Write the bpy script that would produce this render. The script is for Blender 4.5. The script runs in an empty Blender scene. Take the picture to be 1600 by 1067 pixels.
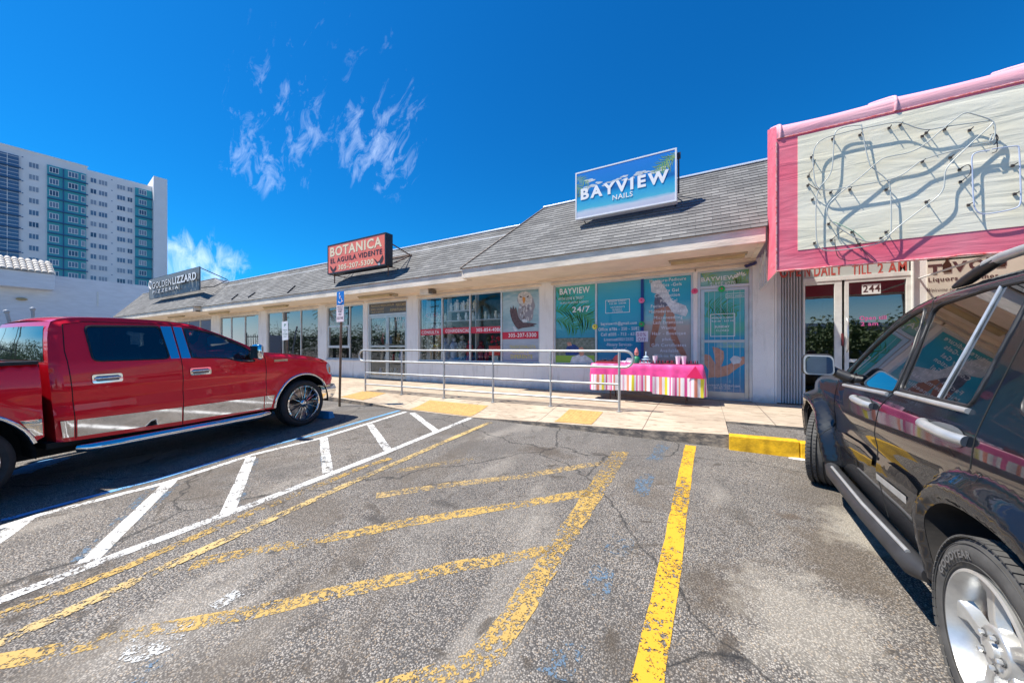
import bpy, math, random
from mathutils import Vector, Matrix, noise
from mathutils.geometry import delaunay_2d_cdt
rnd = random.Random(7)
R_ = math.radians
sc = bpy.context.scene
COL = sc.collection

# ------------------------------------------------------------------ camera, sky, sun, exposure
CAM_H = 1.56
YAW = 29.0
cam = bpy.data.cameras.new("camera"); cam_o = bpy.data.objects.new("camera", cam); COL.objects.link(cam_o)
cam.sensor_width = 36.0; cam.lens = 36.0 * 541 / 1600
cam.shift_y = 11.5 / 1600
cam.clip_start = 0.05; cam.clip_end = 2500
cam_o.location = (0, 0, CAM_H); cam_o.rotation_euler = (R_(90), 0, R_(YAW))
sc.camera = cam_o

SUN_L = Vector((0.47, 0.27, -1.0)).normalized()
sun_el = math.asin(-SUN_L.z); sun_rot = math.atan2(-SUN_L.x, -SUN_L.y)
world = bpy.data.worlds.new("World"); sc.world = world; world.use_nodes = True
def build_world():
    nt = world.node_tree; N = nt.nodes; L = nt.links
    bg = N['Background']; bg.inputs['Strength'].default_value = 0.15
    sky = N.new('ShaderNodeTexSky'); sky.sky_type = 'NISHITA'; sky.sun_disc = False
    sky.sun_elevation = sun_el; sky.sun_rotation = sun_rot
    sky.air_density = 1.0; sky.dust_density = 0.25; sky.ozone_density = 3.0; sky.altitude = 0
    hs = N.new('ShaderNodeHueSaturation'); hs.inputs['Saturation'].default_value = SKY_SAT; hs.inputs['Value'].default_value = 1.0
    L.new(sky.outputs[0], hs.inputs['Color'])
    tint = N.new('ShaderNodeMix'); tint.data_type = 'RGBA'; tint.blend_type = 'MULTIPLY'; tint.inputs[0].default_value = 1
    L.new(hs.outputs[0], tint.inputs[6])
    g0 = N.new('ShaderNodeNewGeometry'); sz = N.new('ShaderNodeSeparateXYZ'); L.new(g0.outputs['Incoming'], sz.inputs[0])
    el = N.new('ShaderNodeMapRange'); el.interpolation_type = 'SMOOTHSTEP'; el.inputs[1].default_value = 0; el.inputs[2].default_value = -.15; L.new(sz.outputs['Z'], el.inputs[0])
    tint.inputs[7].default_value = (*SKY_TINT, 1)
    low = N.new('ShaderNodeMix'); low.data_type = 'RGBA'; L.new(el.outputs[0], low.inputs[0]); low.inputs[6].default_value = (*SKY_LOW, 1); L.new(tint.outputs[2], low.inputs[7])
    # thin wind-blown cirrus, placed by direction in the sky
    geo = N.new('ShaderNodeNewGeometry'); vm = N.new('ShaderNodeVectorMath'); vm.operation = 'SCALE'; vm.inputs['Scale'].default_value = -1
    L.new(geo.outputs['Incoming'], vm.inputs[0])
    mp = N.new('ShaderNodeMapping'); mp.inputs['Rotation'].default_value = (0.2, 0.55, 0.5); mp.inputs['Scale'].default_value = (2.0, 11.0, 5.0)
    L.new(vm.outputs[0], mp.inputs[0])
    nz = N.new('ShaderNodeTexNoise'); nz.inputs['Scale'].default_value = 3.6; nz.inputs['Detail'].default_value = 9; nz.inputs['Roughness'].default_value = 0.66; nz.inputs['Distortion'].default_value = 0.6
    L.new(mp.outputs[0], nz.inputs['Vector'])
    rp = N.new('ShaderNodeMapRange'); rp.inputs[1].default_value = 0.44; rp.inputs[2].default_value = 0.95; L.new(nz.outputs['Fac'], rp.inputs[0])
    total = None
    for (px, py, wid, amp) in CLOUDS:
        r = (px - 800) / 541; u = (545 - py) / 541
        c = math.cos(R_(YAW)); s = math.sin(R_(YAW))
        d = Vector((-s + r * c, c + r * s, u)).normalized()
        dp = N.new('ShaderNodeVectorMath'); dp.operation = 'DOT_PRODUCT'; L.new(vm.outputs[0], dp.inputs[0]); dp.inputs[1].default_value = d
        mr = N.new('ShaderNodeMapRange'); mr.interpolation_type = 'SMOOTHERSTEP'
        mr.inputs[1].default_value = math.cos(wid * 1.25); mr.inputs[2].default_value = 1.0; mr.inputs[3].default_value = 0; mr.inputs[4].default_value = amp
        L.new(dp.outputs['Value'], mr.inputs[0])
        if total is None: total = mr.outputs[0]
        else:
            ad = N.new('ShaderNodeMath'); ad.operation = 'MAXIMUM'; L.new(total, ad.inputs[0]); L.new(mr.outputs[0], ad.inputs[1]); total = ad.outputs[0]
    m0 = N.new('ShaderNodeMath'); m0.operation = 'MULTIPLY_ADD'; L.new(total, m0.inputs[0]); m0.inputs[1].default_value = .30; L.new(nz.outputs['Fac'], m0.inputs[2])
    m1 = N.new('ShaderNodeMapRange'); m1.inputs[1].default_value = .68; m1.inputs[2].default_value = 1.12; m1.inputs[3].default_value = 0; m1.inputs[4].default_value = 1; L.new(m0.outputs[0], m1.inputs[0])
    m2 = N.new('ShaderNodeMath'); m2.operation = 'MULTIPLY'; L.new(m1.outputs[0], m2.inputs[0]); L.new(total, m2.inputs[1])
    mu = N.new('ShaderNodeMath'); mu.operation = 'MULTIPLY'; mu.use_clamp = True; L.new(m2.outputs[0], mu.inputs[0]); mu.inputs[1].default_value = .62
    mx = N.new('ShaderNodeMix'); mx.data_type = 'RGBA'; L.new(mu.outputs[0], mx.inputs[0]); L.new(low.outputs[2], mx.inputs[6]); mx.inputs[7].default_value = (4.2, 4.6, 5.2, 1)
    L.new(mx.outputs[2], bg.inputs['Color'])
SKY_SAT = 1.25
SKY_TINT = (0.03, 0.305, 0.435)
SKY_LOW = (2.9, 3.3, 3.6)      # pale band of air just over the horizon
CLOUDS = [(450, 200, 0.13, 0.62), (402, 250, 0.08, 0.7), (590, 230, 0.12, 0.75), (622, 180, 0.10, 0.55), (300, 422, 0.09, 1.0), (345, 430, 0.07, 0.9), (270, 412, 0.08, 0.8), (540, 120, .2, .30)]
build_world()
sun = bpy.data.lights.new("sun", 'SUN'); sun.energy = 3.05; sun.angle = R_(0.53); sun.color = (1.0, 0.945, 0.85)
sun_o = bpy.data.objects.new("sun", sun); COL.objects.link(sun_o); sun_o.location = (-20, -12, 40)
sun_o.rotation_euler = SUN_L.to_track_quat('-Z', 'Y').to_euler()
sc.view_settings.view_transform = 'Standard'; sc.view_settings.look = 'None'; sc.view_settings.gamma = 1
sc.view_settings.exposure = 1.33
sc.cycles.max_bounces = 6; sc.cycles.transparent_max_bounces = 10; sc.cycles.use_denoising = True

# ------------------------------------------------------------------ where a point of a known plane lies
_c, _s = math.cos(R_(YAW)), math.sin(R_(YAW))
def ray(x, y):
    r = (x - 800) / 541; return (-_s + r * _c, _c + r * _s, (545 - y) / 541)
def W(x, y, Y):                       # facade-parallel plane -> (X, z)
    d = ray(x, y); t = Y / d[1]; return d[0] * t, CAM_H + d[2] * t
def lot(x, y):                        # the sloping lot -> (X, Y)
    d = ray(x, y); t = -CAM_H / (d[2] - .035 * d[1]); return d[0] * t, d[1] * t
def lot_z(Y): return .035 * max(-14, min(5.8, Y))

# ------------------------------------------------------------------ materials
MATS = {}
def mat(name, col, rough=0.6, metal=0.0, var=0.0, vscale=3.0, bump=0.0, bscale=40.0, coat=0.0, emit=0.0, spec=0.5, col2=None, vdet=6, stretch=None):
    if name in MATS: return MATS[name]
    m = bpy.data.materials.new(name); m.use_nodes = True; N = m.node_tree.nodes; L = m.node_tree.links
    b = N['Principled BSDF']; b.inputs['Base Color'].default_value = (*col, 1); b.inputs['Roughness'].default_value = rough
    b.inputs['Metallic'].default_value = metal; b.inputs['Coat Weight'].default_value = coat; b.inputs['Coat Roughness'].default_value = 0.02
    b.inputs['Specular IOR Level'].default_value = spec
    tc = N.new('ShaderNodeTexCoord'); src = tc.outputs['Object']
    if stretch:
        mp = N.new('ShaderNodeMapping'); mp.inputs['Scale'].default_value = stretch; L.new(src, mp.inputs[0]); src = mp.outputs[0]
    if var > 0 or col2:
        nz = N.new('ShaderNodeTexNoise'); nz.inputs['Scale'].default_value = vscale; nz.inputs['Detail'].default_value = vdet; nz.inputs['Roughness'].default_value = .6
        L.new(src, nz.inputs['Vector'])
        mr = N.new('ShaderNodeMapRange'); mr.inputs[1].default_value = .3; mr.inputs[2].default_value = .7; L.new(nz.outputs['Fac'], mr.inputs[0])
        mx = N.new('ShaderNodeMix'); mx.data_type = 'RGBA'; L.new(mr.outputs[0], mx.inputs[0])
        c2 = col2 or tuple(max(0, c * (1 - var)) for c in col); c1 = col if col2 else tuple(min(1, c * (1 + var * .6)) for c in col)
        mx.inputs[6].default_value = (*c2, 1); mx.inputs[7].default_value = (*c1, 1); L.new(mx.outputs[2], b.inputs['Base Color'])
    if bump > 0:
        nb = N.new('ShaderNodeTexNoise'); nb.inputs['Scale'].default_value = bscale; nb.inputs['Detail'].default_value = 5; L.new(src, nb.inputs['Vector'])
        bp = N.new('ShaderNodeBump'); bp.inputs['Strength'].default_value = bump; bp.inputs['Distance'].default_value = .01; L.new(nb.outputs['Fac'], bp.inputs['Height']); L.new(bp.outputs[0], b.inputs['Normal'])
    if emit > 0:
        b.inputs['Emission Color'].default_value = (*col, 1); b.inputs['Emission Strength'].default_value = emit
    MATS[name] = m; return m
def node_mat(name):
    m = bpy.data.materials.new(name); m.use_nodes = True; MATS[name] = m
    return m, m.node_tree.nodes, m.node_tree.links, m.node_tree.nodes['Principled BSDF']
def glass(name, tint, refl=1.4, base=0.05):
    if name in MATS: return MATS[name]
    m = bpy.data.materials.new(name); m.use_nodes = True; N = m.node_tree.nodes; L = m.node_tree.links; N.remove(N['Principled BSDF'])
    out = N['Material Output']; tr = N.new('ShaderNodeBsdfTransparent'); tr.inputs[0].default_value = (*tint, 1)
    gl = N.new('ShaderNodeBsdfGlossy'); gl.inputs['Roughness'].default_value = 0.015
    tc = N.new('ShaderNodeTexCoord'); nz = N.new('ShaderNodeTexNoise'); nz.inputs['Scale'].default_value = 1.1; nz.inputs['Detail'].default_value = 1; L.new(tc.outputs['Object'], nz.inputs['Vector'])
    bp = N.new('ShaderNodeBump'); bp.inputs['Strength'].default_value = .10; bp.inputs['Distance'].default_value = .02; L.new(nz.outputs['Fac'], bp.inputs['Height']); L.new(bp.outputs[0], gl.inputs['Normal'])
    fr = N.new('ShaderNodeFresnel'); fr.inputs['IOR'].default_value = 1.52
    ma = N.new('ShaderNodeMath'); ma.operation = 'MULTIPLY_ADD'; ma.use_clamp = True; ma.inputs[1].default_value = refl; ma.inputs[2].default_value = base; L.new(fr.outputs[0], ma.inputs[0])
    mx = N.new('ShaderNodeMixShader'); L.new(ma.outputs[0], mx.inputs[0]); L.new(tr.outputs[0], mx.inputs[1]); L.new(gl.outputs[0], mx.inputs[2]); L.new(mx.outputs[0], out.inputs[0])
    MATS[name] = m; return m

# ------------------------------------------------------------------ objects, parts
FRAMES = {}
def thing(name, label, cat, loc=(0, 0, 0), rotz=0.0, group=None, kind=None):
    o = bpy.data.objects.new(name, None); COL.objects.link(o); o.location = loc; o.rotation_euler = (0, 0, rotz)
    o.empty_display_size = .1
    o['label'] = label; o['category'] = cat
    if group: o['group'] = group
    if kind: o['kind'] = kind
    FRAMES[o.name] = (Matrix.Translation(loc) @ Matrix.Rotation(rotz, 4, 'Z')).inverted()
    return o
def tag(o, label, cat, group=None, kind=None):
    o['label'] = label; o['category'] = cat
    if group: o['group'] = group
    if kind: o['kind'] = kind
    return o
def struct(o): o['kind'] = 'structure'; return o

class MB:
    def __init__(s): s.v = []; s.f = []; s.m = []
    def add(s, vs, fs, m=0):
        b = len(s.v); s.v += [tuple(p) for p in vs]; s.f += [tuple(b + i for i in f) for f in fs]; s.m += [m] * len(fs); return s
    def box(s, x0, x1, y0, y1, z0, z1, m=0):
        if x1 < x0: x0, x1 = x1, x0
        if y1 < y0: y0, y1 = y1, y0
        if z1 < z0: z0, z1 = z1, z0
        return s.add([(x0, y0, z0), (x1, y0, z0), (x1, y1, z0), (x0, y1, z0), (x0, y0, z1), (x1, y0, z1), (x1, y1, z1), (x0, y1, z1)],
              [(0, 3, 2, 1), (4, 5, 6, 7), (0, 1, 5, 4), (1, 2, 6, 5), (2, 3, 7, 6), (3, 0, 4, 7)], m)
    def obox(s, c, ax, ay, az, m=0):      # oriented box from centre and half axes
        c = Vector(c); ax = Vector(ax); ay = Vector(ay); az = Vector(az)
        P = [c + i * ax + j * ay + k * az for k in (-1, 1) for j in (-1, 1) for i in (-1, 1)]
        return s.add(P, [(0, 2, 3, 1), (4, 5, 7, 6), (0, 1, 5, 4), (1, 3, 7, 5), (3, 2, 6, 7), (2, 0, 4, 6)], m)
    def quad(s, a, b, c, d, m=0): return s.add([a, b, c, d], [(0, 1, 2, 3)], m)
    def prism(s, pts, n, m=0):           # polygon pts extruded by vector n
        k = len(pts); n = Vector(n); P = [Vector(p) for p in pts]
        return s.add(P + [p + n for p in P], [tuple(range(k))[::-1], tuple(range(k, 2 * k))] + [(i, (i + 1) % k, k + (i + 1) % k, k + i) for i in range(k)], m)
    def tube(s, pts, r, seg=8, closed=False, m=0, cap=True):
        P = [Vector(p) for p in pts]; n = len(P); rr = r if isinstance(r, (list, tuple)) else [r] * n
        vs = []; up = None
        for i, p in enumerate(P):
            a = P[(i - 1) % n] if (i > 0 or closed) else P[0]; b = P[(i + 1) % n] if (i < n - 1 or closed) else P[-1]
            t = (b - a)
            if t.length < 1e-9: t = Vector((0, 0, 1))
            t.normalize()
            if up is None: up = t.orthogonal().normalized()
            up = (up - t * up.dot(t));
            if up.length < 1e-6: up = t.orthogonal()
            up.normalize(); w = t.cross(up)
            for k in range(seg):
                a_ = 2 * math.pi * k / seg; vs.append(p + (up * math.cos(a_) + w * math.sin(a_)) * rr[i])
        fs = []
        for i in range(n if closed else n - 1):
            j = (i + 1) % n
            for k in range(seg):
                k2 = (k + 1) % seg; fs.append((i * seg + k, i * seg + k2, j * seg + k2, j * seg + k))
        if cap and not closed: fs += [tuple(range(seg))[::-1], tuple(range((n - 1) * seg, n * seg))]
        return s.add(vs, fs, m)
    def lathe(s, prof, seg=24, M=None, m=0, closed=False, cap=True):  # prof: (radius, axial) about local Z, M places it
        vs = []; M = M or Matrix.Identity(4); n = len(prof)
        for k in range(seg):
            a = 2 * math.pi * k / seg
            for (r, z) in prof: vs.append(M @ Vector((r * math.cos(a), r * math.sin(a), z)))
        fs = []
        for k in range(seg):
            k2 = (k + 1) % seg
            for i in range(n - 1 if not closed else n):
                j = (i + 1) % n; fs.append((k * n + i, k2 * n + i, k2 * n + j, k * n + j))
        if not closed and cap:
            if prof[0][0] > 1e-6: fs.append(tuple(k * n for k in range(seg))[::-1])
            if prof[-1][0] > 1e-6: fs.append(tuple(k * n + n - 1 for k in range(seg)))
        return s.add(vs, fs, m)
    def ball(s, c, r, seg=10, m=0, sx=1, sy=1, sz=1):
        c = Vector(c); pr = [(max(1e-4, math.sin(math.pi * i / (seg // 2)) * r), -math.cos(math.pi * i / (seg // 2)) * r) for i in range(seg // 2 + 1)]
        return s.lathe(pr, seg, Matrix.Translation(c) @ Matrix.Diagonal((sx, sy, sz, 1)), m)
    def build(s, name, mats, parent=None, local=False, smooth=None, bevel=0, uv=None):
        me = bpy.data.meshes.new(name); V = s.v
        if parent is not None and not local:
            p = parent
            while p.parent: p = p.parent
            Mi = FRAMES.get(p.name)
            if Mi is not None: V = [tuple(Mi @ Vector(v)) for v in V]
        me.from_pydata(V, [], s.f)
        ml = mats if isinstance(mats, (list, tuple)) else [mats]
        for m in ml: me.materials.append(m)
        if len(ml) > 1: me.polygons.foreach_set('material_index', s.m)
        me.validate()
        if smooth is not None:
            me.polygons.foreach_set('use_smooth', [True] * len(me.polygons)); me.update()
            try: me.set_sharp_from_angle(angle=R_(smooth))
            except Exception: pass
        me.update()
        o = bpy.data.objects.new(name, me); COL.objects.link(o)
        if parent is not None: o.parent = parent
        if bevel:
            b = o.modifiers.new('bevel', 'BEVEL'); b.width = bevel; b.segments = 2; b.limit_method = 'ANGLE'; b.angle_limit = R_(40)
        return o

# lettering: text curves turned into mesh, facing -Y, fitted to a box
_tc = {}
def text_verts(body, bold=0.0, shear=0.0, sp=1.12):
    key = (body, bold, shear, sp)
    if key in _tc: return _tc[key]
    cu = bpy.data.curves.new('t', 'FONT'); cu.body = body; cu.size = 1; cu.offset = bold; cu.shear = shear; cu.resolution_u = 3; cu.align_x = 'LEFT'; cu.space_character = sp
    ob = bpy.data.objects.new('t', cu); COL.objects.link(ob)
    bpy.context.view_layer.update()
    me = bpy.data.meshes.new_from_object(ob.evaluated_get(bpy.context.evaluated_depsgraph_get()))
    vs = [tuple(v.co) for v in me.vertices]; fs = [tuple(p.vertices) for p in me.polygons]
    bpy.data.objects.remove(ob); bpy.data.curves.remove(cu); bpy.data.meshes.remove(me)
    _tc[key] = (vs, fs); return vs, fs
def put_text(mb, body, X0, X1, z0, h, Y, bold=0.0, shear=0.0, sp=1.12, thick=0.002, m=0, ms=None):
    vs, fs = text_verts(body, bold * .45, shear, sp)
    if not vs: return
    xs = [v[0] for v in vs]; mn, mx = min(xs), max(xs)
    caps = .70
    sx = (X1 - X0) / max(1e-6, mx - mn); sz = h / caps
    P = [(X0 + (v[0] - mn) * sx, Y, z0 + v[1] * sz) for v in vs]
    mb.add(P, fs, m)
    if thick > .0021:      # give raised letters sides
        n = len(P); Pb = [(p[0], p[1] + thick, p[2]) for p in P]
        cnt = {}
        for f in fs:
            for a, b in zip(f, f[1:] + f[:1]): cnt[(a, b)] = 1
        sides = [(a, b) for (a, b) in cnt if (b, a) not in cnt]
        mb.add(P + Pb, [(a, b, b + n, a + n)[::-1] for a, b in sides], m if ms is None else ms)
def T(mb, body, Y, xl, yl, xr, hp, bold=0.0, shear=0.0, thick=0.002, m=0, ms=None, sp=1.12):
    X0, z0 = W(xl, yl, Y); X1 = W(xr, yl, Y)[0]; z1 = W(xl, yl - hp, Y)[1]
    put_text(mb, body, X0, X1, z0, z1 - z0, Y, bold, shear, sp, thick, m, ms)
# ------------------------------------------------------------------ ground
def asphalt_mat():
    m, N, L, b = node_mat('asphalt')
    tc = N.new('ShaderNodeTexCoord'); o = tc.outputs['Object']
    def noi(scale, det=4, rough=.55, dist=0, st=None):
        n = N.new('ShaderNodeTexNoise'); n.inputs['Scale'].default_value = scale; n.inputs['Detail'].default_value = det; n.inputs['Roughness'].default_value = rough; n.inputs['Distortion'].default_value = dist
        if st:
            mp = N.new('ShaderNodeMapping'); mp.inputs['Scale'].default_value = st; L.new(o, mp.inputs[0]); L.new(mp.outputs[0], n.inputs['Vector'])
        else: L.new(o, n.inputs['Vector'])
        return n.outputs['Fac']
    def mr(x, a, b_, c=0, d=1):
        k = N.new('ShaderNodeMapRange'); k.inputs[1].default_value = a; k.inputs[2].default_value = b_; k.inputs[3].default_value = c; k.inputs[4].default_value = d; L.new(x, k.inputs[0]); return k.outputs[0]
    def mx(f, A, B, blend='MIX'):
        k = N.new('ShaderNodeMix'); k.data_type = 'RGBA'; k.blend_type = blend
        if isinstance(f, float): k.inputs[0].default_value = f
        else: L.new(f, k.inputs[0])
        for i, c in ((6, A), (7, B)):
            if isinstance(c, tuple): k.inputs[i].default_value = (*c, 1)
            else: L.new(c, k.inputs[i])
        return k.outputs[2]
    vo = N.new('ShaderNodeTexVoronoi'); vo.inputs['Scale'].default_value = 110; L.new(o, vo.inputs['Vector'])
    vo2 = N.new('ShaderNodeTexVoronoi'); vo2.inputs['Scale'].default_value = 42; L.new(o, vo2.inputs['Vector'])
    sp = N.new('ShaderNodeSeparateColor'); L.new(vo.outputs['Color'], sp.inputs[0])
    stone = mx(mr(sp.outputs[0], .1, .95), (.15, .138, .125), (.53, .48, .42))
    stone = mx(mr(sp.outputs[1], .78, .95), stone, (.42, .32, .22))
    gap = mr(vo.outputs['Distance'], .35, .62)
    c = mx(gap, stone, (.07, .064, .06))
    worn = mr(noi(.55, 5, .6, .6), .36, .64)            # broad worn and tarred areas
    c = mx(worn, mx(.45, c, (.085, .078, .072)), c)
    c = mx(mr(noi(1.7, 6, .65, 1.0), .60, .74, 0, .8), c, (.07, .054, .038))   # stains
    c = mx(mr(noi(.9, 5, .6, .3, (1, .35, 1)), .56, .66, 0, .32), c, (.50, .45, .38))   # dusty pale patches
    c = mx(mr(noi(7, 3, .5), .70, .78, 0, .75), c, (.03, .03, .03))             # oil spots
    c = mx(mr(noi(2.4, 5, .62, 1.6), .60, .67, 0, .7), c, (.06, .048, .036))
    c = mx(mr(noi(.42, 7, .66, 1.2, (1, .7, 1)), .53, .60, 0, .5), c, (.11, .088, .066))     # brown grime fields
    c = mx(mr(noi(2.0, 7, .7, .2, (1, .12, 1)), .60, .70, 0, .4), c, (.05, .048, .045))   # tyre rubber along the bays
    # shade painted into the asphalt, darker left of the old bays, along the kerb
    sx = N.new('ShaderNodeSeparateXYZ'); L.new(o, sx.inputs[0])
    wob = N.new('ShaderNodeMath'); wob.operation = 'MULTIPLY_ADD'; L.new(noi(1.3, 5, .6), wob.inputs[0]); wob.inputs[1].default_value = 1.6; L.new(sx.outputs['Y'], wob.inputs[2])
    band = mr(wob.outputs[0], 4.75, 6.1)
    xr = mr(sx.outputs['X'], .6, -.9)
    k = N.new('ShaderNodeMath'); k.operation = 'MULTIPLY'; L.new(band, k.inputs[0]); L.new(xr, k.inputs[1])
    k2 = N.new('ShaderNodeMath'); k2.operation = 'MULTIPLY'; L.new(k.outputs[0], k2.inputs[0]); k2.inputs[1].default_value = .32
    c = mx(k2.outputs[0], c, (.13, .125, .12))
    # drips and grime where cars have stood: (photo-plan point, radius, stretch, colour, strength)
    for (qx, qy, rad, sy, colr, amt) in ((850, 705, .42, 2.2, (.07, .052, .036), .85), (932, 709, .13, 1.6, (.05, .042, .035), .8), (1150, 800, .10, 1, (.06, .05, .04), .5), (1232, 806, .11, 1.3, (.085, .06, .04), .9), (1330, 880, .34, .6, (.10, .075, .05), .75), (1290, 770, .45, .7, (.10, .08, .06), .6),
            (1110, 915, .22, .8, (.085, .065, .045), .8), (1146, 1032, .07, 1, (.02, .02, .022), .9), (588, 813, .16, 2.2, (.045, .04, .036), .85), (696, 787, .16, 2.4, (.045, .04, .036), .8), (558, 880, .10, 1.5, (.06, .05, .04), .7), (492, 968, .10, 1.5, (.06, .05, .042), .6), (430, 742, .20, 2.0, (.07, .065, .06), .6), (1250, 960, .40, .8, (.50, .45, .37), .45), (1350, 830, .30, .7, (.52, .47, .38), .5), (760, 700, .8, 1.8, (.11, .10, .09), .6), (1000, 1040, .2, .6, (.08, .065, .05), .5)):
        X_, Y_ = lot(qx, qy)
        sb = N.new('ShaderNodeVectorMath'); sb.operation = 'SUBTRACT'; L.new(o, sb.inputs[0]); sb.inputs[1].default_value = (X_, Y_, lot_z(Y_))
        ml = N.new('ShaderNodeVectorMath'); ml.operation = 'MULTIPLY'; L.new(sb.outputs[0], ml.inputs[0]); ml.inputs[1].default_value = (1 / rad, sy / rad, 0)
        wn = N.new('ShaderNodeTexNoise'); wn.inputs['Scale'].default_value = 2.6 / rad ** .6; wn.inputs['Detail'].default_value = 7; wn.inputs['Roughness'].default_value = .68; L.new(o, wn.inputs['Vector'])
        ln = N.new('ShaderNodeVectorMath'); ln.operation = 'LENGTH'; L.new(ml.outputs[0], ln.inputs[0])
        aa = N.new('ShaderNodeMath'); aa.operation = 'MULTIPLY_ADD'; L.new(wn.outputs['Fac'], aa.inputs[0]); aa.inputs[1].default_value = 2.6; L.new(ln.outputs['Value'], aa.inputs[2])
        st_ = mr(aa.outputs[0], 2.35, 1.75, 0, amt)
        c = mx(st_, c, mx(.75, c, colr))
    # hairline cracks
    ve = N.new('ShaderNodeTexVoronoi'); ve.feature = 'DISTANCE_TO_EDGE'; ve.inputs['Scale'].default_value = .33
    ad = N.new('ShaderNodeVectorMath'); ad.operation = 'MULTIPLY_ADD'
    nzc = N.new('ShaderNodeTexNoise'); nzc.inputs['Scale'].default_value = 2.2; nzc.inputs['Detail'].default_value = 5; L.new(o, nzc.inputs['Vector'])
    L.new(nzc.outputs['Color'], ad.inputs[0]); ad.inputs[1].default_value = (.5, .5, 0); L.new(o, ad.inputs[2]); L.new(ad.outputs[0], ve.inputs['Vector'])
    c = mx(mr(ve.outputs['Distance'], .006, .0, 0, .85), c, (.02, .02, .02))
    L.new(c, b.inputs['Base Color']); b.inputs['Roughness'].default_value = .88
    bp = N.new('ShaderNodeBump'); bp.inputs['Strength'].default_value = .75; bp.inputs['Distance'].default_value = .006
    hv = N.new('ShaderNodeMath'); hv.operation = 'MULTIPLY'; L.new(vo.outputs['Distance'], hv.inputs[0]); hv.inputs[1].default_value = -1
    hh = N.new('ShaderNodeMath'); hh.operation = 'ADD'; L.new(hv.outputs[0], hh.inputs[0]); L.new(noi(28, 3), hh.inputs[1])
    L.new(hh.outputs[0], bp.inputs['Height']); L.new(bp.outputs[0], b.inputs['Normal'])
    return m
ASPH = asphalt_mat()
g = MB(); ys = [-900, -14, 5.8, 9.2, 900]
for a, b in zip(ys, ys[1:]):
    g.quad((-900, a, lot_z(a)), (900, a, lot_z(a)), (900, b, lot_z(b)), (-900, b, lot_z(b)))
struct(g.build('ground', ASPH))

def paint_mat(name, col, wear, scale=55.0, patch=3.0, col2=None):
    m = bpy.data.materials.new(name); m.use_nodes = True; N = m.node_tree.nodes; L = m.node_tree.links; b = N['Principled BSDF']; MATS[name] = m
    b.inputs['Roughness'].default_value = .7
    tc = N.new('ShaderNodeTexCoord')
    n1 = N.new('ShaderNodeTexVoronoi'); n1.inputs['Scale'].default_value = 110; L.new(tc.outputs['Object'], n1.inputs['Vector']); s1 = N.new('ShaderNodeSeparateColor'); L.new(n1.outputs['Color'], s1.inputs[0])
    n3 = N.new('ShaderNodeTexNoise'); n3.inputs['Scale'].default_value = scale * .3; n3.inputs['Detail'].default_value = 5; L.new(tc.outputs['Object'], n3.inputs['Vector']); a1 = N.new('ShaderNodeMath'); a1.operation = 'MULTIPLY_ADD'; L.new(s1.outputs[1], a1.inputs[0]); a1.inputs[1].default_value = .34; L.new(n3.outputs['Fac'], a1.inputs[2])
    n2 = N.new('ShaderNodeTexNoise'); n2.inputs['Scale'].default_value = patch; n2.inputs['Detail'].default_value = 4; L.new(tc.outputs['Object'], n2.inputs['Vector'])
    ma = N.new('ShaderNodeMath'); ma.operation = 'MULTIPLY_ADD'; L.new(n2.outputs['Fac'], ma.inputs[0]); ma.inputs[1].default_value = .9; L.new(a1.outputs[0], ma.inputs[2])
    rg = N.new('ShaderNodeMapRange'); t = 1.12 + (wear - .5) * .62
    rg.inputs[1].default_value = t - .05; rg.inputs[2].default_value = t + .05; L.new(ma.outputs[0], rg.inputs[0])
    c = N.new('ShaderNodeMix'); c.data_type = 'RGBA'; L.new(n2.outputs['Fac'], c.inputs[0]); c.inputs[6].default_value = (*(col2 or tuple(x * .72 for x in col)), 1); c.inputs[7].default_value = (*col, 1)
    L.new(c.outputs[2], b.inputs['Base Color']); L.new(rg.outputs[0], b.inputs['Alpha'])
    return m
P_YEL = paint_mat('fresh_yellow_paint', (.76, .42, .025), .33, 75, 2.2)
P_YEL2 = paint_mat('worn_yellow_paint', (.56, .36, .10), .55, 85, 2.0)
P_YEL3 = paint_mat('faded_yellow_paint', (.52, .36, .15), .63, 85, 1.6)
P_YEL4 = paint_mat('pale_yellow_paint', (.62, .44, .18), .42, 70)
P_WHT = paint_mat('white_paint', (.80, .79, .76), .28, 65)
P_WHT2 = paint_mat('faded_white_paint', (.6, .6, .58), .66, 60, 3)
P_BLU = paint_mat('blue_paint', (.16, .42, .72), .18, 50)
P_BLU2 = paint_mat('faded_blue_paint', (.12, .19, .27), .73, 80, 2.6)
def stripe(pts, w, m, lift=.004, name='road_marking', jit=.004):
    lift = .0008 + lift * .32
    P = [Vector(lot(*p)) for p in pts]
    Q = []
    for a, b in zip(P, P[1:]):
        n = max(1, int((b - a).length / .12))
        for i in range(n): Q.append(a.lerp(b, i / n))
    Q.append(P[-1]); Lf = []; Rt = []
    for i, p in enumerate(Q):
        t = (Q[min(i + 1, len(Q) - 1)] - Q[max(i - 1, 0)]).normalized(); n = Vector((-t.y, t.x))
        a = p + n * (w / 2 + rnd.uniform(-jit, jit)); b = p - n * (w / 2 + rnd.uniform(-jit, jit))
        Lf.append((a.x, a.y, lot_z(a.y) + lift)); Rt.append((b.x, b.y, lot_z(b.y) + lift))
    mb = MB(); k = len(Q)
    mb.add(Rt + Lf, [(i, i + 1, k + i + 1, k + i) for i in range(k - 1)])
    return struct(mb.build(name, m))
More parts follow.
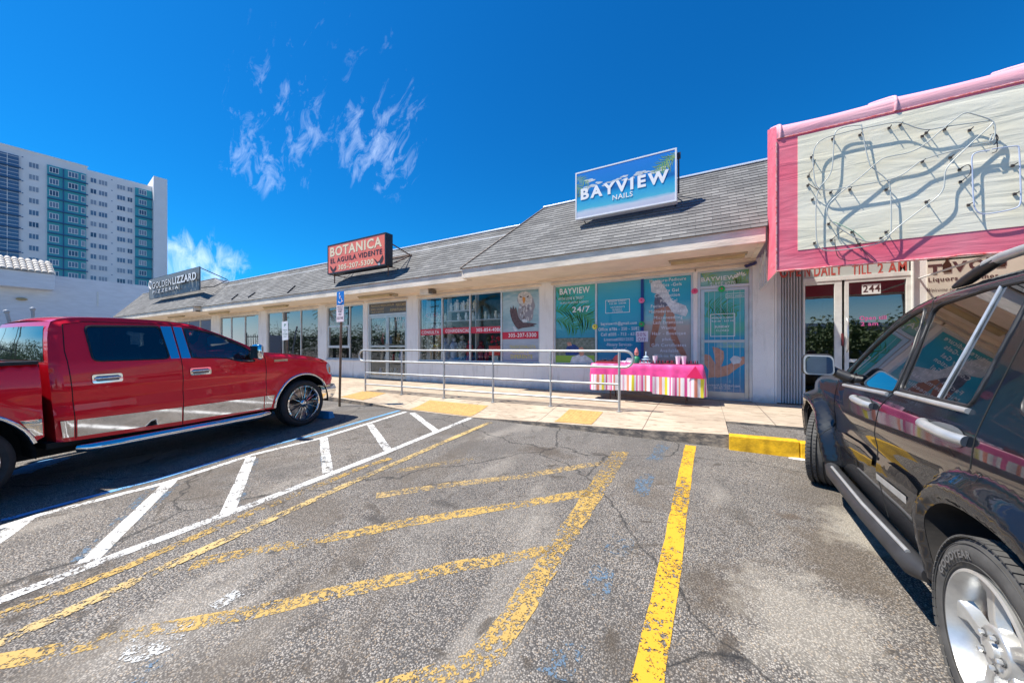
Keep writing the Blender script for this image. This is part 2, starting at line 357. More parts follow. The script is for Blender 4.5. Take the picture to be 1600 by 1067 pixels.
# faded old blue under the newer white rungs
for a, b in (((250, 750), (120, 876)), ((276, 756), (152, 872)), ((400, 716), (370, 800)), ((502, 690), (508, 738)), ((30, 812), (-20, 842))):
    stripe([a, b], .07, P_BLU2, .004, 'old_road_marking')
stripe([(965, 706), (800, 963), (776, 1000), (740, 1040), (640, 1072), (560, 1095)], .14, P_YEL2, .004, 'old_road_marking', .01)
stripe([(976, 706), (938, 764), (868, 870), (808, 966), (760, 1035)], .12, P_YEL2, .008, 'old_road_marking', .008)
stripe([(958, 721), (880, 733), (810, 745), (712, 756), (588, 774)], .13, P_YEL3, .004, 'old_road_marking', .012)
stripe([(927, 768), (800, 790), (660, 812), (500, 843), (400, 860), (300, 882)], .13, P_YEL2, .004, 'old_road_marking', .012)
stripe([(868, 858), (700, 888), (500, 932), (400, 955), (248, 982), (68, 1020), (-60, 1042)], .12, P_YEL2, .004, 'old_road_marking', .012)
stripe([(740, 716), (616, 736)], .12, P_YEL3, .004, 'old_road_marking', .012)
stripe([(610, 716), (560, 733), (400, 798), (200, 885), (0, 962), (-120, 1006)], .10, P_YEL2, .012, 'old_road_marking', .008)
stripe([(766, 660), (700, 688), (536, 760), (400, 822), (200, 913), (0, 1004), (-120, 1058)], .10, P_YEL4, .016)
stripe([(1078.8, 696), (1068, 755), (1060.5, 800), (1048, 880), (1010, 1067), (985, 1180)], .135, P_YEL, .008)
stripe([(735, 653), (600, 708), (400, 786), (160, 876), (0, 938), (-140, 990)], .105, P_WHT, .008)
stripe([(634, 643.5), (500, 685), (400, 709), (256, 755), (60, 805), (0, 824), (-200, 880)], .09, P_WHT, .008)
stripe([(624, 641.5), (492, 679), (400, 702), (256, 746), (0, 814), (-200, 868)], .08, P_BLU, .012)
for a, b in (((644, 645), (682, 674)), ((578, 663), (606, 703)), ((506, 685), (512, 738)), ((392, 714), (356, 800)), ((266, 753), (136, 878)), ((40, 812), (-40, 868))):
    stripe([a, b], .115, P_WHT, .004)
for pp in (((1010, 740), (1000, 775)), ((978, 840), (962, 866)), ((945, 885), (925, 930)), ((893, 1000), (868, 1060)), ((1040, 690), (1020, 720))):
    stripe(list(pp), .16, P_BLU2, .004, 'old_road_marking', .02)
stripe([(20, 742), (90, 716)], .30, P_BLU, .004, 'old_road_marking', .02); stripe([(15, 745), (98, 722)], .07, P_WHT2, .008, 'old_road_marking', .01)
stripe([(190, 1022), (298, 985)], .20, P_WHT2, .008, 'old_road_marking', .012); stripe([(210, 1050), (250, 1045)], .14, P_BLU2, .008, 'old_road_marking', .012)
stripe([(90, 852), (140, 838)], .07, P_WHT2, .008, 'old_road_marking', .02); stripe([(335, 950), (376, 925)], .10, P_WHT2, .008, 'old_road_marking', .03)

# ------------------------------------------------------------------ sidewalk, kerb, ramps
def lerp_tab(tab, x):
    if x <= tab[0][0]: return tab[0][1]
    for (a, va), (b, vb) in zip(tab, tab[1:]):
        if x <= b:
            t = (x - a) / (b - a); return va + (vb - va) * t
    return tab[-1][1]
ZF = [(-46, .31), (-8.6, .31), (-8.2, .30), (-7.2, .275), (-6.0, .207), (-4.1, .207), (-2.5, .27), (-.8, .325), (.3, .385), (1.2, .42), (14, .42)]
SW_Z = .41
def sw_z(X, Y):
    t = max(0, min(1, (Y - 5.6) / 1.25)); t = t * t * (3 - 2 * t)
    return lerp_tab(ZF, X) * (1 - t) + SW_Z * t
def concrete():
    m, N, L, b = node_mat('sidewalk_concrete')
    tc = N.new('ShaderNodeTexCoord'); o = tc.outputs['Object']
    def noi(s, d=5, r=.6, st=None, dist=0):
        n = N.new('ShaderNodeTexNoise'); n.inputs['Scale'].default_value = s; n.inputs['Detail'].default_value = d; n.inputs['Roughness'].default_value = r; n.inputs['Distortion'].default_value = dist
        mp = N.new('ShaderNodeMapping'); mp.inputs['Scale'].default_value = st or (1, 1, 1); L.new(o, mp.inputs[0]); L.new(mp.outputs[0], n.inputs['Vector']); return n.outputs['Fac']
    def mr(x, a, b_, c=0, d=1):
        k = N.new('ShaderNodeMapRange'); k.inputs[1].default_value = a; k.inputs[2].default_value = b_; k.inputs[3].default_value = c; k.inputs[4].default_value = d; L.new(x, k.inputs[0]); return k.outputs[0]
    def mx(f, A, B):
        k = N.new('ShaderNodeMix'); k.data_type = 'RGBA'; L.new(f, k.inputs[0])
        for i, c in ((6, A), (7, B)):
            if isinstance(c, tuple): k.inputs[i].default_value = (*c, 1)
            else: L.new(c, k.inputs[i])
        return k.outputs[2]
    c = mx(mr(noi(1.1, 6, .65), .3, .7), (.38, .30, .22), (.58, .48, .36))
    c = mx(mr(noi(6, 6, .72, (.5, 2.2, 1), .6), .50, .68, 0, .9), c, (.20, .145, .10))     # scuffs along the walk
    c = mx(mr(noi(30, 3), .66, .74, 0, .8), c, (.18, .15, .13))                     # gum and grit
    sx = N.new('ShaderNodeSeparateXYZ'); L.new(o, sx.inputs[0])
    def joint(src, off, per, wd):
        a = N.new('ShaderNodeMath'); a.operation = 'SUBTRACT'; L.new(src, a.inputs[0]); a.inputs[1].default_value = off
        p = N.new('ShaderNodeMath'); p.operation = 'PINGPONG'; L.new(a.outputs[0], p.inputs[0]); p.inputs[1].default_value = per / 2
        return mr(p.outputs[0], wd, wd * .5, 0, .85)
    j = joint(sx.outputs['X'], .95, 1.78, .010)
    c = mx(j, c, (.13, .10, .08))
    # stained kerb face
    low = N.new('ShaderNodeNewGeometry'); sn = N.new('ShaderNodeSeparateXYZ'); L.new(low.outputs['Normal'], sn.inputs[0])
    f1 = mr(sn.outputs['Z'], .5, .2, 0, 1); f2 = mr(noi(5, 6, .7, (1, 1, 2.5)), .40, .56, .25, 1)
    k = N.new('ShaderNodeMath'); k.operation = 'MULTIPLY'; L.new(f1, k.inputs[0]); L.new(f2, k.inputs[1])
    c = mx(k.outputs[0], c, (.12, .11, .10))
    L.new(c, b.inputs['Base Color']); b.inputs['Roughness'].default_value = .85
    bp = N.new('ShaderNodeBump'); bp.inputs['Strength'].default_value = .35; bp.inputs['Distance'].default_value = .006; L.new(noi(60, 4), bp.inputs['Height']); L.new(bp.outputs[0], b.inputs['Normal'])
    return m
CONC = concrete()
def walk(name, xs, ys):
    mb = MB(); n = len(xs); vs = []
    for y in ys:
        for x in xs: vs.append((x, y, sw_z(x, y)))
    fs = [(j * n + i, j * n + i + 1, (j + 1) * n + i + 1, (j + 1) * n + i) for j in range(len(ys) - 1) for i in range(n - 1)]
    mb.add(vs, fs)
    for x0, x1 in zip(xs, xs[1:]):
        y = ys[0]; mb.quad((x0, y, .1), (x1, y, .1), (x1, y, sw_z(x1, y)), (x0, y, sw_z(x0, y)))
    x = xs[-1]
    for y0, y1 in zip(ys, ys[1:]): mb.quad((x, y0, .1), (x, y1, .1), (x, y1, sw_z(x, y1)), (x, y0, sw_z(x, y0)))
    return struct(mb.build(name, CONC, smooth=35))
xs = [-46 + i * .3 for i in range(120)]; xs = [x for x in xs if x < -10] + [-10 + i * .103 for i in range(101)]
walk('sidewalk', xs, [5.6 + .1 * i for i in range(14)] + [7.5, 8.3, 9.06])
walk('sidewalk', [.304 + .5 * i for i in range(29)], [6.5, 7.0, 8.0, 9.06])
kb = MB()
for i, (a, b) in enumerate(((.30, 1.05), (1.056, 3.2), (3.206, 6.0), (6.006, 9.0))):
    kb.add([(a, 5.52, .12), (b, 5.52, .12), (b, 5.54, .40), (a, 5.54, .385), (b, 5.70, .40), (a, 5.70, .385), (b, 5.70, .12), (a, 5.70, .12)],
           [(0, 1, 2, 3), (3, 2, 4, 5), (5, 4, 6, 7), (0, 3, 5, 7), (1, 6, 4, 2)])
YKERB = mat('yellow_kerb_paint', (.80, .45, .01), .55, var=.45, vscale=9, bump=.4, bscale=50)
struct(kb.build('kerb', YKERB, bevel=.012))
gr = MB(); gr.quad((.304, 5.70, .36), (14, 5.70, .36), (14, 6.5, .38), (.304, 6.5, .37)); struct(gr.build('gravel_strip', ASPH))
# tactile warning mats with raised domes
TACT = mat('tactile_yellow', (.56, .34, .11), .7, var=.25, vscale=14, bump=.2)
def tactile(x0, x1, y0, y1):
    mb = MB(); n = 10
    def zz(x, y): return sw_z(x, y) + .006
    for i in range(n):
        for j in range(4):
            a, b = x0 + (x1 - x0) * i / n, x0 + (x1 - x0) * (i + 1) / n; c, d = y0 + (y1 - y0) * j / 4, y0 + (y1 - y0) * (j + 1) / 4
            mb.quad((a, c, zz(a, c)), (b, c, zz(b, c)), (b, d, zz(b, d)), (a, d, zz(a, d)))
    nx = int((x1 - x0) / .06); ny = int((y1 - y0) / .06)
    for i in range(nx):
        for j in range(ny):
            x = x0 + .03 + i * .06; y = y0 + .03 + j * .06; z = zz(x, y) - .001; r = .014
            mb.add([(x - r, y - r, z), (x + r, y - r, z), (x + r, y + r, z), (x - r, y + r, z), (x - r * .5, y - r * .5, z + .007), (x + r * .5, y - r * .5, z + .007), (x + r * .5, y + r * .5, z + .007), (x - r * .5, y + r * .5, z + .007)],
                   [(4, 5, 6, 7), (0, 1, 5, 4), (1, 2, 6, 5), (2, 3, 7, 6), (3, 0, 4, 7)])
    struct(mb.build('tactile_paving', TACT))
tactile(-5.75, -4.08, 5.66, 6.3); tactile(-8.3, -7.42, 5.72, 6.45); tactile(-2.3, -1.64, 5.68, 6.45)
# ------------------------------------------------------------------ the shopping strip
WY = 9.06          # facade plane
def stucco():
    m, N, L, b = node_mat('painted_stucco_wall'); tc = N.new('ShaderNodeTexCoord'); g_ = N.new('ShaderNodeNewGeometry')
    def noi(s, d, st, src=None):
        n = N.new('ShaderNodeTexNoise'); n.inputs['Scale'].default_value = s; n.inputs['Detail'].default_value = d; n.inputs['Roughness'].default_value = .65
        mp = N.new('ShaderNodeMapping'); mp.inputs['Scale'].default_value = st; L.new(g_.outputs['Position'], mp.inputs[0]); L.new(mp.outputs[0], n.inputs['Vector']); return n.outputs['Fac']
    def mr(x, a, b_, c=0, d=1):
        k = N.new('ShaderNodeMapRange'); k.inputs[1].default_value = a; k.inputs[2].default_value = b_; k.inputs[3].default_value = c; k.inputs[4].default_value = d; L.new(x, k.inputs[0]); return k.outputs[0]
    def mx(f, A, B):
        k = N.new('ShaderNodeMix'); k.data_type = 'RGBA'; L.new(f, k.inputs[0])
        for i, c in ((6, A), (7, B)):
            if isinstance(c, tuple): k.inputs[i].default_value = (*c, 1)
            else: L.new(c, k.inputs[i])
        return k.outputs[2]
    c = mx(mr(noi(1.2, 6, (1, 1, 1)), .3, .7), (.78, .76, .72), (.90, .88, .84))
    c = mx(mr(noi(2.2, 7, (3, 3, .35)), .54, .72, 0, .5), c, (.50, .47, .42))          # rain streaks
    sx = N.new('ShaderNodeSeparateXYZ'); L.new(g_.outputs['Position'], sx.inputs[0])
    wob = N.new('ShaderNodeMath'); wob.operation = 'MULTIPLY_ADD'; L.new(noi(4, 6, (1, 1, 1)), wob.inputs[0]); wob.inputs[1].default_value = .5; L.new(sx.outputs['Z'], wob.inputs[2])
    c = mx(mr(wob.outputs[0], .86, .66, 0, .55), c, (.36, .32, .28))                    # splashed dirt at the foot
    c = mx(mr(noi(14, 4, (1, 1, 1)), .70, .76, 0, .7), c, (.42, .38, .34))              # chips and scuffs
    L.new(c, b.inputs['Base Color']); b.inputs['Roughness'].default_value = .8
    bp = N.new('ShaderNodeBump'); bp.inputs['Strength'].default_value = .55; bp.inputs['Distance'].default_value = .008; L.new(noi(48, 4, (1, 1, 1)), bp.inputs['Height']); L.new(bp.outputs[0], b.inputs['Normal']); return m
WALL = stucco()
FASC = mat('cream_painted_fascia', (.86, .75, .61), .75, var=.28, vscale=3.5, bump=.5, bscale=30, stretch=(.5, 1, 2))
SOFF = mat('cream_soffit', (.86, .75, .62), .8, var=.12, vscale=2.5, bump=.3, bscale=30)
ALU = mat('white_aluminium_frame', (.66, .66, .64), .38, metal=.35, var=.12, vscale=6)
ALU2 = mat('brushed_aluminium', (.62, .62, .60), .32, metal=.8, var=.15, vscale=8)
STONE = mat('sill_paint', (.62, .62, .64), .7, var=.2, vscale=5)
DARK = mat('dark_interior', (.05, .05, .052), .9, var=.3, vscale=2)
FLOORI = mat('interior_floor', (.25, .22, .19), .5, var=.2)
GLS = glass('shop_glass', (.96, .98, .98), .45, .0)
GLSD = glass('dark_shop_glass', (.34, .38, .39), 2.2, .14)
FLASH = mat('white_metal_flashing', (.82, .84, .86), .4, metal=.2)
def shingle_mat():
    m, N, L, b = node_mat('shingle')
    uvn = N.new('ShaderNodeTexCoord'); o = uvn.outputs['UV']
    br = N.new('ShaderNodeTexBrick'); br.offset = .5; br.inputs['Scale'].default_value = 1; br.inputs['Brick Width'].default_value = .30; br.inputs['Row Height'].default_value = .14
    br.inputs['Mortar Size'].default_value = .006; br.inputs['Mortar Smooth'].default_value = .3; br.inputs['Bias'].default_value = 0
    br.inputs['Color1'].default_value = (.135, .132, .13, 1); br.inputs['Color2'].default_value = (.225, .22, .212, 1); br.inputs['Mortar'].default_value = (.09, .088, .088, 1)
    L.new(o, br.inputs['Vector'])
    nz = N.new('ShaderNodeTexNoise'); nz.inputs['Scale'].default_value = 90; nz.inputs['Detail'].default_value = 3; L.new(o, nz.inputs['Vector'])
    n2 = N.new('ShaderNodeTexNoise'); n2.inputs['Scale'].default_value = .8; n2.inputs['Detail'].default_value = 4; L.new(o, n2.inputs['Vector'])
    a = N.new('ShaderNodeMix'); a.data_type = 'RGBA'; a.blend_type = 'OVERLAY'; a.inputs[0].default_value = .8; L.new(br.outputs['Color'], a.inputs[6]); L.new(nz.outputs['Fac'], a.inputs[7])
    c = N.new('ShaderNodeMix'); c.data_type = 'RGBA'; c.blend_type = 'OVERLAY'; c.inputs[0].default_value = .6; L.new(a.outputs[2], c.inputs[6]); L.new(n2.outputs['Fac'], c.inputs[7])
    L.new(c.outputs[2], b.inputs['Base Color']); b.inputs['Roughness'].default_value = .9
    bp = N.new('ShaderNodeBump'); bp.inputs['Strength'].default_value = .6; bp.inputs['Distance'].default_value = .006; L.new(nz.outputs['Fac'], bp.inputs['Height']); L.new(bp.outputs[0], b.inputs['Normal'])
    return m
SHING = shingle_mat()
strip = thing('shopping_strip', 'long low white shop row with grey shingle mansard roof and cream fascia', 'building', (-16, WY, SW_Z))
SZ = 3.515; HEAD = 3.34; SILL = 1.13; ZB = SW_Z
# openings along the facade: (x0, x1, z0, z1)
ops = [(-35.2, -30.9, SILL, HEAD), (-29.8, -24.9, SILL, HEAD), (-23.84, -19.62, SILL, HEAD), (-18.86, -14.66, SILL, HEAD), (-14.05, -11.72, SILL, HEAD), (-11.46, -9.34, ZB + .01, HEAD),
       (-8.80, -4.12, SILL, HEAD), (-3.70, -.215, SILL, HEAD), (-.13, .92, ZB + .01, HEAD)]
wb = MB(); x = -36.4; TH = .22
for (a, b, z0, z1) in ops:
    wb.box(x, a, WY, WY + TH, ZB - .3, SZ); wb.box(a, b, WY, WY + TH, z1, SZ)
    if z0 > ZB + .1: wb.box(a, b, WY, WY + TH, ZB - .3, z0)
    x = b
wb.box(x, 1.30, WY, WY + TH, ZB - .3, SZ)
wb.box(-36.4, 1.3, WY + TH, WY + TH + .02, SZ - .001, 5.1)     # back of the parapet above the soffit
wb.box(-36.4, -36.2, WY + TH, 16, ZB - .3, 5.0); wb.box(-36.2, 1.3, 15.8, 16, ZB - .3, 5.0)
wb.build('wall', WALL, strip)
ir = MB(); ir.quad((-36.2, WY + TH, ZB + .005), (1.3, WY + TH, ZB + .005), (1.3, 15.8, ZB + .005), (-36.2, 15.8, ZB + .005)); ir.build('interior_floor', FLOORI, strip)
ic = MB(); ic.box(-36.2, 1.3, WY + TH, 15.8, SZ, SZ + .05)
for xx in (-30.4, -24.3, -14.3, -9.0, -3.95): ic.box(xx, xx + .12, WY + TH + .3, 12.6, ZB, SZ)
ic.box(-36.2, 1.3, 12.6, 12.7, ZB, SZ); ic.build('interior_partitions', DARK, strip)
# soffit and fascia (the two end sections project 0.3 m further)
YF1, YF2 = 7.71, 8.0; ZE = 3.78
XA, XB = -5.865, -23.25
sf = MB()
for (a, b, yf) in ((XB, XA, YF2), (XA, .98, YF1), (-36.3, XB, YF1)): sf.box(a, b, yf + .10, WY, SZ, SZ + .06)
sf.build('soffit', SOFF, strip)
fa = MB()
for (a, b, yf) in ((XB - .001, XA + .001, YF2), (XA, .98, YF1), (-36.3, XB, YF1)): fa.box(a, b, yf, yf + .10, SZ - .012, ZE)
fa.box(XA, XA + .1, YF1 + .1, YF2 + .1, SZ - .012, ZE); fa.box(XB - .1, XB, YF1 + .1, YF2 + .1, SZ - .012, ZE); fa.box(.88, .98, YF1 + .1, WY, SZ - .012, ZE); fa.box(-36.3, -36.2, YF1 + .1, WY, SZ - .012, ZE)
fa.build('fascia', FASC, strip, bevel=.008)
def head_trim():
    t = MB()
    for (a, b, z0, z1) in ops: t.box(a - .06, b + .06, WY - .035, WY, z1, z1 + .06)
    t.box(-36.3, .98, WY - .05, WY, SZ - .07, SZ)
    t.build('head_trim', FASC, strip, bevel=.005)
head_trim()
for (a, b, z0, z1) in ops:
    if z0 > 1: MB().box(a - .03, b + .03, WY - .03, WY + .05, z0 - .06, z0).build('window_sill', STONE, strip, bevel=.006)
# roof: stepped shingle courses over hips
def roof_part(name, xl0, xr0, xl1, xr1, y0, z0, y1, z1, parent=strip, seg=24):
    mb = MB(); uv = []; sl_ = math.hypot(y1 - y0, z1 - z0); k = int(round(sl_ / .14)); ny, nz = -(z1 - z0) / sl_, (y1 - y0) / sl_
    vs = []; fs = []; uvs = []
    for c in range(k):
        for (t, lift) in ((c / k, .011), ((c + 1) / k, .0)):
            pass
        t0, t1 = c / k, (c + 1) / k
        rows = []
        for (t, lift) in ((t0, 0.0), (t0, .012), (t1, .0)):
            xa = xl0 + (xl1 - xl0) * t; xb = xr0 + (xr1 - xr0) * t
            yy = y0 + (y1 - y0) * t + ny * lift; zz_ = z0 + (z1 - z0) * t + nz * lift
            rows.append([(xa + (xb - xa) * i / seg, yy, zz_) for i in range(seg + 1)])
        b = len(vs)
        for r in rows: vs += r
        n = seg + 1
        for i in range(seg):
            for q in (0, 1):
                fs.append((b + q * n + i, b + q * n + i + 1, b + (q + 1) * n + i + 1, b + (q + 1) * n + i))
                for vi in fs[-1]:
                    p = vs[vi]; row = (vi - b) // n
                    uvs.append((p[0], (c + (0.02 if row < 2 else .98)) * .14))
    mb.add(vs, fs); o = mb.build(name, SHING, parent)
    ul = o.data.uv_layers.new(name='UVMap'); ul.data.foreach_set('uv', [q for u in uvs for q in u]); return o
EX = .03
XR = -4.31; XRg = -26.5
def hipface(name, A, B, C, D):     # quad: eave front, eave back, ridge back, ridge front
    mb = MB(); A, B, C, D = map(Vector, (A, B, C, D)); k = 14; vs = []; fs = []; uvs = []
    nrm = (B - A).cross(D - A).normalized()
    for c in range(k):
        for (t, l) in ((c / k, 0), (c / k, .012), ((c + 1) / k, 0)):
            vs.append(A.lerp(D, t) + nrm * l); vs.append(B.lerp(C, t) + nrm * l)
        b = c * 6
        for q in (0, 2):
            fs.append((b + q, b + q + 1, b + q + 3, b + q + 2))
            for vi in fs[-1]: uvs.append(((vi % 2) * .4, (c + (.02 if vi - b < 4 else .98)) * .14))
    mb.add(vs, fs); o = mb.build(name, SHING, strip); ul = o.data.uv_layers.new(name='UVMap'); ul.data.foreach_set('uv', [q for u in uvs for q in u]); return o
roof_part('roof', XA - .02, 1.0, XR, 1.36, YF1 - EX, ZE - .01, 9.85, 5.90, seg=30)
roof_part('roof', XB - .6, XA + .9, XRg - .3, XR + .6, YF2 - EX, ZE - .01, 9.62, 5.40, seg=40)
roof_part('roof', -36.4, XB + .02, -39.0 + 0, XRg, YF1 - EX, ZE - .01, 9.85, 5.92, seg=30)
hipface('roof_hip', (XA - .02, YF2 + .05, ZE), (XA - .02, YF1 - EX, ZE - .01), (XR, 9.85, 5.90), (XR - .02, 10.1, 5.90))
hipface('roof_hip', (XB + .02, YF1 - EX, ZE - .01), (XB + .2, YF2 + .02, ZE + .01), (-24.7, 9.64, 5.43), (XRg, 9.85, 5.92))
rb = MB(); rb.box(XR, 1.34, 9.86, 10.6, 5.1, 5.89); rb.box(-39, XRg, 9.86, 10.6, 5.1, 5.91); rb.box(XRg - .3, XR + .6, 9.63, 10.5, 5.0, 5.39); rb.box(.96, .995, 8.0, 8.1, 3.8, 3.85)
rb.box(-36.4, 1.02, 10.5, 16, 4.9, 5.0)
rb.build('parapet_back', STONE, strip)
rf = MB(); rf.box(XR - .03, 1.40, 9.80, 9.98, 5.90, 5.945); rf.box(-24.9, XR - .7, 9.57, 9.76, 5.40, 5.445); rf.box(-39.1, XRg + .02, 9.80, 9.98, 5.92, 5.95)
rf.build('ridge_flashing', FLASH, strip, bevel=.008)
hc = MB(); hc.tube([(XA - .02, YF1 - .04, ZE), (XR, 9.84, 5.91)], .022, 6); hc.build('hip_cap', mat('rusty_metal_edge', (.26, .19, .14), .7, var=.5, vscale=6), strip)
# electrical fittings and marks on the soffit
# ------------------------------------------------------------------ windows and doors
def window(a, b, z0, z1, divs, gl, extra=None, fw=.05, y=WY + .07):
    f = MB(); f.box(a, b, y - .03, y + .05, z1 - fw, z1); f.box(a, b, y - .03, y + .05, z0, z0 + fw)
    for q in (a, b - fw): f.box(q, q + fw, y - .03, y + .05, z0 + fw, z1 - fw)
    for d in divs: f.box(d - fw / 2, d + fw / 2, y - .03, y + .05, z0 + fw, z1 - fw)
    if extra: extra(f, y)
    w = f.build('window', ALU, strip, bevel=.004)
    edges = [a + fw] + [q for d in divs for q in (d - fw / 2, d + fw / 2)] + [b - fw]
    for i in range(0, len(edges), 2):
        p = MB(); yy = y + .004 + .0006 * i
        p.box(edges[i], edges[i + 1], yy, yy + .006, z0 + fw, z1 - fw); p.build('pane', gl, w)
    return w
window(-35.2, -30.9, SILL, HEAD, (-33.8, -32.4), GLSD)
window(-29.8, -24.9, SILL, HEAD, (-28.2, -26.5), GLSD)
window(-23.84, -19.62, SILL, HEAD, (-22.6, -21.1), GLSD)
window(-18.86, -14.66, SILL, HEAD, (-17.5, -16.03), GLSD)
def cx(f, y):
    f.box(-14.0, -12.62, y - .03, y + .05, 2.46, 2.53); f.box(-14.0, -12.62, y - .03, y + .05, 1.60, 1.70)
    f.box(-14.0, -13.94, y - .045, y + .0, 1.70, 2.46); f.box(-12.68, -12.62, y - .045, y + .0, 1.70, 2.46)
wC = window(-14.05, -11.72, SILL, HEAD, (-12.59,), GLSD, cx)
lt = MB()
for i in range(9): put_text(lt, ['NAILS HAIR LASHES', 'FACIAL MASSAGE', 'WAXING BROWS', 'COLOR KERATINA', 'BALAYAGE TINTES', 'MAKEUP BLOWER', 'EXTENSIONES', 'PEDICURE SPA', 'OPEN 10AM 7PM'][i], -13.9, -12.8 - .1 * (i % 3), 3.16 - i * .073, .045, WY + .062, bold=.01)
lt.build('lettering', mat('pale_vinyl', (.55, .55, .55), .6), wC)
wE = window(-8.80, -4.12, SILL, HEAD, (-7.76, -6.60, -5.42), GLS)
def blue(f, y): pass
wF = window(-3.70, -.215, SILL, HEAD, (-2.50, -1.34), GLS)
# glazed double door with its fanlight
DFR = mat('door_aluminium', (.60, .60, .57), .35, metal=.5, var=.15)
f = MB(); y = WY + .05; z1 = 2.82
f.box(-11.46, -11.39, y - .03, y + .05, ZB + .01, HEAD); f.box(-9.41, -9.34, y - .03, y + .05, ZB + .01, HEAD)
f.box(-11.39, -9.41, y - .03, y + .05, z1, z1 + .07); f.box(-11.39, -9.41, y - .03, y + .05, HEAD - .05, HEAD)
dfr = f.build('door_frame', ALU, strip, bevel=.004)
p = MB(); p.box(-11.39, -9.41, y, y + .006, z1 + .07, HEAD - .05); p.build('pane', mat('brown_film', (.12, .09, .06), .25), dfr)
lt = MB(); put_text(lt, 'PLANTAS MEDICINALES', -11.3, -10.05, 3.17, .07, y - .003, .02); put_text(lt, 'PERFUMES', -9.95, -9.45, 3.13, .10, y - .003, .02)
put_text(lt, 'BAÑOS  COLONIAS', -11.3, -10.6, 3.04, .07, y - .003, .02); put_text(lt, 'VELAS Y SANTOS', -11.3, -10.6, 2.93, .06, y - .003, .02); put_text(lt, 'ESPIRITUALES', -10.25, -9.45, 2.96, .10, y - .003, .02)
lt.build('lettering', mat('gold_vinyl', (.60, .44, .20), .5), dfr)
for (a, b) in ((-11.385, -10.405), (-10.395, -9.415)):
    d = MB()
    for q in (a, b - .07): d.box(q, q + .07, y - .015, y + .03, ZB + .02, z1 - .005)
    for (q0, q1) in ((ZB + .02, ZB + .14), (1.62, 1.69), (z1 - .09, z1 - .005)): d.box(a + .07, b - .07, y - .015, y + .03, q0, q1)
    dr = d.build('door', DFR, strip, bevel=.004)
    p = MB(); p.box(a + .07, b - .07, y + .005, y + .011, ZB + .14, 1.62); p.box(a + .07, b - .07, y + .005, y + .011, 1.69, z1 - .09); p.build('pane', GLS, dr)
    h = MB(); hx = b - .035 if a < -10.5 else a + .035; h.tube([(hx, y - .015, 1.45), (hx, y - .07, 1.45), (hx, y - .07, 1.75), (hx, y - .015, 1.75)], .012, 8); h.build('handle', ALU2, dr, smooth=40)
    lt = MB()
    if a < -10.5:
        for i, s in enumerate(('HORARIO', 'LUNES A SABADO', '10 AM - 6 PM', 'TEL 305-207-5300')): put_text(lt, s, a + .30, b - .32, 2.42 - .07 * i, .035, y, .01)
    else: put_text(lt, '211', b - .55, b - .28, 2.60, .11, y, .02)
    lt.build('lettering', mat('white_vinyl', (.8, .8, .8), .5), dr)
# ------------------------------------------------------------------ printed vinyl on the glass
def grad_mat(name, stops, z0, z1, rough=.25, nscale=2.0, namp=.12, axis='Z'):
    m, N, L, b = node_mat(name)
    tc = N.new('ShaderNodeNewGeometry'); sx = N.new('ShaderNodeSeparateXYZ'); L.new(tc.outputs['Position'], sx.inputs[0])
    nz = N.new('ShaderNodeTexNoise'); nz.inputs['Scale'].default_value = nscale; nz.inputs['Detail'].default_value = 5; nz.inputs['Distortion'].default_value = 1
    mp = N.new('ShaderNodeMapping'); mp.inputs['Scale'].default_value = (1, 1, 5); L.new(tc.outputs['Position'], mp.inputs[0]); L.new(mp.outputs[0], nz.inputs['Vector'])
    mr = N.new('ShaderNodeMapRange'); mr.inputs[1].default_value = z0; mr.inputs[2].default_value = z1; L.new(sx.outputs[axis], mr.inputs[0])
    ma = N.new('ShaderNodeMath'); ma.operation = 'MULTIPLY_ADD'; L.new(nz.outputs['Fac'], ma.inputs[0]); ma.inputs[1].default_value = namp; L.new(mr.outputs[0], ma.inputs[2])
    sb = N.new('ShaderNodeMath'); sb.operation = 'SUBTRACT'; L.new(ma.outputs[0], sb.inputs[0]); sb.inputs[1].default_value = namp / 2
    cr = N.new('ShaderNodeValToRGB'); e = cr.color_ramp.elements; e[0].position = stops[0][0]; e[0].color = (*stops[0][1], 1); e[1].position = stops[-1][0]; e[1].color = (*stops[-1][1], 1)
    for (p_, c_) in stops[1:-1]:
        q = e.new(p_); q.color = (*c_, 1)
    L.new(sb.outputs[0], cr.inputs[0]); L.new(cr.outputs[0], b.inputs['Base Color']); b.inputs['Roughness'].default_value = rough
    b.inputs['Coat Weight'].default_value = .6; b.inputs['Coat Roughness'].default_value = .02
    return m
def frond(mb, x, z, ang, ln, Y, bend=-.5, m=0, leaf=.32, n=16, wid=.028):
    a = ang; px, pz = x, z; step = ln / n
    for i in range(n):
        a += bend / n; nx, nz_ = px + math.cos(a) * step, pz + math.sin(a) * step
        l = leaf * (math.sin(math.pi * min(.95, (i + 1.5) / (n + 1))) ** .6) * rnd.uniform(.8, 1.1)
        for sg in (1, -1):
            b = a + sg * R_(rnd.uniform(38, 62)); ex, ez = px + math.cos(b) * l, pz + math.sin(b) * l - .03
            ox, oz = math.cos(a) * wid, math.sin(a) * wid; mx_, mz = (px + ex) / 2 + math.cos(b + 1.5) * .02, (pz + ez) / 2 + math.sin(b + 1.5) * .02
            mb.add([(px, Y, pz), (px + ox, Y, pz + oz), (mx_ + ox * .8, Y, mz + oz * .8), (ex, Y, ez), (mx_, Y, mz)], [(0, 1, 2, 3, 4)], m)
        px, pz = nx, nz_
def zpoly(mb, pts, sc_, off, Y, m=0):
    mb.add([(lambda q: (q[0], Y, q[1]))(W(off[0] + a / sc_, off[1] + b / sc_, Y)) for a, b in pts], [tuple(range(len(pts)))], m)
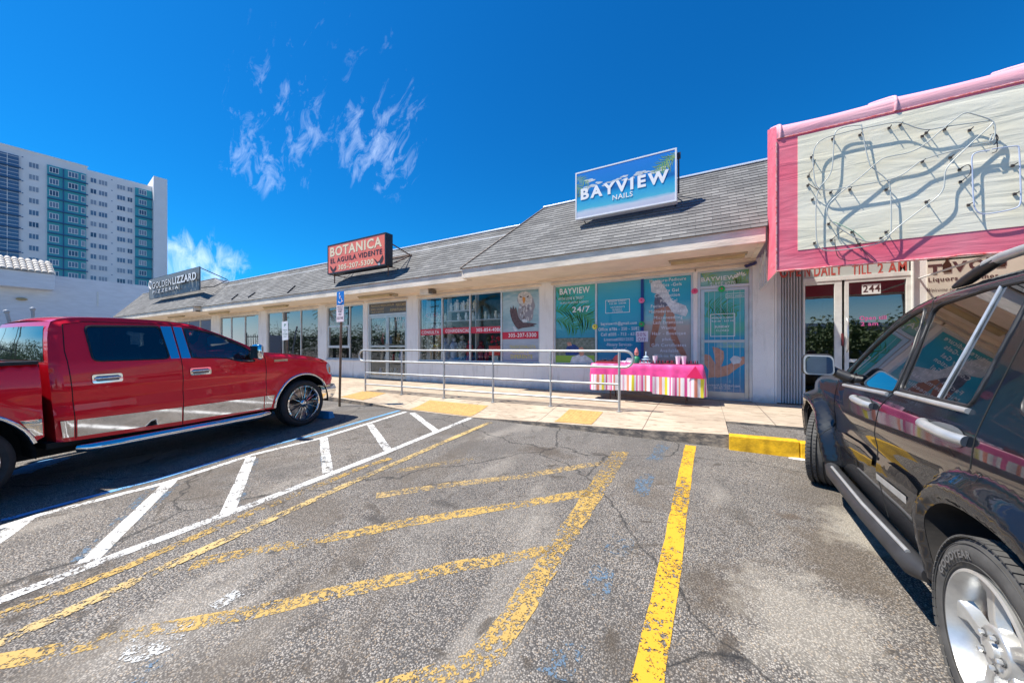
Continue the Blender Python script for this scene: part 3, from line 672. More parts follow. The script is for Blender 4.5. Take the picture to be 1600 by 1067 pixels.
def clip_faces(mb, x0, x1, z0, z1):     # keep artwork inside its sheet
    mb.v = [(min(max(v[0], x0), x1), v[1], min(max(v[2], z0), z1)) for v in mb.v]
VW = mat('white_vinyl_letters', (.85, .86, .86), .5)
GY = WY + .07 + .0015                       # in front of the glass, inside the frames
Z0, Z1 = SILL + .05, HEAD - .05
G8 = (4.444, (850, 400)); G7 = (5.333, (640, 430)); G1 = (3.555, (1080, 380))
m1 = grad_mat('print_palm', [(0, (.05, .30, .42)), (.3, (.05, .38, .45)), (.6, (.04, .42, .42)), (1, (.10, .46, .36))], 1.9, 3.3)
m2 = grad_mat('print_sea', [(0, (.01, .14, .32)), (.3, (.01, .27, .45)), (.7, (.02, .35, .50)), (1, (.10, .42, .50))], 1.1, 3.3)
m3 = grad_mat('print_beach', [(0, (.40, .34, .30)), (.45, (.48, .42, .36)), (.56, (.20, .48, .52)), (.75, (.03, .33, .48)), (1, (.05, .40, .50))], 1.1, 3.3)
GRN = mat('printed_leaf', (.015, .17, .03), .4, col2=(.06, .30, .04), vscale=8, coat=.5); GRN2 = mat('printed_leaf_pale', (.40, .52, .16), .4, col2=(.10, .36, .10), vscale=8)
SKINP = mat('printed_skin', (.50, .22, .12), .4, col2=(.30, .11, .06), vscale=7, coat=.5); SKINP2 = mat('printed_pale_skin', (.66, .34, .22), .4, col2=(.46, .20, .13), vscale=14, coat=.5)
PWHT = mat('printed_white', (.62, .66, .68), .4, var=.3, vscale=9, coat=.5); PDRK = mat('printed_dark', (.05, .05, .07), .4, coat=.5)
def sheet(x0, x1, z0, z1, m, par, Y, name='vinyl_poster'):
    mb = MB(); mb.box(x0, x1, Y, Y + .001, z0, z1); return mb.build(name, m, par)
sheet(-3.645, -2.528, 1.86, Z1, m1, wF, GY); sheet(-2.474, -1.368, Z0, Z1, m2, wF, GY); sheet(-1.312, -.268, Z0, Z1, m3, wF, GY)
bl = MB(); bl.box(-1.375, -1.305, WY + .03, WY + .039, Z0, Z1); bl.build('blue_mullion_tape', mat('blue_tape', (.01, .05, .25), .4), wF)
fr = MB(); Yq = GY - .0015
frond(fr, -3.64, 2.62, .25, 1.15, Yq, -1.15, 0, .62, 24, .04); frond(fr, -3.64, 2.35, .1, .7, Yq, -1.0, 0, .4, 14, .035); frond(fr, -3.64, 3.2, -.1, .5, Yq, -1.2, 0, .25, 10); frond(fr, -3.64, 2.95, .35, .7, Yq, -.7, 0, .25, 10)
clip_faces(fr, -3.64, -2.53, 1.87, Z1); fr.build('printed_palm', GRN, wF)
ph = MB(); Yp = GY
ph.box(-3.645, -2.528, Yp, Yp + .001, Z0, 1.855, 0)
zpoly(ph, [(80, 690), (350, 690), (350, 742), (80, 742)], *G8, Yq, 1)
zpoly(ph, [(150, 650), (170, 610), (215, 615), (245, 640), (240, 690), (150, 690)], *G8, Yq - .001, 2)
zpoly(ph, [(160, 600), (185, 598), (195, 622), (165, 625)], *G8, Yq - .002, 3)
zpoly(ph, [(180, 742), (195, 700), (240, 685), (290, 690), (330, 715), (348, 742)], *G8, Yq - .002, 4)
zpoly(ph, [(240, 640), (265, 630), (280, 650), (275, 690), (250, 695)], *G8, Yq - .003, 3)
ph.build('family_photo', [mat('printed_foliage', (.06, .10, .05), .5, col2=(.28, .30, .26), vscale=14), mat('printed_lawn', (.24, .42, .05), .5), mat('printed_blue_shirt', (.02, .06, .24), .5, var=.4, vscale=20), SKINP2, PWHT], wF)
lg = MB()
zpoly(lg, [(770, 330), (840, 325), (838, 400), (805, 470), (790, 540), (770, 580), (772, 618), (752, 634), (734, 630), (738, 560), (752, 500), (762, 420)], *G8, Yq, 0)
zpoly(lg, [(840, 325), (880, 330), (905, 400), (915, 470), (918, 540), (945, 605), (975, 650), (992, 692), (985, 714), (960, 700), (925, 650), (892, 590), (868, 530), (846, 440)], *G8, Yq, 0)
zpoly(lg, [(780, 240), (835, 232), (885, 300), (890, 345), (850, 350), (770, 372), (765, 320)], *G8, Yq - .001, 1)
zpoly(lg, [(740, 185), (800, 165), (850, 230), (890, 310), (985, 345), (1000, 385), (985, 420), (900, 400), (850, 330), (800, 270), (745, 250)], *G8, Yq - .002, 2)
lg.build('printed_walking_figure', [SKINP, mat('printed_denim', (.14, .16, .22), .5, var=.4, vscale=16), PWHT], wF)
lt = MB(); YL = GY - .004
def TX(body, xl, yl, xr, hp, bold=.012): T(lt, body, YL, xl, yl, xr, hp, bold)
TX('BAYVIEW', 874.5, 460.5, 921.5, 9, .05); TX('WITH LOVE & TRUST', 872, 469.5, 912, 4); TX('HUMO REGISTRY AGENCY', 875, 475.5, 920, 3); TX('24/7', 894, 488, 921.5, 8.5, .03)
TX('bayviewrth@gmail.com', 939, 508.3, 995, 4.6); TX('Office #786 - 250 - 5082', 935, 517, 999, 4.8); TX('Cell #305 - 713 - 6370', 939, 525, 998, 4.8); TX('License#30212532', 944, 532.5, 990, 4.5); TX('-Notary Services-', 947, 540.5, 988, 4.8); TX('"Cosmo"', 958, 547.5, 979, 4.4)
TX('MONDAY-SUNDAY', 950, 472.7, 979, 3); TX('9:00 AM - 6:00 PM', 952, 476.3, 978, 2.6); TX('SATURDAYS', 954, 481.7, 976, 2.6); TX('SUNDAY', 957, 485.3, 972, 2.4); TX('CLOSED', 957, 488.7, 973, 2.6)
for (b, xl, y, xr) in (('Manicure-Pedicure', 1015, 442.2, 1072), ('Acrylics -Gels', 1021, 449.2, 1065), ('Beauty Gel', 1026, 457.5, 1060.5), ('Construction', 1023, 465, 1062), ('Poly Gel', 1032, 472.8, 1058), ('Facials - Peel', 1017, 481, 1060), ('Microdermabrasion', 1014, 489.5, 1074.5), ('Microneedling', 1022, 499, 1066.5), ('Lash Extensions', 1021, 506.5, 1067), ('Waxing', 1033, 514.5, 1056), ('Hair - Boutique', 1019, 523.5, 1071.5), ('plus...', 1035, 532, 1054), ('Gift Certificates', 1018, 541.5, 1072), ('Available', 1031, 550, 1060), ('Walk-ins Welcome', 1022, 558, 1072)):
    TX(b, xl, y, xr, 4.9, .01)
fx0, fz0 = W(946, 489.8, YL); fx1, fz1 = W(984, 489.8, YL)[0], W(946, 469.3, YL)[1]
for (a, b, c, d) in ((fx0, fx1, fz0, fz0 + .012), (fx0, fx1, fz1 - .012, fz1), (fx0, fx0 + .012, fz0 + .012, fz1 - .012), (fx1 - .012, fx1, fz0 + .012, fz1 - .012)): lt.box(a, b, YL, YL + .001, c, d)
lt.build('lettering', VW, wF)

# glazed shop door with its fanlight
y = WY + .05; XA_, XB_ = -.13, .92; zt = 2.93
f = MB()
for q in (XA_, XB_ - .06): f.box(q, q + .06, y - .03, y + .05, ZB + .01, HEAD)
f.box(XA_ + .06, XB_ - .06, y - .03, y + .05, zt, zt + .06); f.box(XA_ + .06, XB_ - .06, y - .03, y + .05, HEAD - .04, HEAD); f.box(XA_ + .06, XB_ - .06, y - .03, y + .05, ZB + .005, ZB + .03)
gf = f.build('door_frame', ALU, strip, bevel=.004)
m4 = grad_mat('print_fanlight', [(0, (.20, .42, .30)), (.5, (.30, .50, .42)), (1, (.10, .36, .40))], 2.9, 3.35, namp=.4, nscale=5)
sheet(XA_ + .06, XB_ - .06, zt + .06, HEAD - .04, m4, gf, y)
fr = MB(); frond(fr, -.05, 3.28, -.35, .45, y - .002, -.4, 0, .22, 10); frond(fr, .86, 3.30, math.pi + .4, .5, y - .002, .5, 0, .25, 12); frond(fr, .86, 3.02, math.pi - .5, .3, y - .002, .5, 0, .16, 8)
clip_faces(fr, XA_ + .06, XB_ - .06, zt + .06, HEAD - .04); fr.build('printed_palm', GRN2, gf)
lt = MB(); T(lt, 'BAYVIEW', y - .005, 1096, 440.5, 1149, 6.5, .02); T(lt, 'SUITE #270', y - .005, 1110, 447, 1149, 5, .015)
lx, lz = W(1157, 433, y - .005)
for k in range(7):
    a = .5 + k * .42; lt.add([(lx + math.cos(a) * .03, y - .005, lz + math.sin(a) * .03), (lx + math.cos(a - .18) * .09, y - .005, lz + math.sin(a - .18) * .09), (lx + math.cos(a) * .13, y - .005, lz + math.sin(a) * .13), (lx + math.cos(a + .18) * .09, y - .005, lz + math.sin(a + .18) * .09)], [(0, 1, 2, 3)])
lt.build('lettering', VW, gf)
d = MB(); a, b = XA_ + .065, XB_ - .065
for q in (a, b - .075): d.box(q, q + .075, y - .02, y + .03, ZB + .035, zt - .005)
zm = W(1130, 533, y)[1]
for (q0, q1) in ((ZB + .035, ZB + .19), (zm - .03, zm + .03), (zt - .07, zt - .005)): d.box(a + .075, b - .075, y - .02, y + .03, q0, q1)
gd = d.build('door', DFR, strip, bevel=.004)
m5 = grad_mat('print_door', [(0, (.02, .20, .40)), (.25, (.02, .30, .52)), (.52, (.04, .32, .50)), (.6, (.10, .42, .30)), (.75, (.05, .38, .44)), (1, (.12, .42, .34))], .6, 2.9, namp=.15)
sheet(a + .075, b - .075, ZB + .19, zm - .03, m5, gd, y); sheet(a + .075, b - .075, zm + .03, zt - .07, m5, gd, y)
fr = MB(); Yq = y - .0015
frond(fr, -.0, 2.55, .25, .7, Yq, -1.0, 0, .36, 16, .022); frond(fr, -.0, 2.3, .6, .5, Yq, -.9, 0, .25, 10); clip_faces(fr, a + .075, b - .075, zm + .03, zt - .07); fr.build('printed_palm', GRN, gd)
ft = MB()
zpoly(ft, [(118, 575), (150, 582), (180, 600), (182, 640), (165, 690), (140, 690), (132, 640)], *G1, Yq, 0)
zpoly(ft, [(60, 632), (78, 616), (104, 622), (128, 660), (150, 690), (158, 740), (92, 748), (96, 705), (72, 668)], *G1, Yq - .001, 0)
zpoly(ft, [(150, 690), (205, 676), (240, 655), (262, 640), (290, 628), (308, 640), (304, 664), (262, 690), (205, 734), (140, 748)], *G1, Yq - .002, 0)
zpoly(ft, [(214, 645), (236, 624), (262, 628), (282, 644), (268, 666), (232, 672)], *G1, Yq - .003, 1)
ft.build('printed_feet_and_hands', [SKINP2, PWHT], gd)
st = MB(); T_ = W(1120, 543, y - .004); st.box(W(1119.5, 540, y)[0], W(1165, 540, y)[0], y - .004, y - .002, W(1120, 543.3, y)[1], W(1120, 534, y)[1]); st.build('blue_sticker', mat('blue_sticker', (.04, .30, .62), .4, col2=(.30, .50, .30), vscale=12), gd)
lt = MB(); YL2 = y - .005
T(lt, 'MONDAY-SUNDAY', YL2, 1112, 498.5, 1146, 3, .012); T(lt, '9:00 AM - 6:00 PM', YL2, 1112, 503.5, 1146, 2.8, .012); T(lt, 'SUNDAY', YL2, 1117, 512.3, 1140, 3.4, .03); T(lt, 'CLOSED', YL2, 1119, 518, 1139, 3, .012)
T(lt, 'bayviewrth121@gmail.com', YL2, 1103, 602.5, 1156, 4, .012); T(lt, '305-507-3105', YL2, 1115, 607, 1141, 3.4, .012); T(lt, 'NAILS LASHES', YL2, 1136, 464, 1162, 2.6, .01)
def rect_px(x0, y0, x1, y1, Y, w=.012):
    X0, zb = W(x0, y1, Y); X1 = W(x1, y1, Y)[0]; zt_ = W(x0, y0, Y)[1]
    for (p, q, r, s_) in ((X0, X1, zb, zb + w), (X0, X1, zt_ - w, zt_), (X0, X0 + w, zb + w, zt_ - w), (X1 - w, X1, zb + w, zt_ - w)): lt.box(p, q, Y, Y + .001, r, s_)
rect_px(1110, 491, 1148.5, 526, YL2); rect_px(1134, 459, 1164, 466, YL2, .008)
lt.build('lettering', VW, gd)
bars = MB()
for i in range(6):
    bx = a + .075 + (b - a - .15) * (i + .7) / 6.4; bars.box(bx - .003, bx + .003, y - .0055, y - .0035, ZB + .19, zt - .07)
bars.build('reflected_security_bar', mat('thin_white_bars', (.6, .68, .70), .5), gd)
h = MB(); hx = a + .035; h.tube([(hx, y - .02, 1.40), (hx, y - .075, 1.42), (hx, y - .075, 1.78), (hx, y - .02, 1.80)], .013, 8); h.box(hx - .03, hx + .03, y - .026, y - .02, 1.3, 1.9); h.build('handle', ALU2, gd, smooth=40)

# eagle poster, red bands and lettering of the crowded display window
m6 = grad_mat('print_sky', [(0, (.22, .26, .38)), (.35, (.45, .50, .56)), (.6, (.28, .42, .44)), (.8, (.46, .54, .52)), (1, (.20, .34, .36))], 1.1, 3.35, namp=.35, nscale=3)
sheet(-5.392, -4.172, Z0, Z1, m6, wE, GY)
eg = MB(); Yq = GY - .0015
zpoly(eg, [(905, 160), (930, 140), (970, 133), (1005, 150), (1028, 190), (1048, 255), (1030, 300), (1030, 345), (1000, 392), (975, 365), (950, 385), (930, 368), (905, 345), (902, 290), (918, 250), (896, 215)], *G7, Yq, 1)
zpoly(eg, [(900, 180), (912, 155), (935, 140), (970, 134), (1005, 150), (1024, 182), (1020, 222), (1010, 255), (990, 240), (975, 262), (955, 248), (938, 262), (925, 240), (908, 232)], *G7, Yq - .0007, 0)
for k in range(46):
    x = rnd.uniform(912, 1026); yv = rnd.uniform(250, 368); zpoly(eg, [(x, yv), (x + 8, yv + 4), (x + 3, yv + 26), (x - 3, yv + 20)], *G7, Yq - .001 - .00005 * k, rnd.choice([1, 3, 0, 4]))
zpoly(eg, [(940, 184), (954, 180), (966, 192), (964, 214), (955, 236), (946, 230), (941, 206)], *G7, Yq - .004, 2)
zpoly(eg, [(918, 172), (936, 178), (932, 188), (918, 184)], *G7, Yq - .004, 3); zpoly(eg, [(974, 176), (994, 170), (990, 184), (976, 186)], *G7, Yq - .004, 3)
zpoly(eg, [(835, 300), (842, 262), (856, 285), (862, 248), (874, 285), (886, 262), (896, 300), (905, 345), (925, 375), (950, 395), (1000, 396), (1062, 404), (1030, 418), (1048, 424), (1000, 432), (940, 440), (905, 452), (880, 425), (855, 380), (842, 340)], *G7, Yq - .005, 3)
zpoly(eg, [(935, 372), (962, 366), (985, 376), (975, 392), (945, 394)], *G7, Yq - .006, 4)
zpoly(eg, [(862, 425), (885, 440), (900, 462), (880, 470), (866, 450)], *G7, Yq - .006, 4)
eg.build('printed_eagle', [mat('printed_white_feather', (.60, .58, .56), .5, var=.35, vscale=22), mat('printed_grey_feather', (.30, .28, .30), .5), mat('printed_beak', (.62, .27, .05), .5), mat('printed_brown_feather', (.07, .04, .04), .5, col2=(.16, .10, .10), vscale=18), PWHT], wE)
bd = MB(); YB = GY - .008
bands = [(655.5, 514.6, 690.4, 524, -8.745, -7.79), (694.5, 512.5, 736, 521.5, -7.73, -6.63), (739.5, 511, 786, 521, -6.57, -5.45), (790, 519, 841.5, 530, -5.392, -4.172)]
for (xl, yt, xr, yb_, a, b) in bands: bd.box(a, b, YB, YB + .001, W(xl, yb_, YB)[1], W(xl, yt, YB)[1])
bd.build('red_band', mat('red_vinyl', (.62, .02, .05), .4, coat=.4), wE)
lt = MB()
T(lt, 'CONSULTA', YB - .002, 659, 521.8, 686, 4.6, .03); T(lt, 'CONFIDENCIAL', YB - .002, 696, 519.8, 734, 5, .03); T(lt, '305-854-4086', YB - .002, 744, 518.3, 783, 5.2, .03); T(lt, '305-207-5300', YB - .002, 794.5, 526.8, 838, 5.8, .03)
lt.build('lettering', VW, wE)
lt = MB(); T(lt, 'TRADICIONALISTA', YB - .002, 796, 544.5, 837, 5, .02); T(lt, 'DIFERENTE', YB - .002, 798, 559.5, 832, 5.5, .04); T(lt, 'VIDENTE', YB - .002, 800, 551.5, 826, 3, .01)
lt.build('gold_lettering', mat('gold_print', (.60, .48, .10), .4), wE)

# ------------------------------------------------------------------ roof signs
FRW = mat('white_sign_frame', (.78, .80, .82), .4); BLK = mat('black_painted_steel', (.03, .03, .035), .45, var=.3); RUST = mat('rusty_bracket', (.22, .12, .08), .7, var=.5, vscale=8)
def sign_box(name, label, px_tl, px_bl, px_tr, Y, depth, frame_m, face_m, fw=.035, base=None):
    X0, zt_ = W(*px_tl, Y); zb = W(*px_bl, Y)[1]; X1 = W(*px_tr, Y)[0]
    t = thing(name, label, 'sign', ((X0 + X1) / 2, Y + depth, zb))
    mb = MB(); mb.box(X0, X1, Y + .015, Y + depth, zb, zt_)
    for (a, b, c, d) in ((X0, X1, zt_ - fw, zt_), (X0, X1, zb, zb + fw), (X0, X0 + fw, zb + fw, zt_ - fw), (X1 - fw, X1, zb + fw, zt_ - fw)): mb.box(a, b, Y, Y + .015, c, d)
    mb.build('cabinet', frame_m, t, bevel=.004)
    fc = MB(); fc.box(X0 + fw, X1 - fw, Y + .006, Y + .0145, zb + fw, zt_ - fw); fc.build('face', face_m, t)
    return t, X0, X1, zb, zt_
YS = 8.4
mbay = grad_mat('print_beach_sign', [(0, (.56, .56, .66)), (.13, (.62, .66, .74)), (.2, (.10, .50, .66)), (.42, (.03, .36, .66)), (.52, (.02, .15, .42)), (.60, (.02, .22, .60)), (1, (.03, .22, .66))], 4.80, 5.96, namp=.10, nscale=2.2)
bs, X0, X1, zb, zt_ = sign_box('roof_sign', 'box sign printed with blue sea, beach and palm leaves, on the highest roof section', (899, 271), (901, 343.5), (1057.5, 233), YS, .2, FRW, mbay)
lt = MB(); T(lt, 'BAYVIEW', YS - .004, 907.4, 312.3, 1045, 16, .09, 0, .003, sp=1.35); T(lt, 'NAILS', YS - .004, 957, 312.9, 988.5, 7.5, .03, 0, .003)
lt.build('lettering', mat('sign_white', (.9, .9, .9), .4), bs)
fr = MB()
frond(fr, X0 + .03, zt_ - .12, -.3, .42, YS + .004, -.8, 0, .2, 10, .02); frond(fr, X0 + .03, zt_ - .3, -.9, .3, YS + .0035, -.6, 0, .18, 8, .02); frond(fr, X1 - .03, zt_ - .1, math.pi + .5, .5, YS + .004, .9, 0, .26, 12, .02); frond(fr, X1 - .03, zt_ - .15, math.pi + .2, .55, YS + .003, .7, 0, .22, 12, .02)
clip_faces(fr, X0 + .035, X1 - .035, zb + .04, zt_ - .036); fr.build('printed_palm', GRN2, bs)
cl = MB()
for (cx_, cz, w_) in ((X0 + .35, zt_ - .28, .14), (X0 + .5, zt_ - .40, .2), (X0 + .8, zt_ - .44, .14), (X0 + 1.1, zt_ - .40, .24), (X0 + 1.3, zt_ - .46, .2), (X0 + 1.55, zt_ - .38, .22), (X0 + 1.75, zt_ - .42, .2), (X0 + 1.98, zt_ - .40, .2), (X0 + .28, zt_ - .44, .12)):
    for k in range(5):
        u, v = cx_ + rnd.uniform(-w_, w_) * .6, cz + rnd.uniform(-.035, .045); r = rnd.uniform(.03, .07)
        cl.add([(u + math.cos(t_) * r * rnd.uniform(.9, 1.7), YS + .005 - .0003 * k, v + math.sin(t_) * r * rnd.uniform(.25, .5)) for t_ in [i * .628 for i in range(10)]], [tuple(range(10))[::1]])
clip_faces(cl, X0 + .035, X1 - .035, zb + .04, zt_ - .036)
cl.build('printed_clouds', PWHT, bs)
br = MB()
for xx in (X1 - .05, X0 + .15):
    br.tube([(xx, YS + .2, zb + .5), (xx, 9.1, 5.15)], .014, 6); br.tube([(xx, YS + .2, zt_ - .1), (xx, 9.15, 5.2)], .014, 6); br.tube([(xx, YS + .2, zb + .06), (xx, 8.76, 4.80)], .014, 6)
br.tube([(X1 + .03, YS + .1, zb + .2), (X1 + .03, YS + .1, zt_ - .12)], .018, 8); br.box(X1 - .0, X1 + .07, YS + .07, YS + .14, zt_ - .2, zt_ - .08)
br.build('support_struts', BLK, bs, smooth=40)

YS = 7.9
mred = mat('faded_red_sign_face', (.92, .24, .13), .35, col2=(.86, .17, .10), vscale=2.5, coat=.3)
bo, X0, X1, zb, zt_ = sign_box('roof_sign', 'red box sign in a black case with cream lettering on the low middle roof', (511.6, 384), (511.6, 429.5), (602.5, 384), YS, .30, BLK, mred, .05)
lt = MB(); T(lt, 'BOTANICA', YS, 516, 401.3, 596.5, 13.5, .06, 0, .003, 0); T(lt, 'EL AGUILA VIDENTE', YS, 516.4, 411.8, 597, 7, .04, 0, .003, 1); T(lt, '305-207-5300', YS, 528.5, 421.7, 583.5, 7.3, .05, 0, .003, 0)
lt.build('lettering', [mat('cream_sign_letters', (.86, .74, .50), .4), BLK], bo)
G5 = (4.103, (330, 340)); eg = MB()
zpoly(eg, [(1040, 262), (1052, 268), (1066, 284), (1078, 276), (1088, 256), (1100, 238), (1104, 262), (1098, 282), (1086, 296), (1070, 302), (1056, 288)], *G5, YS, 0); zpoly(eg, [(1066, 296), (1078, 290), (1084, 300), (1074, 306)], *G5, YS - .001, 1)
zpoly(eg, [(760, 310), (772, 318), (782, 334), (792, 322), (800, 306), (802, 330), (790, 346), (776, 350), (766, 334)], *G5, YS, 0)
eg.build('printed_eagle', [mat('print_brown', (.06, .03, .03), .5), PWHT], bo)
br = MB()
for xx in (X1 - .05, X0 + .2):
    br.tube([(xx, YS + .3, zt_ - .3), (xx, 9.1, 4.88)], .022, 6); br.tube([(xx, YS + .3, zb + .1), (xx, 9.0, 4.85)], .022, 6); br.tube([(xx, YS + .15, zb), (xx, YS + .15, 3.98)], .02, 6); br.tube([(xx, YS + .15, zb - .02), (xx, 8.5, 4.30)], .014, 6)
br.tube([(X1 + .0, 9.05, 4.9), (X0 + .2, 9.05, 4.9)], .025, 6); br.build('support_struts', RUST, bo, smooth=40)
YS = 8.25
gs, X0, X1, zb, zt_ = sign_box('roof_sign', 'grey panel sign with raised white lettering on the far left roof section', (233, 437), (236, 467.5), (311.5, 430), YS, .06, mat('grey_sign_panel', (.20, .22, .23), .5, var=.15), mat('grey_sign_panel', (.2, .2, .2)), .0)
lt = MB(); WL = mat('white_channel_letters', (.85, .85, .85), .4)
T(lt, 'GOLDEN', YS - .14, 238, 451.4, 267.5, 9.4, .0, 0, .05, 0, 1); T(lt, 'LIZZARD', YS - .14, 269.5, 444.4, 306.5, 10.6, .06, 0, .05, 0, 1); T(lt, 'PIZZERIA', YS - .12, 238.5, 459.2, 278.5, 4.6, .03, 0, .04, 0, 1, sp=1.4)
lt.build('raised_lettering', [WL, BLK], gs)
em = MB(); cxp = [(236, 452), (233.5, 449), (232.5, 444), (234, 440), (236.5, 441), (237, 445), (235, 448)]
em.tube([(W(a, b, YS - .14)[0], YS - .14, W(a, b, YS - .14)[1]) for a, b in cxp], .035, 6); em.build('curled_emblem', WL, gs, smooth=50)
em = MB(); em.tube([(X1 - .04, YS + .03, zt_ - .05), (X1 - .04, 9.55, 5.55)], .025, 6); em.tube([(X1 - .04, 9.5, 5.5), (X1 - .04, 8.9, 5.05), (X1 - .04, YS + .03, 4.9)], .025, 6); em.tube([(X0 + .6, YS + .03, zt_ - .05), (X0 + .6, 9.5, 5.6)], .025, 6)
em.build('support_struts', BLK, gs, smooth=40)
# old strut stubs left on the shingles
def on_roof(px, py, y0, z0, slope):     # a point of the roof plane z = z0 + slope (Y - y0)
    d = ray(px, py); t = (z0 - slope * y0 - CAM_H) / (d[2] - slope * d[1]); return Vector((d[0] * t, d[1] * t, CAM_H + d[2] * t))
for i, (a, b) in enumerate((((363, 469), (373, 461)), ((389, 466), (399.5, 458.7)), ((450.6, 458.5), (462, 448)))):
    p, q = on_roof(*a, YF2, ZE, 1.0), on_roof(*b, YF2, ZE, 1.0); n = Vector((0, -.7, .7)) * .05
    mb = MB(); mb.tube([p + n, q + n], .028, 6); mb.tube([q + n, q - n], .02, 6); mb.tube([p + n, p - n], .02, 6)
    tag(mb.build('steel_strut', BLK), ['dark steel strut lying on the shingles, nearest the grey panel sign', 'dark steel strut on the shingles, middle one of three', 'longest dark steel strut on the shingles, left of the red sign'][i], 'steel strut')

# ------------------------------------------------------------------ awning with bent neon frame
def cloth_mat(name, c, c2, top=False):
    m, N, L, b = node_mat(name); tc = N.new('ShaderNodeTexCoord')
    n = N.new('ShaderNodeTexNoise'); n.inputs['Scale'].default_value = 1.6; n.inputs['Detail'].default_value = 6; L.new(tc.outputs['Object'], n.inputs['Vector'])
    k = N.new('ShaderNodeMix'); k.data_type = 'RGBA'; mr = N.new('ShaderNodeMapRange'); mr.inputs[1].default_value = .35; mr.inputs[2].default_value = .68; L.new(n.outputs['Fac'], mr.inputs[0]); L.new(mr.outputs[0], k.inputs[0]); k.inputs[6].default_value = (*c, 1); k.inputs[7].default_value = (*c2, 1)
    L.new(k.outputs[2], b.inputs['Base Color']); b.inputs['Roughness'].default_value = .7
    mp = N.new('ShaderNodeMapping'); mp.inputs['Scale'].default_value = (.45, 1, 2.6); mp.inputs['Rotation'].default_value = (0, .12, 0); L.new(tc.outputs['Object'], mp.inputs[0])
    w = N.new('ShaderNodeTexNoise'); w.inputs['Scale'].default_value = 2.2; w.inputs['Detail'].default_value = 3; w.inputs['Distortion'].default_value = .7; L.new(mp.outputs[0], w.inputs['Vector'])
    bp = N.new('ShaderNodeBump'); bp.inputs['Strength'].default_value = .32; bp.inputs['Distance'].default_value = .06; L.new(w.outputs['Fac'], bp.inputs['Height'])
    w2 = N.new('ShaderNodeTexNoise'); w2.inputs['Scale'].default_value = 220; L.new(tc.outputs['Object'], w2.inputs['Vector'])
    bp2 = N.new('ShaderNodeBump'); bp2.inputs['Strength'].default_value = .3; bp2.inputs['Distance'].default_value = .003; L.new(w2.outputs['Fac'], bp2.inputs['Height']); L.new(bp.outputs[0], bp2.inputs['Normal']); L.new(bp2.outputs[0], b.inputs['Normal'])
    return m
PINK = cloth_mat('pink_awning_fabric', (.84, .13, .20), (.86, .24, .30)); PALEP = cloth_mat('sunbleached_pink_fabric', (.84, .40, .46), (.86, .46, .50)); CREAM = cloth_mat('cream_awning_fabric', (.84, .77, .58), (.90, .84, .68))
REDT = mat('peeling_red_trim', (.62, .03, .03), .6, col2=(.80, .55, .52), vscale=22)
aw = thing('shop_awning', 'big faded pink fabric awning with a blank cream panel', 'awning', (4.5, 9.0, 2.81))
AX0, AX1 = 1.03, 8.2; ZA = 2.81
def aw_prof(x):
    sag = .035 * abs(math.sin(math.pi * (x - 1.08) / 1.32)) if x > 1.08 else 0
    return [(7.0, ZA), (7.0, 3.5), (7.0, 4.2), (7.0, 4.96), (6.985, 5.02), (6.99, 5.10 - sag * .3), (7.02, 5.17 - sag * .6), (7.09, 5.21 - sag), (7.25, 5.29 - sag), (7.6, 5.46 - sag), (7.9, 5.60 - sag), (7.9, 3.6)]
def sheetgrid(rows, m_of=None, mb=None, m=0):
    mb = mb or MB(); n = len(rows[0]); mb.add([p for r in rows for p in r], [(j * n + i, (j + 1) * n + i, (j + 1) * n + i + 1, j * n + i + 1) for j in range(len(rows) - 1) for i in range(n - 1)], m); return mb
axs = [AX0 + i * .11 for i in range(66)]
mb = MB(); rows = []
for x in axs: rows.append([(x, p[0], p[1]) for p in aw_prof(x)[:4]])
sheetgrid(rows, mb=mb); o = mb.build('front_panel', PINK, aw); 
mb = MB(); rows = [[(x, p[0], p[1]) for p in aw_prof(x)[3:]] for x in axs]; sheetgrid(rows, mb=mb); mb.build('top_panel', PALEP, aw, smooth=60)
mb = MB(); pr = aw_prof(AX0)[:-1]; mb.add([(AX0, p[0], p[1]) for p in pr] + [(AX0, 7.9, ZA)], [tuple(range(len(pr) + 1))]); e_ = mb.build('end_panel', PINK, aw)
mb = MB(); xa, xb, za, zb_ = 1.30, 8.0, 3.12, 4.92; mb.box(xa, xb, 6.994, 6.998, za, zb_); mb.build('cream_panel', CREAM, aw)
tr = MB(); tr.tube([(x, 6.99 + rnd.uniform(-.004, .004), ZA + rnd.uniform(-.006, .006)) for x in axs], .014, 6); tr.tube([(x, 6.992, 4.96 + rnd.uniform(-.003, .003)) for x in axs], .007, 5); tr.tube([(AX0, 6.992, ZA + i * .1) for i in range(22)], .012, 6); tr.build('seam_trim', REDT, aw, smooth=60)
for x in (1.08, 2.40, 3.72, 5.04, 6.4): MB().tube([(x, p[0] - .006, p[1] + .004) for p in aw_prof(x)[3:-1]], .02, 8).build('rib', PALEP, aw, smooth=60)
fr = MB(); Z_ = ZA + .02
fr.tube([(AX0 + .02, 7.04, Z_), (AX0 + .02, 9.05, Z_)], .018, 8); fr.tube([(AX0 + .02, 7.05, Z_ + .0), (8.1, 7.05, Z_)], .018, 8)
for yy in (8.35, 8.7, 9.0): fr.tube([(AX0 + .02, yy, Z_), (AX0 + .02, yy, 3.5)], .016, 8)
fr.tube([(AX0 + .02, 8.3, 3.45), (AX0 + .02, 9.05, 3.15)], .014, 8)
for x in (3.4, 5.0, 6.6, 8.1): fr.tube([(x, 7.05, Z_), (x, 9.05, Z_)], .016, 8)
fr.build('pipe_frame', mat('white_pipe', (.7, .7, .68), .45, var=.2), aw, smooth=50)
tb = thing('neon_tube_frame', 'bent leftover neon tubing outlining a bottle on the pink awning', 'neon frame', (2.4, 6.9, 3.1))
G3 = (3.138, (1180, 90)); YN = 6.925
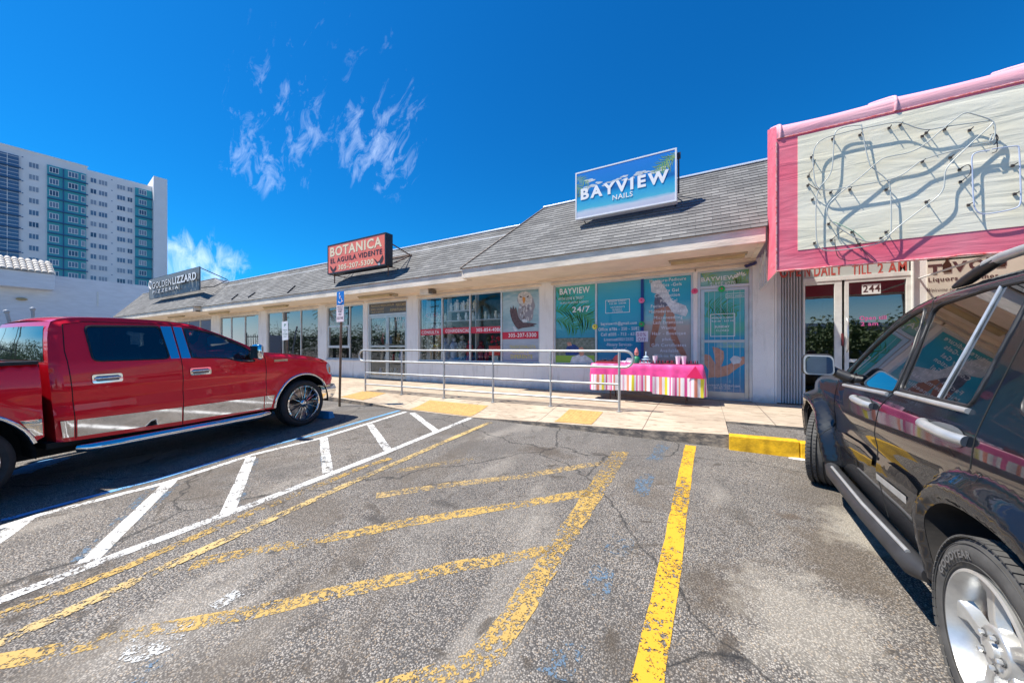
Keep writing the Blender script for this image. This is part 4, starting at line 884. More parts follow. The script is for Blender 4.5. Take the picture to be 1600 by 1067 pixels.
def npath(pts): return [(lambda q: Vector((q[0], YN, q[1])))(W(G3[1][0] + a / G3[0], G3[1][1] + b / G3[0], YN)) for a, b in pts]
def rounded(P, it=2):
    for _ in range(it):
        Q = [P[0]]
        for a, b in zip(P, P[1:]): Q += [a.lerp(b, .25), a.lerp(b, .75)]
        P = Q + [P[-1]]
    return P
NT = mat('milky_glass_tube', (.48, .50, .47), .25, coat=.5); NT2 = mat('bluish_glass_tube', (.48, .54, .70), .25, coat=.5); WIRE = mat('dark_wire', (.05, .04, .04), .6)
tubes = [([(525, 332), (470, 336), (420, 345), (388, 368), (385, 420), (380, 540), (360, 590), (300, 650), (296, 800), (300, 900), (315, 935), (350, 950), (480, 938), (620, 910), (665, 880), (668, 780), (664, 640), (650, 600), (580, 545), (560, 530), (535, 420), (520, 330)], NT, 0),
    ([(378, 385), (330, 402), (295, 430), (280, 480), (288, 600), (305, 645), (360, 655), (440, 640), (560, 620), (650, 603), (720, 580), (780, 530), (820, 502), (930, 470), (1010, 450), (1100, 425), (1160, 418)], NT, .02),
    ([(378, 385), (450, 365), (520, 350), (600, 335), (680, 318), (730, 322), (790, 348), (850, 358), (930, 340), (1080, 320), (1150, 312)], NT, .01),
    ([(1165, 318), (1145, 345), (1080, 400), (1010, 468), (935, 540), (925, 580), (925, 640), (895, 685), (800, 755), (700, 830), (640, 885), (590, 905), (520, 902), (430, 852), (365, 800), (345, 755), (362, 712), (420, 662), (520, 585), (605, 508), (640, 490), (760, 470), (830, 430), (930, 342), (1000, 288), (1030, 272), (1080, 285), (1165, 312), (1175, 360), (1165, 410), (1140, 420), (1160, 380)], NT, .03),
    ([(1150, 455), (1080, 465), (1060, 485), (1065, 560), (1070, 720), (1085, 755), (1115, 770), (1200, 758), (1280, 740), (1303, 720), (1302, 640), (1295, 440), (1285, 432), (1160, 450)], NT2, 0),
    ([(365, 800), (420, 820), (480, 850), (520, 880), (545, 905)], mat('greenish_glass_tube', (.45, .60, .42), .3, coat=.5), .0)]
for i, (p, m, off) in enumerate(tubes):
    mb = MB(); P = rounded(npath(p)); P = [Vector((q.x, q.y - off * .5, q.z)) for q in P]; mb.tube(P, .0075, 7); mb.build('glass_tube', m, tb, smooth=60)
for (a, b) in ((665, 335), (720, 320), (830, 375), (850, 358), (940, 342), (1065, 345), (970, 480), (830, 500), (850, 700), (650, 850), (625, 880), (470, 640), (375, 655), (280, 480), (265, 575), (262, 620), (285, 690), (295, 905), (378, 890), (365, 810), (480, 850), (650, 640), (1020, 600), (1015, 540), (1060, 715), (1290, 660), (1280, 520), (520, 370), (385, 390), (515, 910)):
    so = MB(); q = npath([(a, b)])[0]; so.tube([(q.x, YN - .02, q.z), (q.x + .01, 6.99, q.z)], .006, 5); so.box(q.x - .014, q.x + .014, 6.975, 6.992, q.z - .014, q.z + .014); so.build('standoff', WIRE, tb)
for pl in ([(390, 890), (395, 950), (410, 985), (470, 1000), (520, 985), (560, 990)], [(480, 850), (495, 900), (540, 960), (590, 1000)], [(260, 575), (285, 545), (295, 500)], [(262, 620), (290, 640), (310, 650)], [(1020, 600), (1060, 570), (1055, 520), (1010, 540)], [(1170, 340), (1185, 400), (1190, 460), (1160, 470)], [(430, 850), (400, 870), (380, 890)], [(1150, 380), (1180, 372), (1195, 400), (1170, 430)]):
    MB().tube(rounded(npath(pl), 2), .005, 5).build('loose_wire', WIRE, tb)
ORD = ['first', 'second', 'third', 'fourth', 'fifth', 'sixth', 'seventh', 'eighth', 'ninth']
# ------------------------------------------------------------------ liquor store next door
CRM = mat('cream_panel_paint', (.66, .60, .50), .6, var=.12); WPT = mat('white_gloss_paint', (.74, .74, .70), .5, var=.15, vscale=6)
ls = thing('liquor_store', 'white storefront with folding shutter under the pink awning', 'shop', (4.6, WY, SW_Z))
mb = MB(); mb.box(1.305, 1.34, WY, WY + .2, ZB - .3, 5.4); mb.box(1.34, 3.33, WY, WY + .2, 3.36, 5.4); mb.box(3.33, 9, WY, WY + .2, 3.16, 5.4); mb.box(3.33, 3.50, WY - .02, WY + .2, ZB - .3, 3.16)
mb.box(3.50, 9, WY, WY + .2, ZB - .3, 1.0); mb.box(7.6, 9, WY, WY + .2, 1.0, 3.16); mb.box(1.31, 9, 15.8, 16, ZB, 5.0); mb.box(8.8, 9, WY + .2, 15.8, ZB, 5.0); mb.box(1.31, 9, WY + .2, 16, 5.0, 5.1)
mb.build('wall', WALL, ls)
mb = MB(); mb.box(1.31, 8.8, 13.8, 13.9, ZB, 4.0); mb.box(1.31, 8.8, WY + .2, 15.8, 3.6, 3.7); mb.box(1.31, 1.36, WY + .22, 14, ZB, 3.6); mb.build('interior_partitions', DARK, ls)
mb = MB(); pts = []
n = 9
for i in range(n * 4 + 1):
    x = 1.345 + (1.765 - 1.345) * i / (n * 4); ph = i % 4; pts.append((x, WY + (.0, .0, .07, .07)[ph] if x > 1.42 else WY + .02))
for (a, b) in zip(pts, pts[1:]): mb.quad((a[0], a[1], ZB + .02), (b[0], b[1], ZB + .02), (b[0], b[1], 3.2), (a[0], a[1], 3.2))
mb.build('folding_shutter', mat('shutter_white_steel', (.58, .59, .60), .45, var=.1), ls)
mb = MB(); mb.box(1.77, 3.28, WY - .01, WY + .03, 2.985, 3.40); mb.box(1.34, 1.77, WY - .01, WY + .03, 3.2, 3.40); mb.build('header_panel', mat('pale_header_panel', (.52, .56, .52), .5), ls)
mb = MB(); mb.box(1.77, 3.30, WY - .03, WY + .05, 2.90, 2.98)
for (a, b) in ((1.77, 1.80), (2.25, 2.36), (2.40, 2.46), (3.24, 3.30)): mb.box(a, b, WY - .02, WY + .05, ZB + .02, 2.90)
mb.box(1.80, 2.25, WY - .02, WY + .04, 2.84, 2.90); mb.box(1.80, 2.25, WY - .02, WY + .04, ZB + .02, .62); mb.box(2.46, 3.24, WY - .02, WY + .04, ZB + .02, .62); mb.box(2.46, 3.24, WY - .02, WY + .04, 2.84, 2.90); mb.box(2.46, 3.24, WY - .015, WY + .035, 1.30, 1.36)
df = mb.build('door_frame', WPT, ls, bevel=.004)
mb = MB(); mb.box(1.80, 2.25, WY + .01, WY + .016, .62, 2.84); mb.build('pane', GLSD, df); mb = MB(); mb.box(2.46, 3.24, WY + .011, WY + .017, .62, 2.84); mb.build('pane', GLSD, df)
mb = MB(); mb.box(2.345, 2.375, WY - .05, WY - .02, 1.62, 1.86); mb.build('lock_box', mat('dark_red_lock', (.15, .02, .02), .5), df)
mb = MB(); mb.tube([(2.43, WY - .02, 1.5), (2.43, WY - .08, 1.55), (2.43, WY - .08, 2.1), (2.43, WY - .02, 2.15)], .014, 8); mb.build('handle', ALU2, df, smooth=50)
RL = mat('faded_red_letters', (.50, .09, .07), .5); BRL = mat('brown_letters', (.10, .04, .04), .5); PKL = mat('pink_letters', (.75, .12, .35), .5)
lt = MB(); yy = WY - .013; T(lt, 'DAILY', yy, 1272, 431.8, 1316, 17, .05); T(lt, 'TILL', yy, 1331, 430.5, 1361.5, 17, .05); T(lt, '2 AM', yy, 1371, 428, 1417, 17, .05); T(lt, 'N', yy, 1257, 432.3, 1266, 17, .05); T(lt, 'OPE', yy, 1218, 434, 1252, 17, .05)
lt.build('lettering', RL, ls)
mb = MB(); x0, z1 = W(1347, 444.5, WY - .004); x1, z0 = W(1376.5, 458.5, WY - .004); mb.box(x0, x1, WY + .004, WY + .008, z0, z1); pl = mb.build('number_plate', mat('number_white', (.8, .8, .78), .5), ls)
lt = MB(); T(lt, '244', WY + .003, 1348.5, 456.8, 1375.5, 10.5, .05); lt.build('lettering', BRL, pl)
lt = MB(); T(lt, 'Open till', WY + .004, 1343, 500, 1385, 6, .03); T(lt, '2 am', WY + .004, 1345, 509, 1372, 6, .03); lt.build('window_lettering', PKL, ls)
mb = MB(); mb.box(3.50, 4.75, WY - .03, WY - .002, 2.42, 3.12); pl = mb.build('sign_panel', CRM, ls)
lt = MB(); yy = WY - .035; m_ = 0
for (ch, a, b) in (('T', 1450, 1472), ('V', 1488, 1511), ('O', 1514, 1538), ('L', 1541, 1559), ('I', 1568, 1573)): T(lt, ch, yy, a, 429 - (a - 1450) * .13, b, 14.5, .09, 0, .004)
T(lt, 'Liquors & Wines', yy, 1450.5, 440.6, 1560, 6.5, .05)
for k, s_ in enumerate(('Welcome to our store',)): T(lt, s_, yy, 1448.5, 456.5, 1530, 5.5, 0, .4)
lt.build('lettering', BRL, pl)
bt = MB()
for px in (1479.5, 1563):
    bx, bz = W(px, 428.5 - (px - 1450) * .1, yy); pr = [(.052, 0), (.052, .14), (.02, .19), (.02, .25), (0.0001, .25)]; bt.add([(bx + s * r, yy - .004, bz + z) for s in (1,) for r, z in pr] + [(bx - r, yy - .004, bz + z) for r, z in pr[::-1]], [tuple(range(10))])
bt.build('bottle_emblem', mat('bottle_brown', (.07, .03, .02), .3), pl)
mb = MB(); mb.tube([(3.31, WY - .05, ZB), (3.31, WY - .05, 3.3)], .025, 8); mb.build('downpipe', WPT, ls, smooth=50)
mb = MB(); mb.box(3.5, 7.6, WY + .02, WY + .026, 1.0, 2.42); mb.build('shop_window', GLSD, ls)
# things inside the liquor store windows
BOT = [mat('bottle_green', (.02, .10, .03), .15, coat=.6), mat('bottle_amber', (.20, .07, .01), .15, coat=.6), mat('bottle_clear', (.5, .55, .55), .15, coat=.6)]
mb = MB()
for k in range(4): mb.box(3.0, 5.2, 11.0, 11.4, .9 + k * .55, .93 + k * .55); mb.box(1.8, 2.8, 12.0, 12.4, .9 + k * .55, .93 + k * .55)
for q in (3.0, 5.17): mb.box(q, q + .03, 11.0, 11.4, ZB, 3.0)
for q in (1.8, 2.77): mb.box(q, q + .03, 12.0, 12.4, ZB, 3.0)
tag(mb.build('bottle_shelf', mat('shelf_wood', (.30, .20, .12), .5, var=.3)), 'wooden shelving with bottles inside the liquor store', 'shelf')
bm = MB(); bm.lathe([(.035, 0), (.038, .02), (.038, .18), (.014, .24), (.014, .31), (.001, .31)], 8); b0 = bm.build('liquor_bottle', BOT[0], smooth=40)
tag(b0, 'glass liquor bottle standing on the shelves inside the liquor store', 'bottle', 'bottles on the liquor store shelves'); first = True
for k in range(3):
    for i in range(9):
        o = b0 if first else b0.copy()
        if not first: COL.objects.link(o); o.data = o.data
        first = False; o.location = ((3.1 + i * .23, 11.2, .93 + k * .55)); o['label'] = ORD[i] + ' bottle from the left on the ' + ['bottom', 'middle', 'upper'][k] + ' shelf inside the liquor store'

# ------------------------------------------------------------------ fittings under the soffit
LENS = mat('yellowed_lens', (.46, .36, .19), .45, var=.25, vscale=5); LB = mat('lamp_housing', (.44, .38, .28), .5, var=.2)
lamp_lab = ['long yellowed strip light under the soffit beside the glazed door with palm print', 'yellowed strip light under the soffit above the double shop door', 'yellowed strip light left of the double door, above a three-pane window', 'yellowed strip light on the far soffit, second from the far end', 'small yellowed strip light at the far end of the soffit']
for i, (xl, xr, yv, Y) in enumerate(((1045, 1168, 411, 8.45), (561, 612, 464, 8.55), (413, 449, 480, 8.55), (328, 357, 488, 8.55), (264, 287, 495, 8.4))):
    X0, X1 = W(xl, 400, Y)[0], W(xr, 400, Y)[0]; t = thing('strip_light', lamp_lab[i], 'lamp', ((X0 + X1) / 2, Y, SZ), group='strip lights under the soffit')
    mb = MB(); mb.box(X0, X1, Y - .075, Y + .075, SZ - .04, SZ); mb.build('housing', LB, t, bevel=.01)
    mb = MB(); k = 10; pr = [(Y + .068 * math.cos(math.pi * j / k), SZ - .04 - .065 * math.sin(math.pi * j / k)) for j in range(k + 1)]
    sheetgrid([[(x, p[0], p[1]) for p in pr] for x in (X0 + .05, X1 - .05)], mb=mb); mb.add([(X0 + .05, p[0], p[1]) for p in pr], [tuple(range(k + 1))]); mb.add([(X1 - .05, p[0], p[1]) for p in pr], [tuple(range(k + 1))[::-1]])
    mb.build('diffuser', LENS, t, smooth=50)
t = thing('floodlight', 'small white box floodlight on the soffit above the crowded display window', 'lamp', (-8.6, 8.7, SZ))
X0, X1 = W(659, 455, 8.6)[0], W(672, 455, 8.6)[0]; mb = MB(); mb.box(X0, X1, 8.5, 8.75, SZ - .17, SZ); mb.build('housing', WPT, t, bevel=.01); mb = MB(); mb.box(X1 + .002, X1 + .17, 8.52, 8.72, SZ - .15, SZ - .03); mb.build('lens', mat('dark_lens', (.12, .10, .08), .3), t, bevel=.01)
t = tag(MB().box(W(613, 458, 8.7)[0], W(619, 458, 8.7)[0], 8.6, 8.8, SZ - .10, SZ - .001).build('junction_box', LB, bevel=.01), 'small cream junction box right of the light over the double door', 'junction box')
t = tag(MB().tube([(.80, WY - .04, 3.36), (.80, WY - .12, 3.33), (.93, WY - .14, 3.37), (.96, WY - .05, 3.40)], .035, 8).build('security_camera', mat('navy_plastic', (.02, .02, .12), .4), smooth=50), 'small navy security camera at the corner above the palm print door', 'camera')

# ------------------------------------------------------------------ paper flowers stuck along the window frames
def flower(px, py, col, label, r=.075):
    X, z = W(px, py, WY + .02); mb = MB(); n = 24
    vs = [(X, WY - .02, z)]
    for i in range(n): a = 2 * math.pi * i / n; rr = r * (1 if i % 2 else .8); vs.append((X + math.cos(a) * rr, WY + .0, z + math.sin(a) * rr))
    for i in range(n): a = 2 * math.pi * i / n; rr = r * (1 if i % 2 else .8); vs.append((X + math.cos(a) * rr, WY + .035, z + math.sin(a) * rr))
    mb.add(vs, [(0, 1 + i, 1 + (i + 1) % n) for i in range(n)] + [(1 + i, 1 + n + i, 1 + n + (i + 1) % n, 1 + (i + 1) % n) for i in range(n)])
    mb.add([(X + math.cos(.63 * k) * r * .25, WY - .024, z + math.sin(.63 * k) * r * .25) for k in range(10)], [tuple(range(10))], 1)
    tag(mb.build('paper_flower', [mat('paper_' + col[0], col[1], .6), mat('paper_red', (.6, .02, .10), .6)]), label, 'paper flower')
flower(1085.5, 455, ('pink', (.80, .10, .25)), 'pink paper rosette on the frame between the beach poster and the door'); flower(1002.5, 469.5, ('lightpink', (.80, .18, .40)), 'pink paper flower on the blue strip between two posters')
flower(929.5, 510.5, ('yellow', (.80, .75, .10)), 'yellow paper flower between the palm poster and the sea poster'); flower(1002.5, 506.5, ('green', (.02, .42, .12)), 'green paper flower on the blue strip below the pink one'); flower(1127.5, 451.5, ('green2', (.02, .50, .14)), 'green paper flower at the head of the palm print door')
X0, z1 = W(993.5, 517.5, WY - .01); X1, z0 = W(1012.5, 534, WY - .01)
t = thing('paper_sign', 'small white paper sign reading 50 percent off on the shop window', 'sign', (X0, WY, z0)); mb = MB(); mb.box(X0, X1, WY + .02, WY + .024, z0, z1); mb.build('sheet', mat('white_paper', (.82, .78, .82), .6), t)
lt = MB(); T(lt, '50%', WY + .018, 995.5, 525.3, 1009.5, 5.5, .0, 0); T(lt, 'OFF', WY + .018, 996.5, 533, 1009, 5.5, .0, 0); lt.build('lettering', mat('plum_marker', (.30, .05, .20), .5), t)

# ------------------------------------------------------------------ display table
TX0, TX1, TY0, TY1, TZ = -2.28, -.03, 7.95, 8.68, 1.235
tt = thing('folding_table', 'folding table with thin legs under a pink and striped cloth', 'table', ((TX0 + TX1) / 2, 8.3, SW_Z))
mb = MB(); mb.box(TX0 + .03, TX1 - .03, TY0 + .03, TY1 - .03, TZ - .04, TZ - .012); mb.build('tabletop', WPT, tt)
for (lx, ly) in ((TX0 + .40, TY0 + .1), (TX0 + .40, TY1 - .1), (TX1 - .30, TY0 + .1), (TX1 - .30, TY1 - .1)): MB().tube([(lx, ly, SW_Z), (lx, ly, TZ - .04)], .014, 8).build('leg', mat('brown_steel_leg', (.16, .07, .05), .5), tt, smooth=50)
def stripes_mat():
    m, N, L, b = node_mat('striped_cloth'); g_ = N.new('ShaderNodeNewGeometry'); sx = N.new('ShaderNodeSeparateXYZ'); tc = N.new('ShaderNodeTexCoord'); L.new(tc.outputs['UV'], sx.inputs[0])
    m1_ = N.new('ShaderNodeMath'); m1_.operation = 'FRACT'; sc_ = N.new('ShaderNodeMath'); sc_.operation = 'MULTIPLY'; L.new(sx.outputs['X'], sc_.inputs[0]); sc_.inputs[1].default_value = 1 / .66; L.new(sc_.outputs[0], m1_.inputs[0])
    cr = N.new('ShaderNodeValToRGB'); cr.color_ramp.interpolation = 'CONSTANT'; e = cr.color_ramp.elements
    P_ = (.80, .09, .30); O_ = (.82, .28, .18); Wt = (.84, .80, .80); Yl = (.80, .70, .04); Lp = (.82, .42, .55)
    seq = [(0, Wt), (.06, P_), (.14, Wt), (.20, Lp), (.25, Wt), (.33, O_), (.42, Wt), (.50, Yl), (.58, Wt), (.64, P_), (.68, Wt), (.72, Lp), (.80, P_), (.85, Wt), (.90, O_), (.95, Wt)]
    e[0].position = 0; e[0].color = (*Wt, 1); e[1].position = .06; e[1].color = (*P_, 1)
    for p_, c_ in seq[2:]: q = e.new(p_); q.color = (*c_, 1)
    L.new(m1_.outputs[0], cr.inputs[0]); L.new(cr.outputs[0], b.inputs['Base Color']); b.inputs['Roughness'].default_value = .6; return m
CP = mat('hot_pink_plastic_cloth', (.86, .08, .30), .35, var=.25, vscale=6, bump=.3, bscale=12); CS = stripes_mat()
cl = MB(); N_ = 150; per = []
c0 = [(TX0 - .02, TY1), (TX0 - .02, TY0 - .02), (TX1 + .02, TY0 - .02), (TX1 + .02, TY1)]
Ls = [.73, TX1 - TX0 + .04, .73]; tot = sum(Ls); uvs = []
rows = [0, .02, .12, .24, .252, .40, .52, .60]
grid = []
for r, dz in enumerate(rows):
    row = []
    for i in range(N_ + 1):
        s = tot * i / N_; q = s
        if q < Ls[0]: p = (c0[0][0], c0[0][1] - q); nrm = (-1, 0)
        elif q < Ls[0] + Ls[1]: p = (c0[1][0] + q - Ls[0], c0[1][1]); nrm = (0, -1)
        else: p = (c0[2][0], c0[2][1] + q - Ls[0] - Ls[1]); nrm = (1, 0)
        w = (math.sin(s * 16) * .5 + math.sin(s * 31 + 1) * .35 + math.sin(s * 7.3 + 2) * .6) * .035 * min(1, dz / .5) + .035 * min(1, dz * 4)
        zz = TZ - dz - .03 * math.sin(s * 2.1 + .5) * dz - (.05 * dz / .6 if i > N_ * .55 else 0)
        if r == 0: row.append((p[0] - nrm[0] * .02, p[1] - nrm[1] * .02, TZ - .008))
        else: row.append((p[0] + nrm[0] * w, p[1] + nrm[1] * w, zz))
    grid.append(row)
n = N_ + 1; vs = [p for r in grid for p in r]; fs = []; ms = []
for j in range(len(rows) - 1):
    for i in range(N_): fs.append(((j + 1) * n + i, (j + 1) * n + i + 1, j * n + i + 1, j * n + i)); ms.append(0 if rows[j] < .245 else 1)
cl.v = vs; cl.f = fs; cl.m = ms; b_ = len(cl.v)
cl.add([(TX0, TY0, TZ - .006), (TX1, TY0, TZ - .006), (TX1, TY1, TZ - .006), (TX0, TY1, TZ - .006)], [(0, 1, 2, 3)], 0)
co = cl.build('tablecloth', [CP, CS], smooth=60); ul = co.data.uv_layers.new(name='UVMap')
for lp in co.data.loops:
    vi = lp.vertex_index; ul.data[lp.index].uv = ((tot * (vi % n) / N_) if vi < b_ else 0, 0)
tag(co, 'hot pink plastic cloth with a striped lower border draped over the table', 'tablecloth')
mb = MB(); t0 = Vector((TX1 - .1, TY0 - .06, TZ - .05))
mb.add([(TX1 - .12, TY0 - .068, TZ - .02), (TX1 - .28, TY0 - .072, TZ - .25), (TX1 + .02, TY0 - .075, TZ - .28)], [(0, 1, 2)]); tag(mb.build('cloth_corner', mat('deep_pink_fold', (.75, .02, .12), .4)), 'deep pink folded corner hanging at the right end of the cloth', 'cloth fold')
TZI = TZ + .001
def on_table(x, yv): return x, yv, TZI
def cup(x, yv, label):
    mb = MB(); mb.lathe([(.001, .0), (.035, 0), (.05, .16), (.053, .17), (.048, .165), (.033, .01), (.001, .01)], 16, Matrix.Translation(on_table(x, yv))); tag(mb.build('paper_cup', mat('white_cup', (.80, .80, .84), .4), smooth=50), label, 'cup')
cup(-.93 + .0, 8.1, 'white paper cup standing alone left of the two cups on the table'); cup(-.48, 8.1, 'white cup, left one of the pair at the right of the table'); cup(-.37, 8.12, 'white cup, right one of the pair at the right of the table')
mb = MB(); x, yv, z = on_table(-1.13, 8.2); mb.lathe([(.09, 0), (.12, .03), (.06, .05), (.10, .09), (.04, .11), (.07, .14), (.015, .17), (.012, .26), (.001, .27)], 16, Matrix.Translation((x, yv, z))); tag(mb.build('tiered_stand', mat('pale_blue_plastic', (.40, .52, .62), .4), smooth=50), 'pale blue tiered stand with a spike in the middle of the pink table', 'stand')
mb = MB(); x, yv, z = on_table(-1.33, 8.2); mb.lathe([(.001, 0), (.075, 0), (.08, .08), (.06, .14), (.03, .16), (.001, .16)], 14, Matrix.Translation((x, yv, z))); mb.ball((x, yv, z + .21), .05, 10, 1); mb.lathe([(.055, 0), (.03, .08), (.001, .12)], 10, Matrix.Translation((x, yv, z + .235)), 2)
tag(mb.build('gnome_figurine', [mat('figurine_green', (.01, .20, .10), .5), SKINP2, mat('figurine_hat', (.45, .16, .16), .6)], smooth=50), 'small gnome figurine with green body and pinkish hat on the pink table', 'figurine')
mb = MB()
mb.box(-2.22, -1.75, 8.05, 8.4, TZI, TZI + .035); 
for k in range(5): mb.box(-2.20 + k * .09, -2.13 + k * .09, 8.07, 8.37, TZI + .036, TZI + .05 + .02 * (k % 2), 1)
tag(mb.build('sandal_tray', [mat('tray_red', (.30, .06, .06), .5), mat('sandal_dark', (.07, .03, .04), .5)]), 'dark red tray of small goods at the left end of the pink table', 'tray')
mb = MB(); mb.add([(-1.86, 8.2, TZI + .04), (-1.74, 8.2, TZI + .04), (-1.72, 8.2, TZI + .2), (-1.76, 8.2, TZI + .15), (-1.80, 8.2, TZI + .17), (-1.86, 8.2, TZI + .09)], [(0, 1, 2, 3, 4, 5)]); mb.prism([(-1.86, 8.21, TZI + .04), (-1.74, 8.21, TZI + .04), (-1.72, 8.21, TZI + .2), (-1.80, 8.21, TZI + .17)], (0, .02, 0)); tag(mb.build('price_card', mat('red_card', (.25, .04, .05), .5)), 'dark red folded card standing behind the tray on the pink table', 'card')
mb = MB()
for k in range(7): mb.lathe([(.001, 0), (.035, .0), (.04, .02), (.03, .05), (.001, .055)], 8, Matrix.Translation((-1.68 + k * .055, 8.2 + .03 * (k % 2), TZI)))
mb.prism([(-1.62, 8.3, TZI), (-1.40, 8.3, TZI), (-1.46, 8.3, TZI + .11), (-1.55, 8.3, TZI + .12)], (0, .04, 0)); tag(mb.build('white_soap_box', mat('soap_white', (.70, .70, .76), .5, var=.2, vscale=30)), 'cluster of small white and lilac soaps beside the railing end on the table', 'soaps')
jr = random.Random(3)
for k, (a, b, c, lab) in enumerate(((-.98, -.78, (.08, .03, .06), 'dark nail polish tray left of the centre of the right half of table'), (-.80, -.55, (.10, .05, .03), 'brown tray of small bottles between the cups on the pink table'), (-.70, -.42, (.05, .04, .06), 'black tray of trinkets in front of the paired cups'), (-.33, -.10, (.09, .04, .06), 'dark tray of trinkets at the right end of the pink table'), (-1.25, -1.02, (.5, .45, .55), 'lilac tray in front of the gnome figurine'))):
    y0 = 8.02 + .1 * (k % 2) + (.17 if k == 2 else 0); mb = MB(); mb.box(a, b, y0, y0 + .15, TZI, TZI + .02)
    for i in range(6): xx = a + .02 + (b - a - .04) * i / 5; mb.lathe([(.012, 0), (.012, .035), (.006, .04), (.006, .06), (.001, .06)], 6, Matrix.Translation((xx, y0 + .05 + .05 * (i % 2), TZI + .02)), 1 + i % 2)
    tag(mb.build('trinket_tray', [mat('tray_%d' % k, c, .5), mat('polish_red', (.35, .02, .05), .3), mat('polish_black', (.02, .02, .03), .3)]), lab, 'tray')
mb = MB(); mb.tube([(-.16 + .25 * math.cos(a), 7.75 + .07 * math.sin(a), SW_Z + .012) for a in [i * .35 for i in range(13)]] , .008, 6); mb.tube([(-.2, 7.73, SW_Z + .012), (-.9, 7.70, SW_Z + .012), (-1.5, 7.8, SW_Z + .012)], .008, 6)
tag(mb.build('cable', mat('brown_cable', (.12, .06, .04), .6), smooth=60), 'thin brown cable lying on the sidewalk in front of the table', 'cable')

# ------------------------------------------------------------------ things behind the glass of the crowded shop
SHW = mat('white_shelf', (.72, .74, .76), .4); PLW = mat('plaster_white', (.88, .88, .84), .5, var=.15, vscale=20); PLC = mat('plaster_cream', (.84, .78, .62), .5, var=.2, vscale=20); PLG = mat('pewter_grey', (.50, .52, .54), .35, var=.4, vscale=16)
mb = MB()
for (a, b, z) in ((-8.7, -7.8, 2.50), (-7.72, -6.62, 2.50), (-7.72, -6.62, 2.83), (-6.56, -5.45, 2.50), (-8.7, -5.45, 1.16)): mb.box(a, b, 9.32, 9.62 if z > 2 else 9.9, z, z + .02)
for xx in (-8.72, -7.76, -6.60, -5.44): mb.box(xx, xx + .02, 9.40, 9.6, .5, 3.4)
tag(mb.build('display_shelves', SHW), 'white display shelves behind the crowded shop window', 'shelves')
mb = MB(); mb.box(-8.7, -5.4, 10.4, 10.43, .45, 3.3); tag(mb.build('display_backdrop', mat('dark_green_backdrop', (.05, .07, .06), .7, col2=(.22, .22, .20), vscale=3.5)), 'dark mottled backdrop panel behind the window display', 'panel')
def figure(name, x, yv, z, h, m, label, cat, group=None, kind=0):
    mb = MB(); M = Matrix.Translation((x, yv, z))
    if kind == 0: mb.lathe([(.001, 0), (.22 * h, 0), (.22 * h, .04 * h), (.15 * h, .10 * h), (.17 * h, .3 * h), (.12 * h, .5 * h), (.17 * h, .66 * h), (.13 * h, .74 * h), (.05 * h, .79 * h)], 12, M); mb.ball((x, yv, z + .88 * h), .105 * h, 10); mb.tube([(x - .15 * h, yv, z + .68 * h), (x - .2 * h, yv - .05 * h, z + .5 * h), (x - .08 * h, yv - .13 * h, z + .45 * h)], [.045 * h, .04 * h, .03 * h], 6); mb.tube([(x + .15 * h, yv, z + .68 * h), (x + .2 * h, yv - .05 * h, z + .5 * h), (x + .1 * h, yv - .13 * h, z + .58 * h)], [.045 * h, .04 * h, .03 * h], 6)
    elif kind == 1: mb.lathe([(.001, 0), (.10 * h, 0), (.20 * h, .25 * h), (.24 * h, .5 * h), (.12 * h, .8 * h), (.16 * h, 1 * h), (.13 * h, .98 * h), (.001, .7 * h)], 12, M)
    elif kind == 2: mb.ball((x, yv, z + .6 * h), .4 * h, 12, sz=1.15); mb.lathe([(.001, 0), (.25 * h, 0), (.15 * h, .15 * h), (.15 * h, .3 * h)], 10, M); mb.ball((x, yv - .38 * h, z + .55 * h), .07 * h, 6)
    else:   # seated animal
        mb.ball((x, yv, z + .3 * h), .28 * h, 10, sy=1.1); mb.ball((x - .12 * h, yv, z + .72 * h), .2 * h, 10); mb.ball((x - .2 * h, yv, z + .95 * h), .07 * h, 6); mb.ball((x - .02 * h, yv, z + .95 * h), .07 * h, 6); mb.tube([(x - .12 * h, yv - .1 * h, z), (x - .1 * h, yv - .1 * h, z + .4 * h)], .07 * h, 6)
    o = mb.build(name, m, smooth=50); tag(o, label, cat, group); return o
g1 = 'plaster statuettes on the upper shelves'
for k in range(8): figure('statuette', -7.62 + k * .135, 9.42 + .06 * (k % 2), 2.852, .30 + .05 * (k % 3), PLC if k % 2 else PLW, ORD[k] + ' cream or white statuette from the left on the top shelf of the second pane', 'statuette', g1, 0)
for k in range(6): figure('statuette', -8.6 + k * .14, 9.45, 2.522, .24 + .05 * (k % 2), [PLG, PLC][k % 2], ORD[k] + ' statuette from the left on the shelf of the first pane', 'statuette', 'statuettes on the first pane shelf', [0, 3][k % 3 == 1])
for k in range(3): figure('statuette', -7.3 + k * .3, 9.45, 2.522, .26, PLW, ORD[k] + ' of three spaced white statuettes on the middle shelf of the second pane', 'statuette', 'white statuettes on the middle shelf', [3, 1, 3][k])
for k in range(8): figure('small_pot', -6.48 + k * .13, 9.45, 2.522, .16 + .05 * (k % 3), [PLG, mat('dark_pot', (.06, .08, .05), .5), PLC][k % 3], ORD[k] + ' small pot from the left on the shelf of the third pane', 'pot', 'pots on the third pane shelf', 1)
for k, (x, lab) in enumerate(((-8.42, 'left'), (-8.2, 'middle'), (-7.98, 'right'))): figure('white_head_bust', x, 9.42, 2.18, .26, PLW, lab + ' one of the three white head busts above the red band', 'bust', None, 2)
mb = MB(); mb.box(-8.6, -7.8, 9.38, 9.6, 2.155, 2.175); tag(mb.build('bust_ledge', SHW), 'narrow white ledge carrying three white busts', 'ledge')
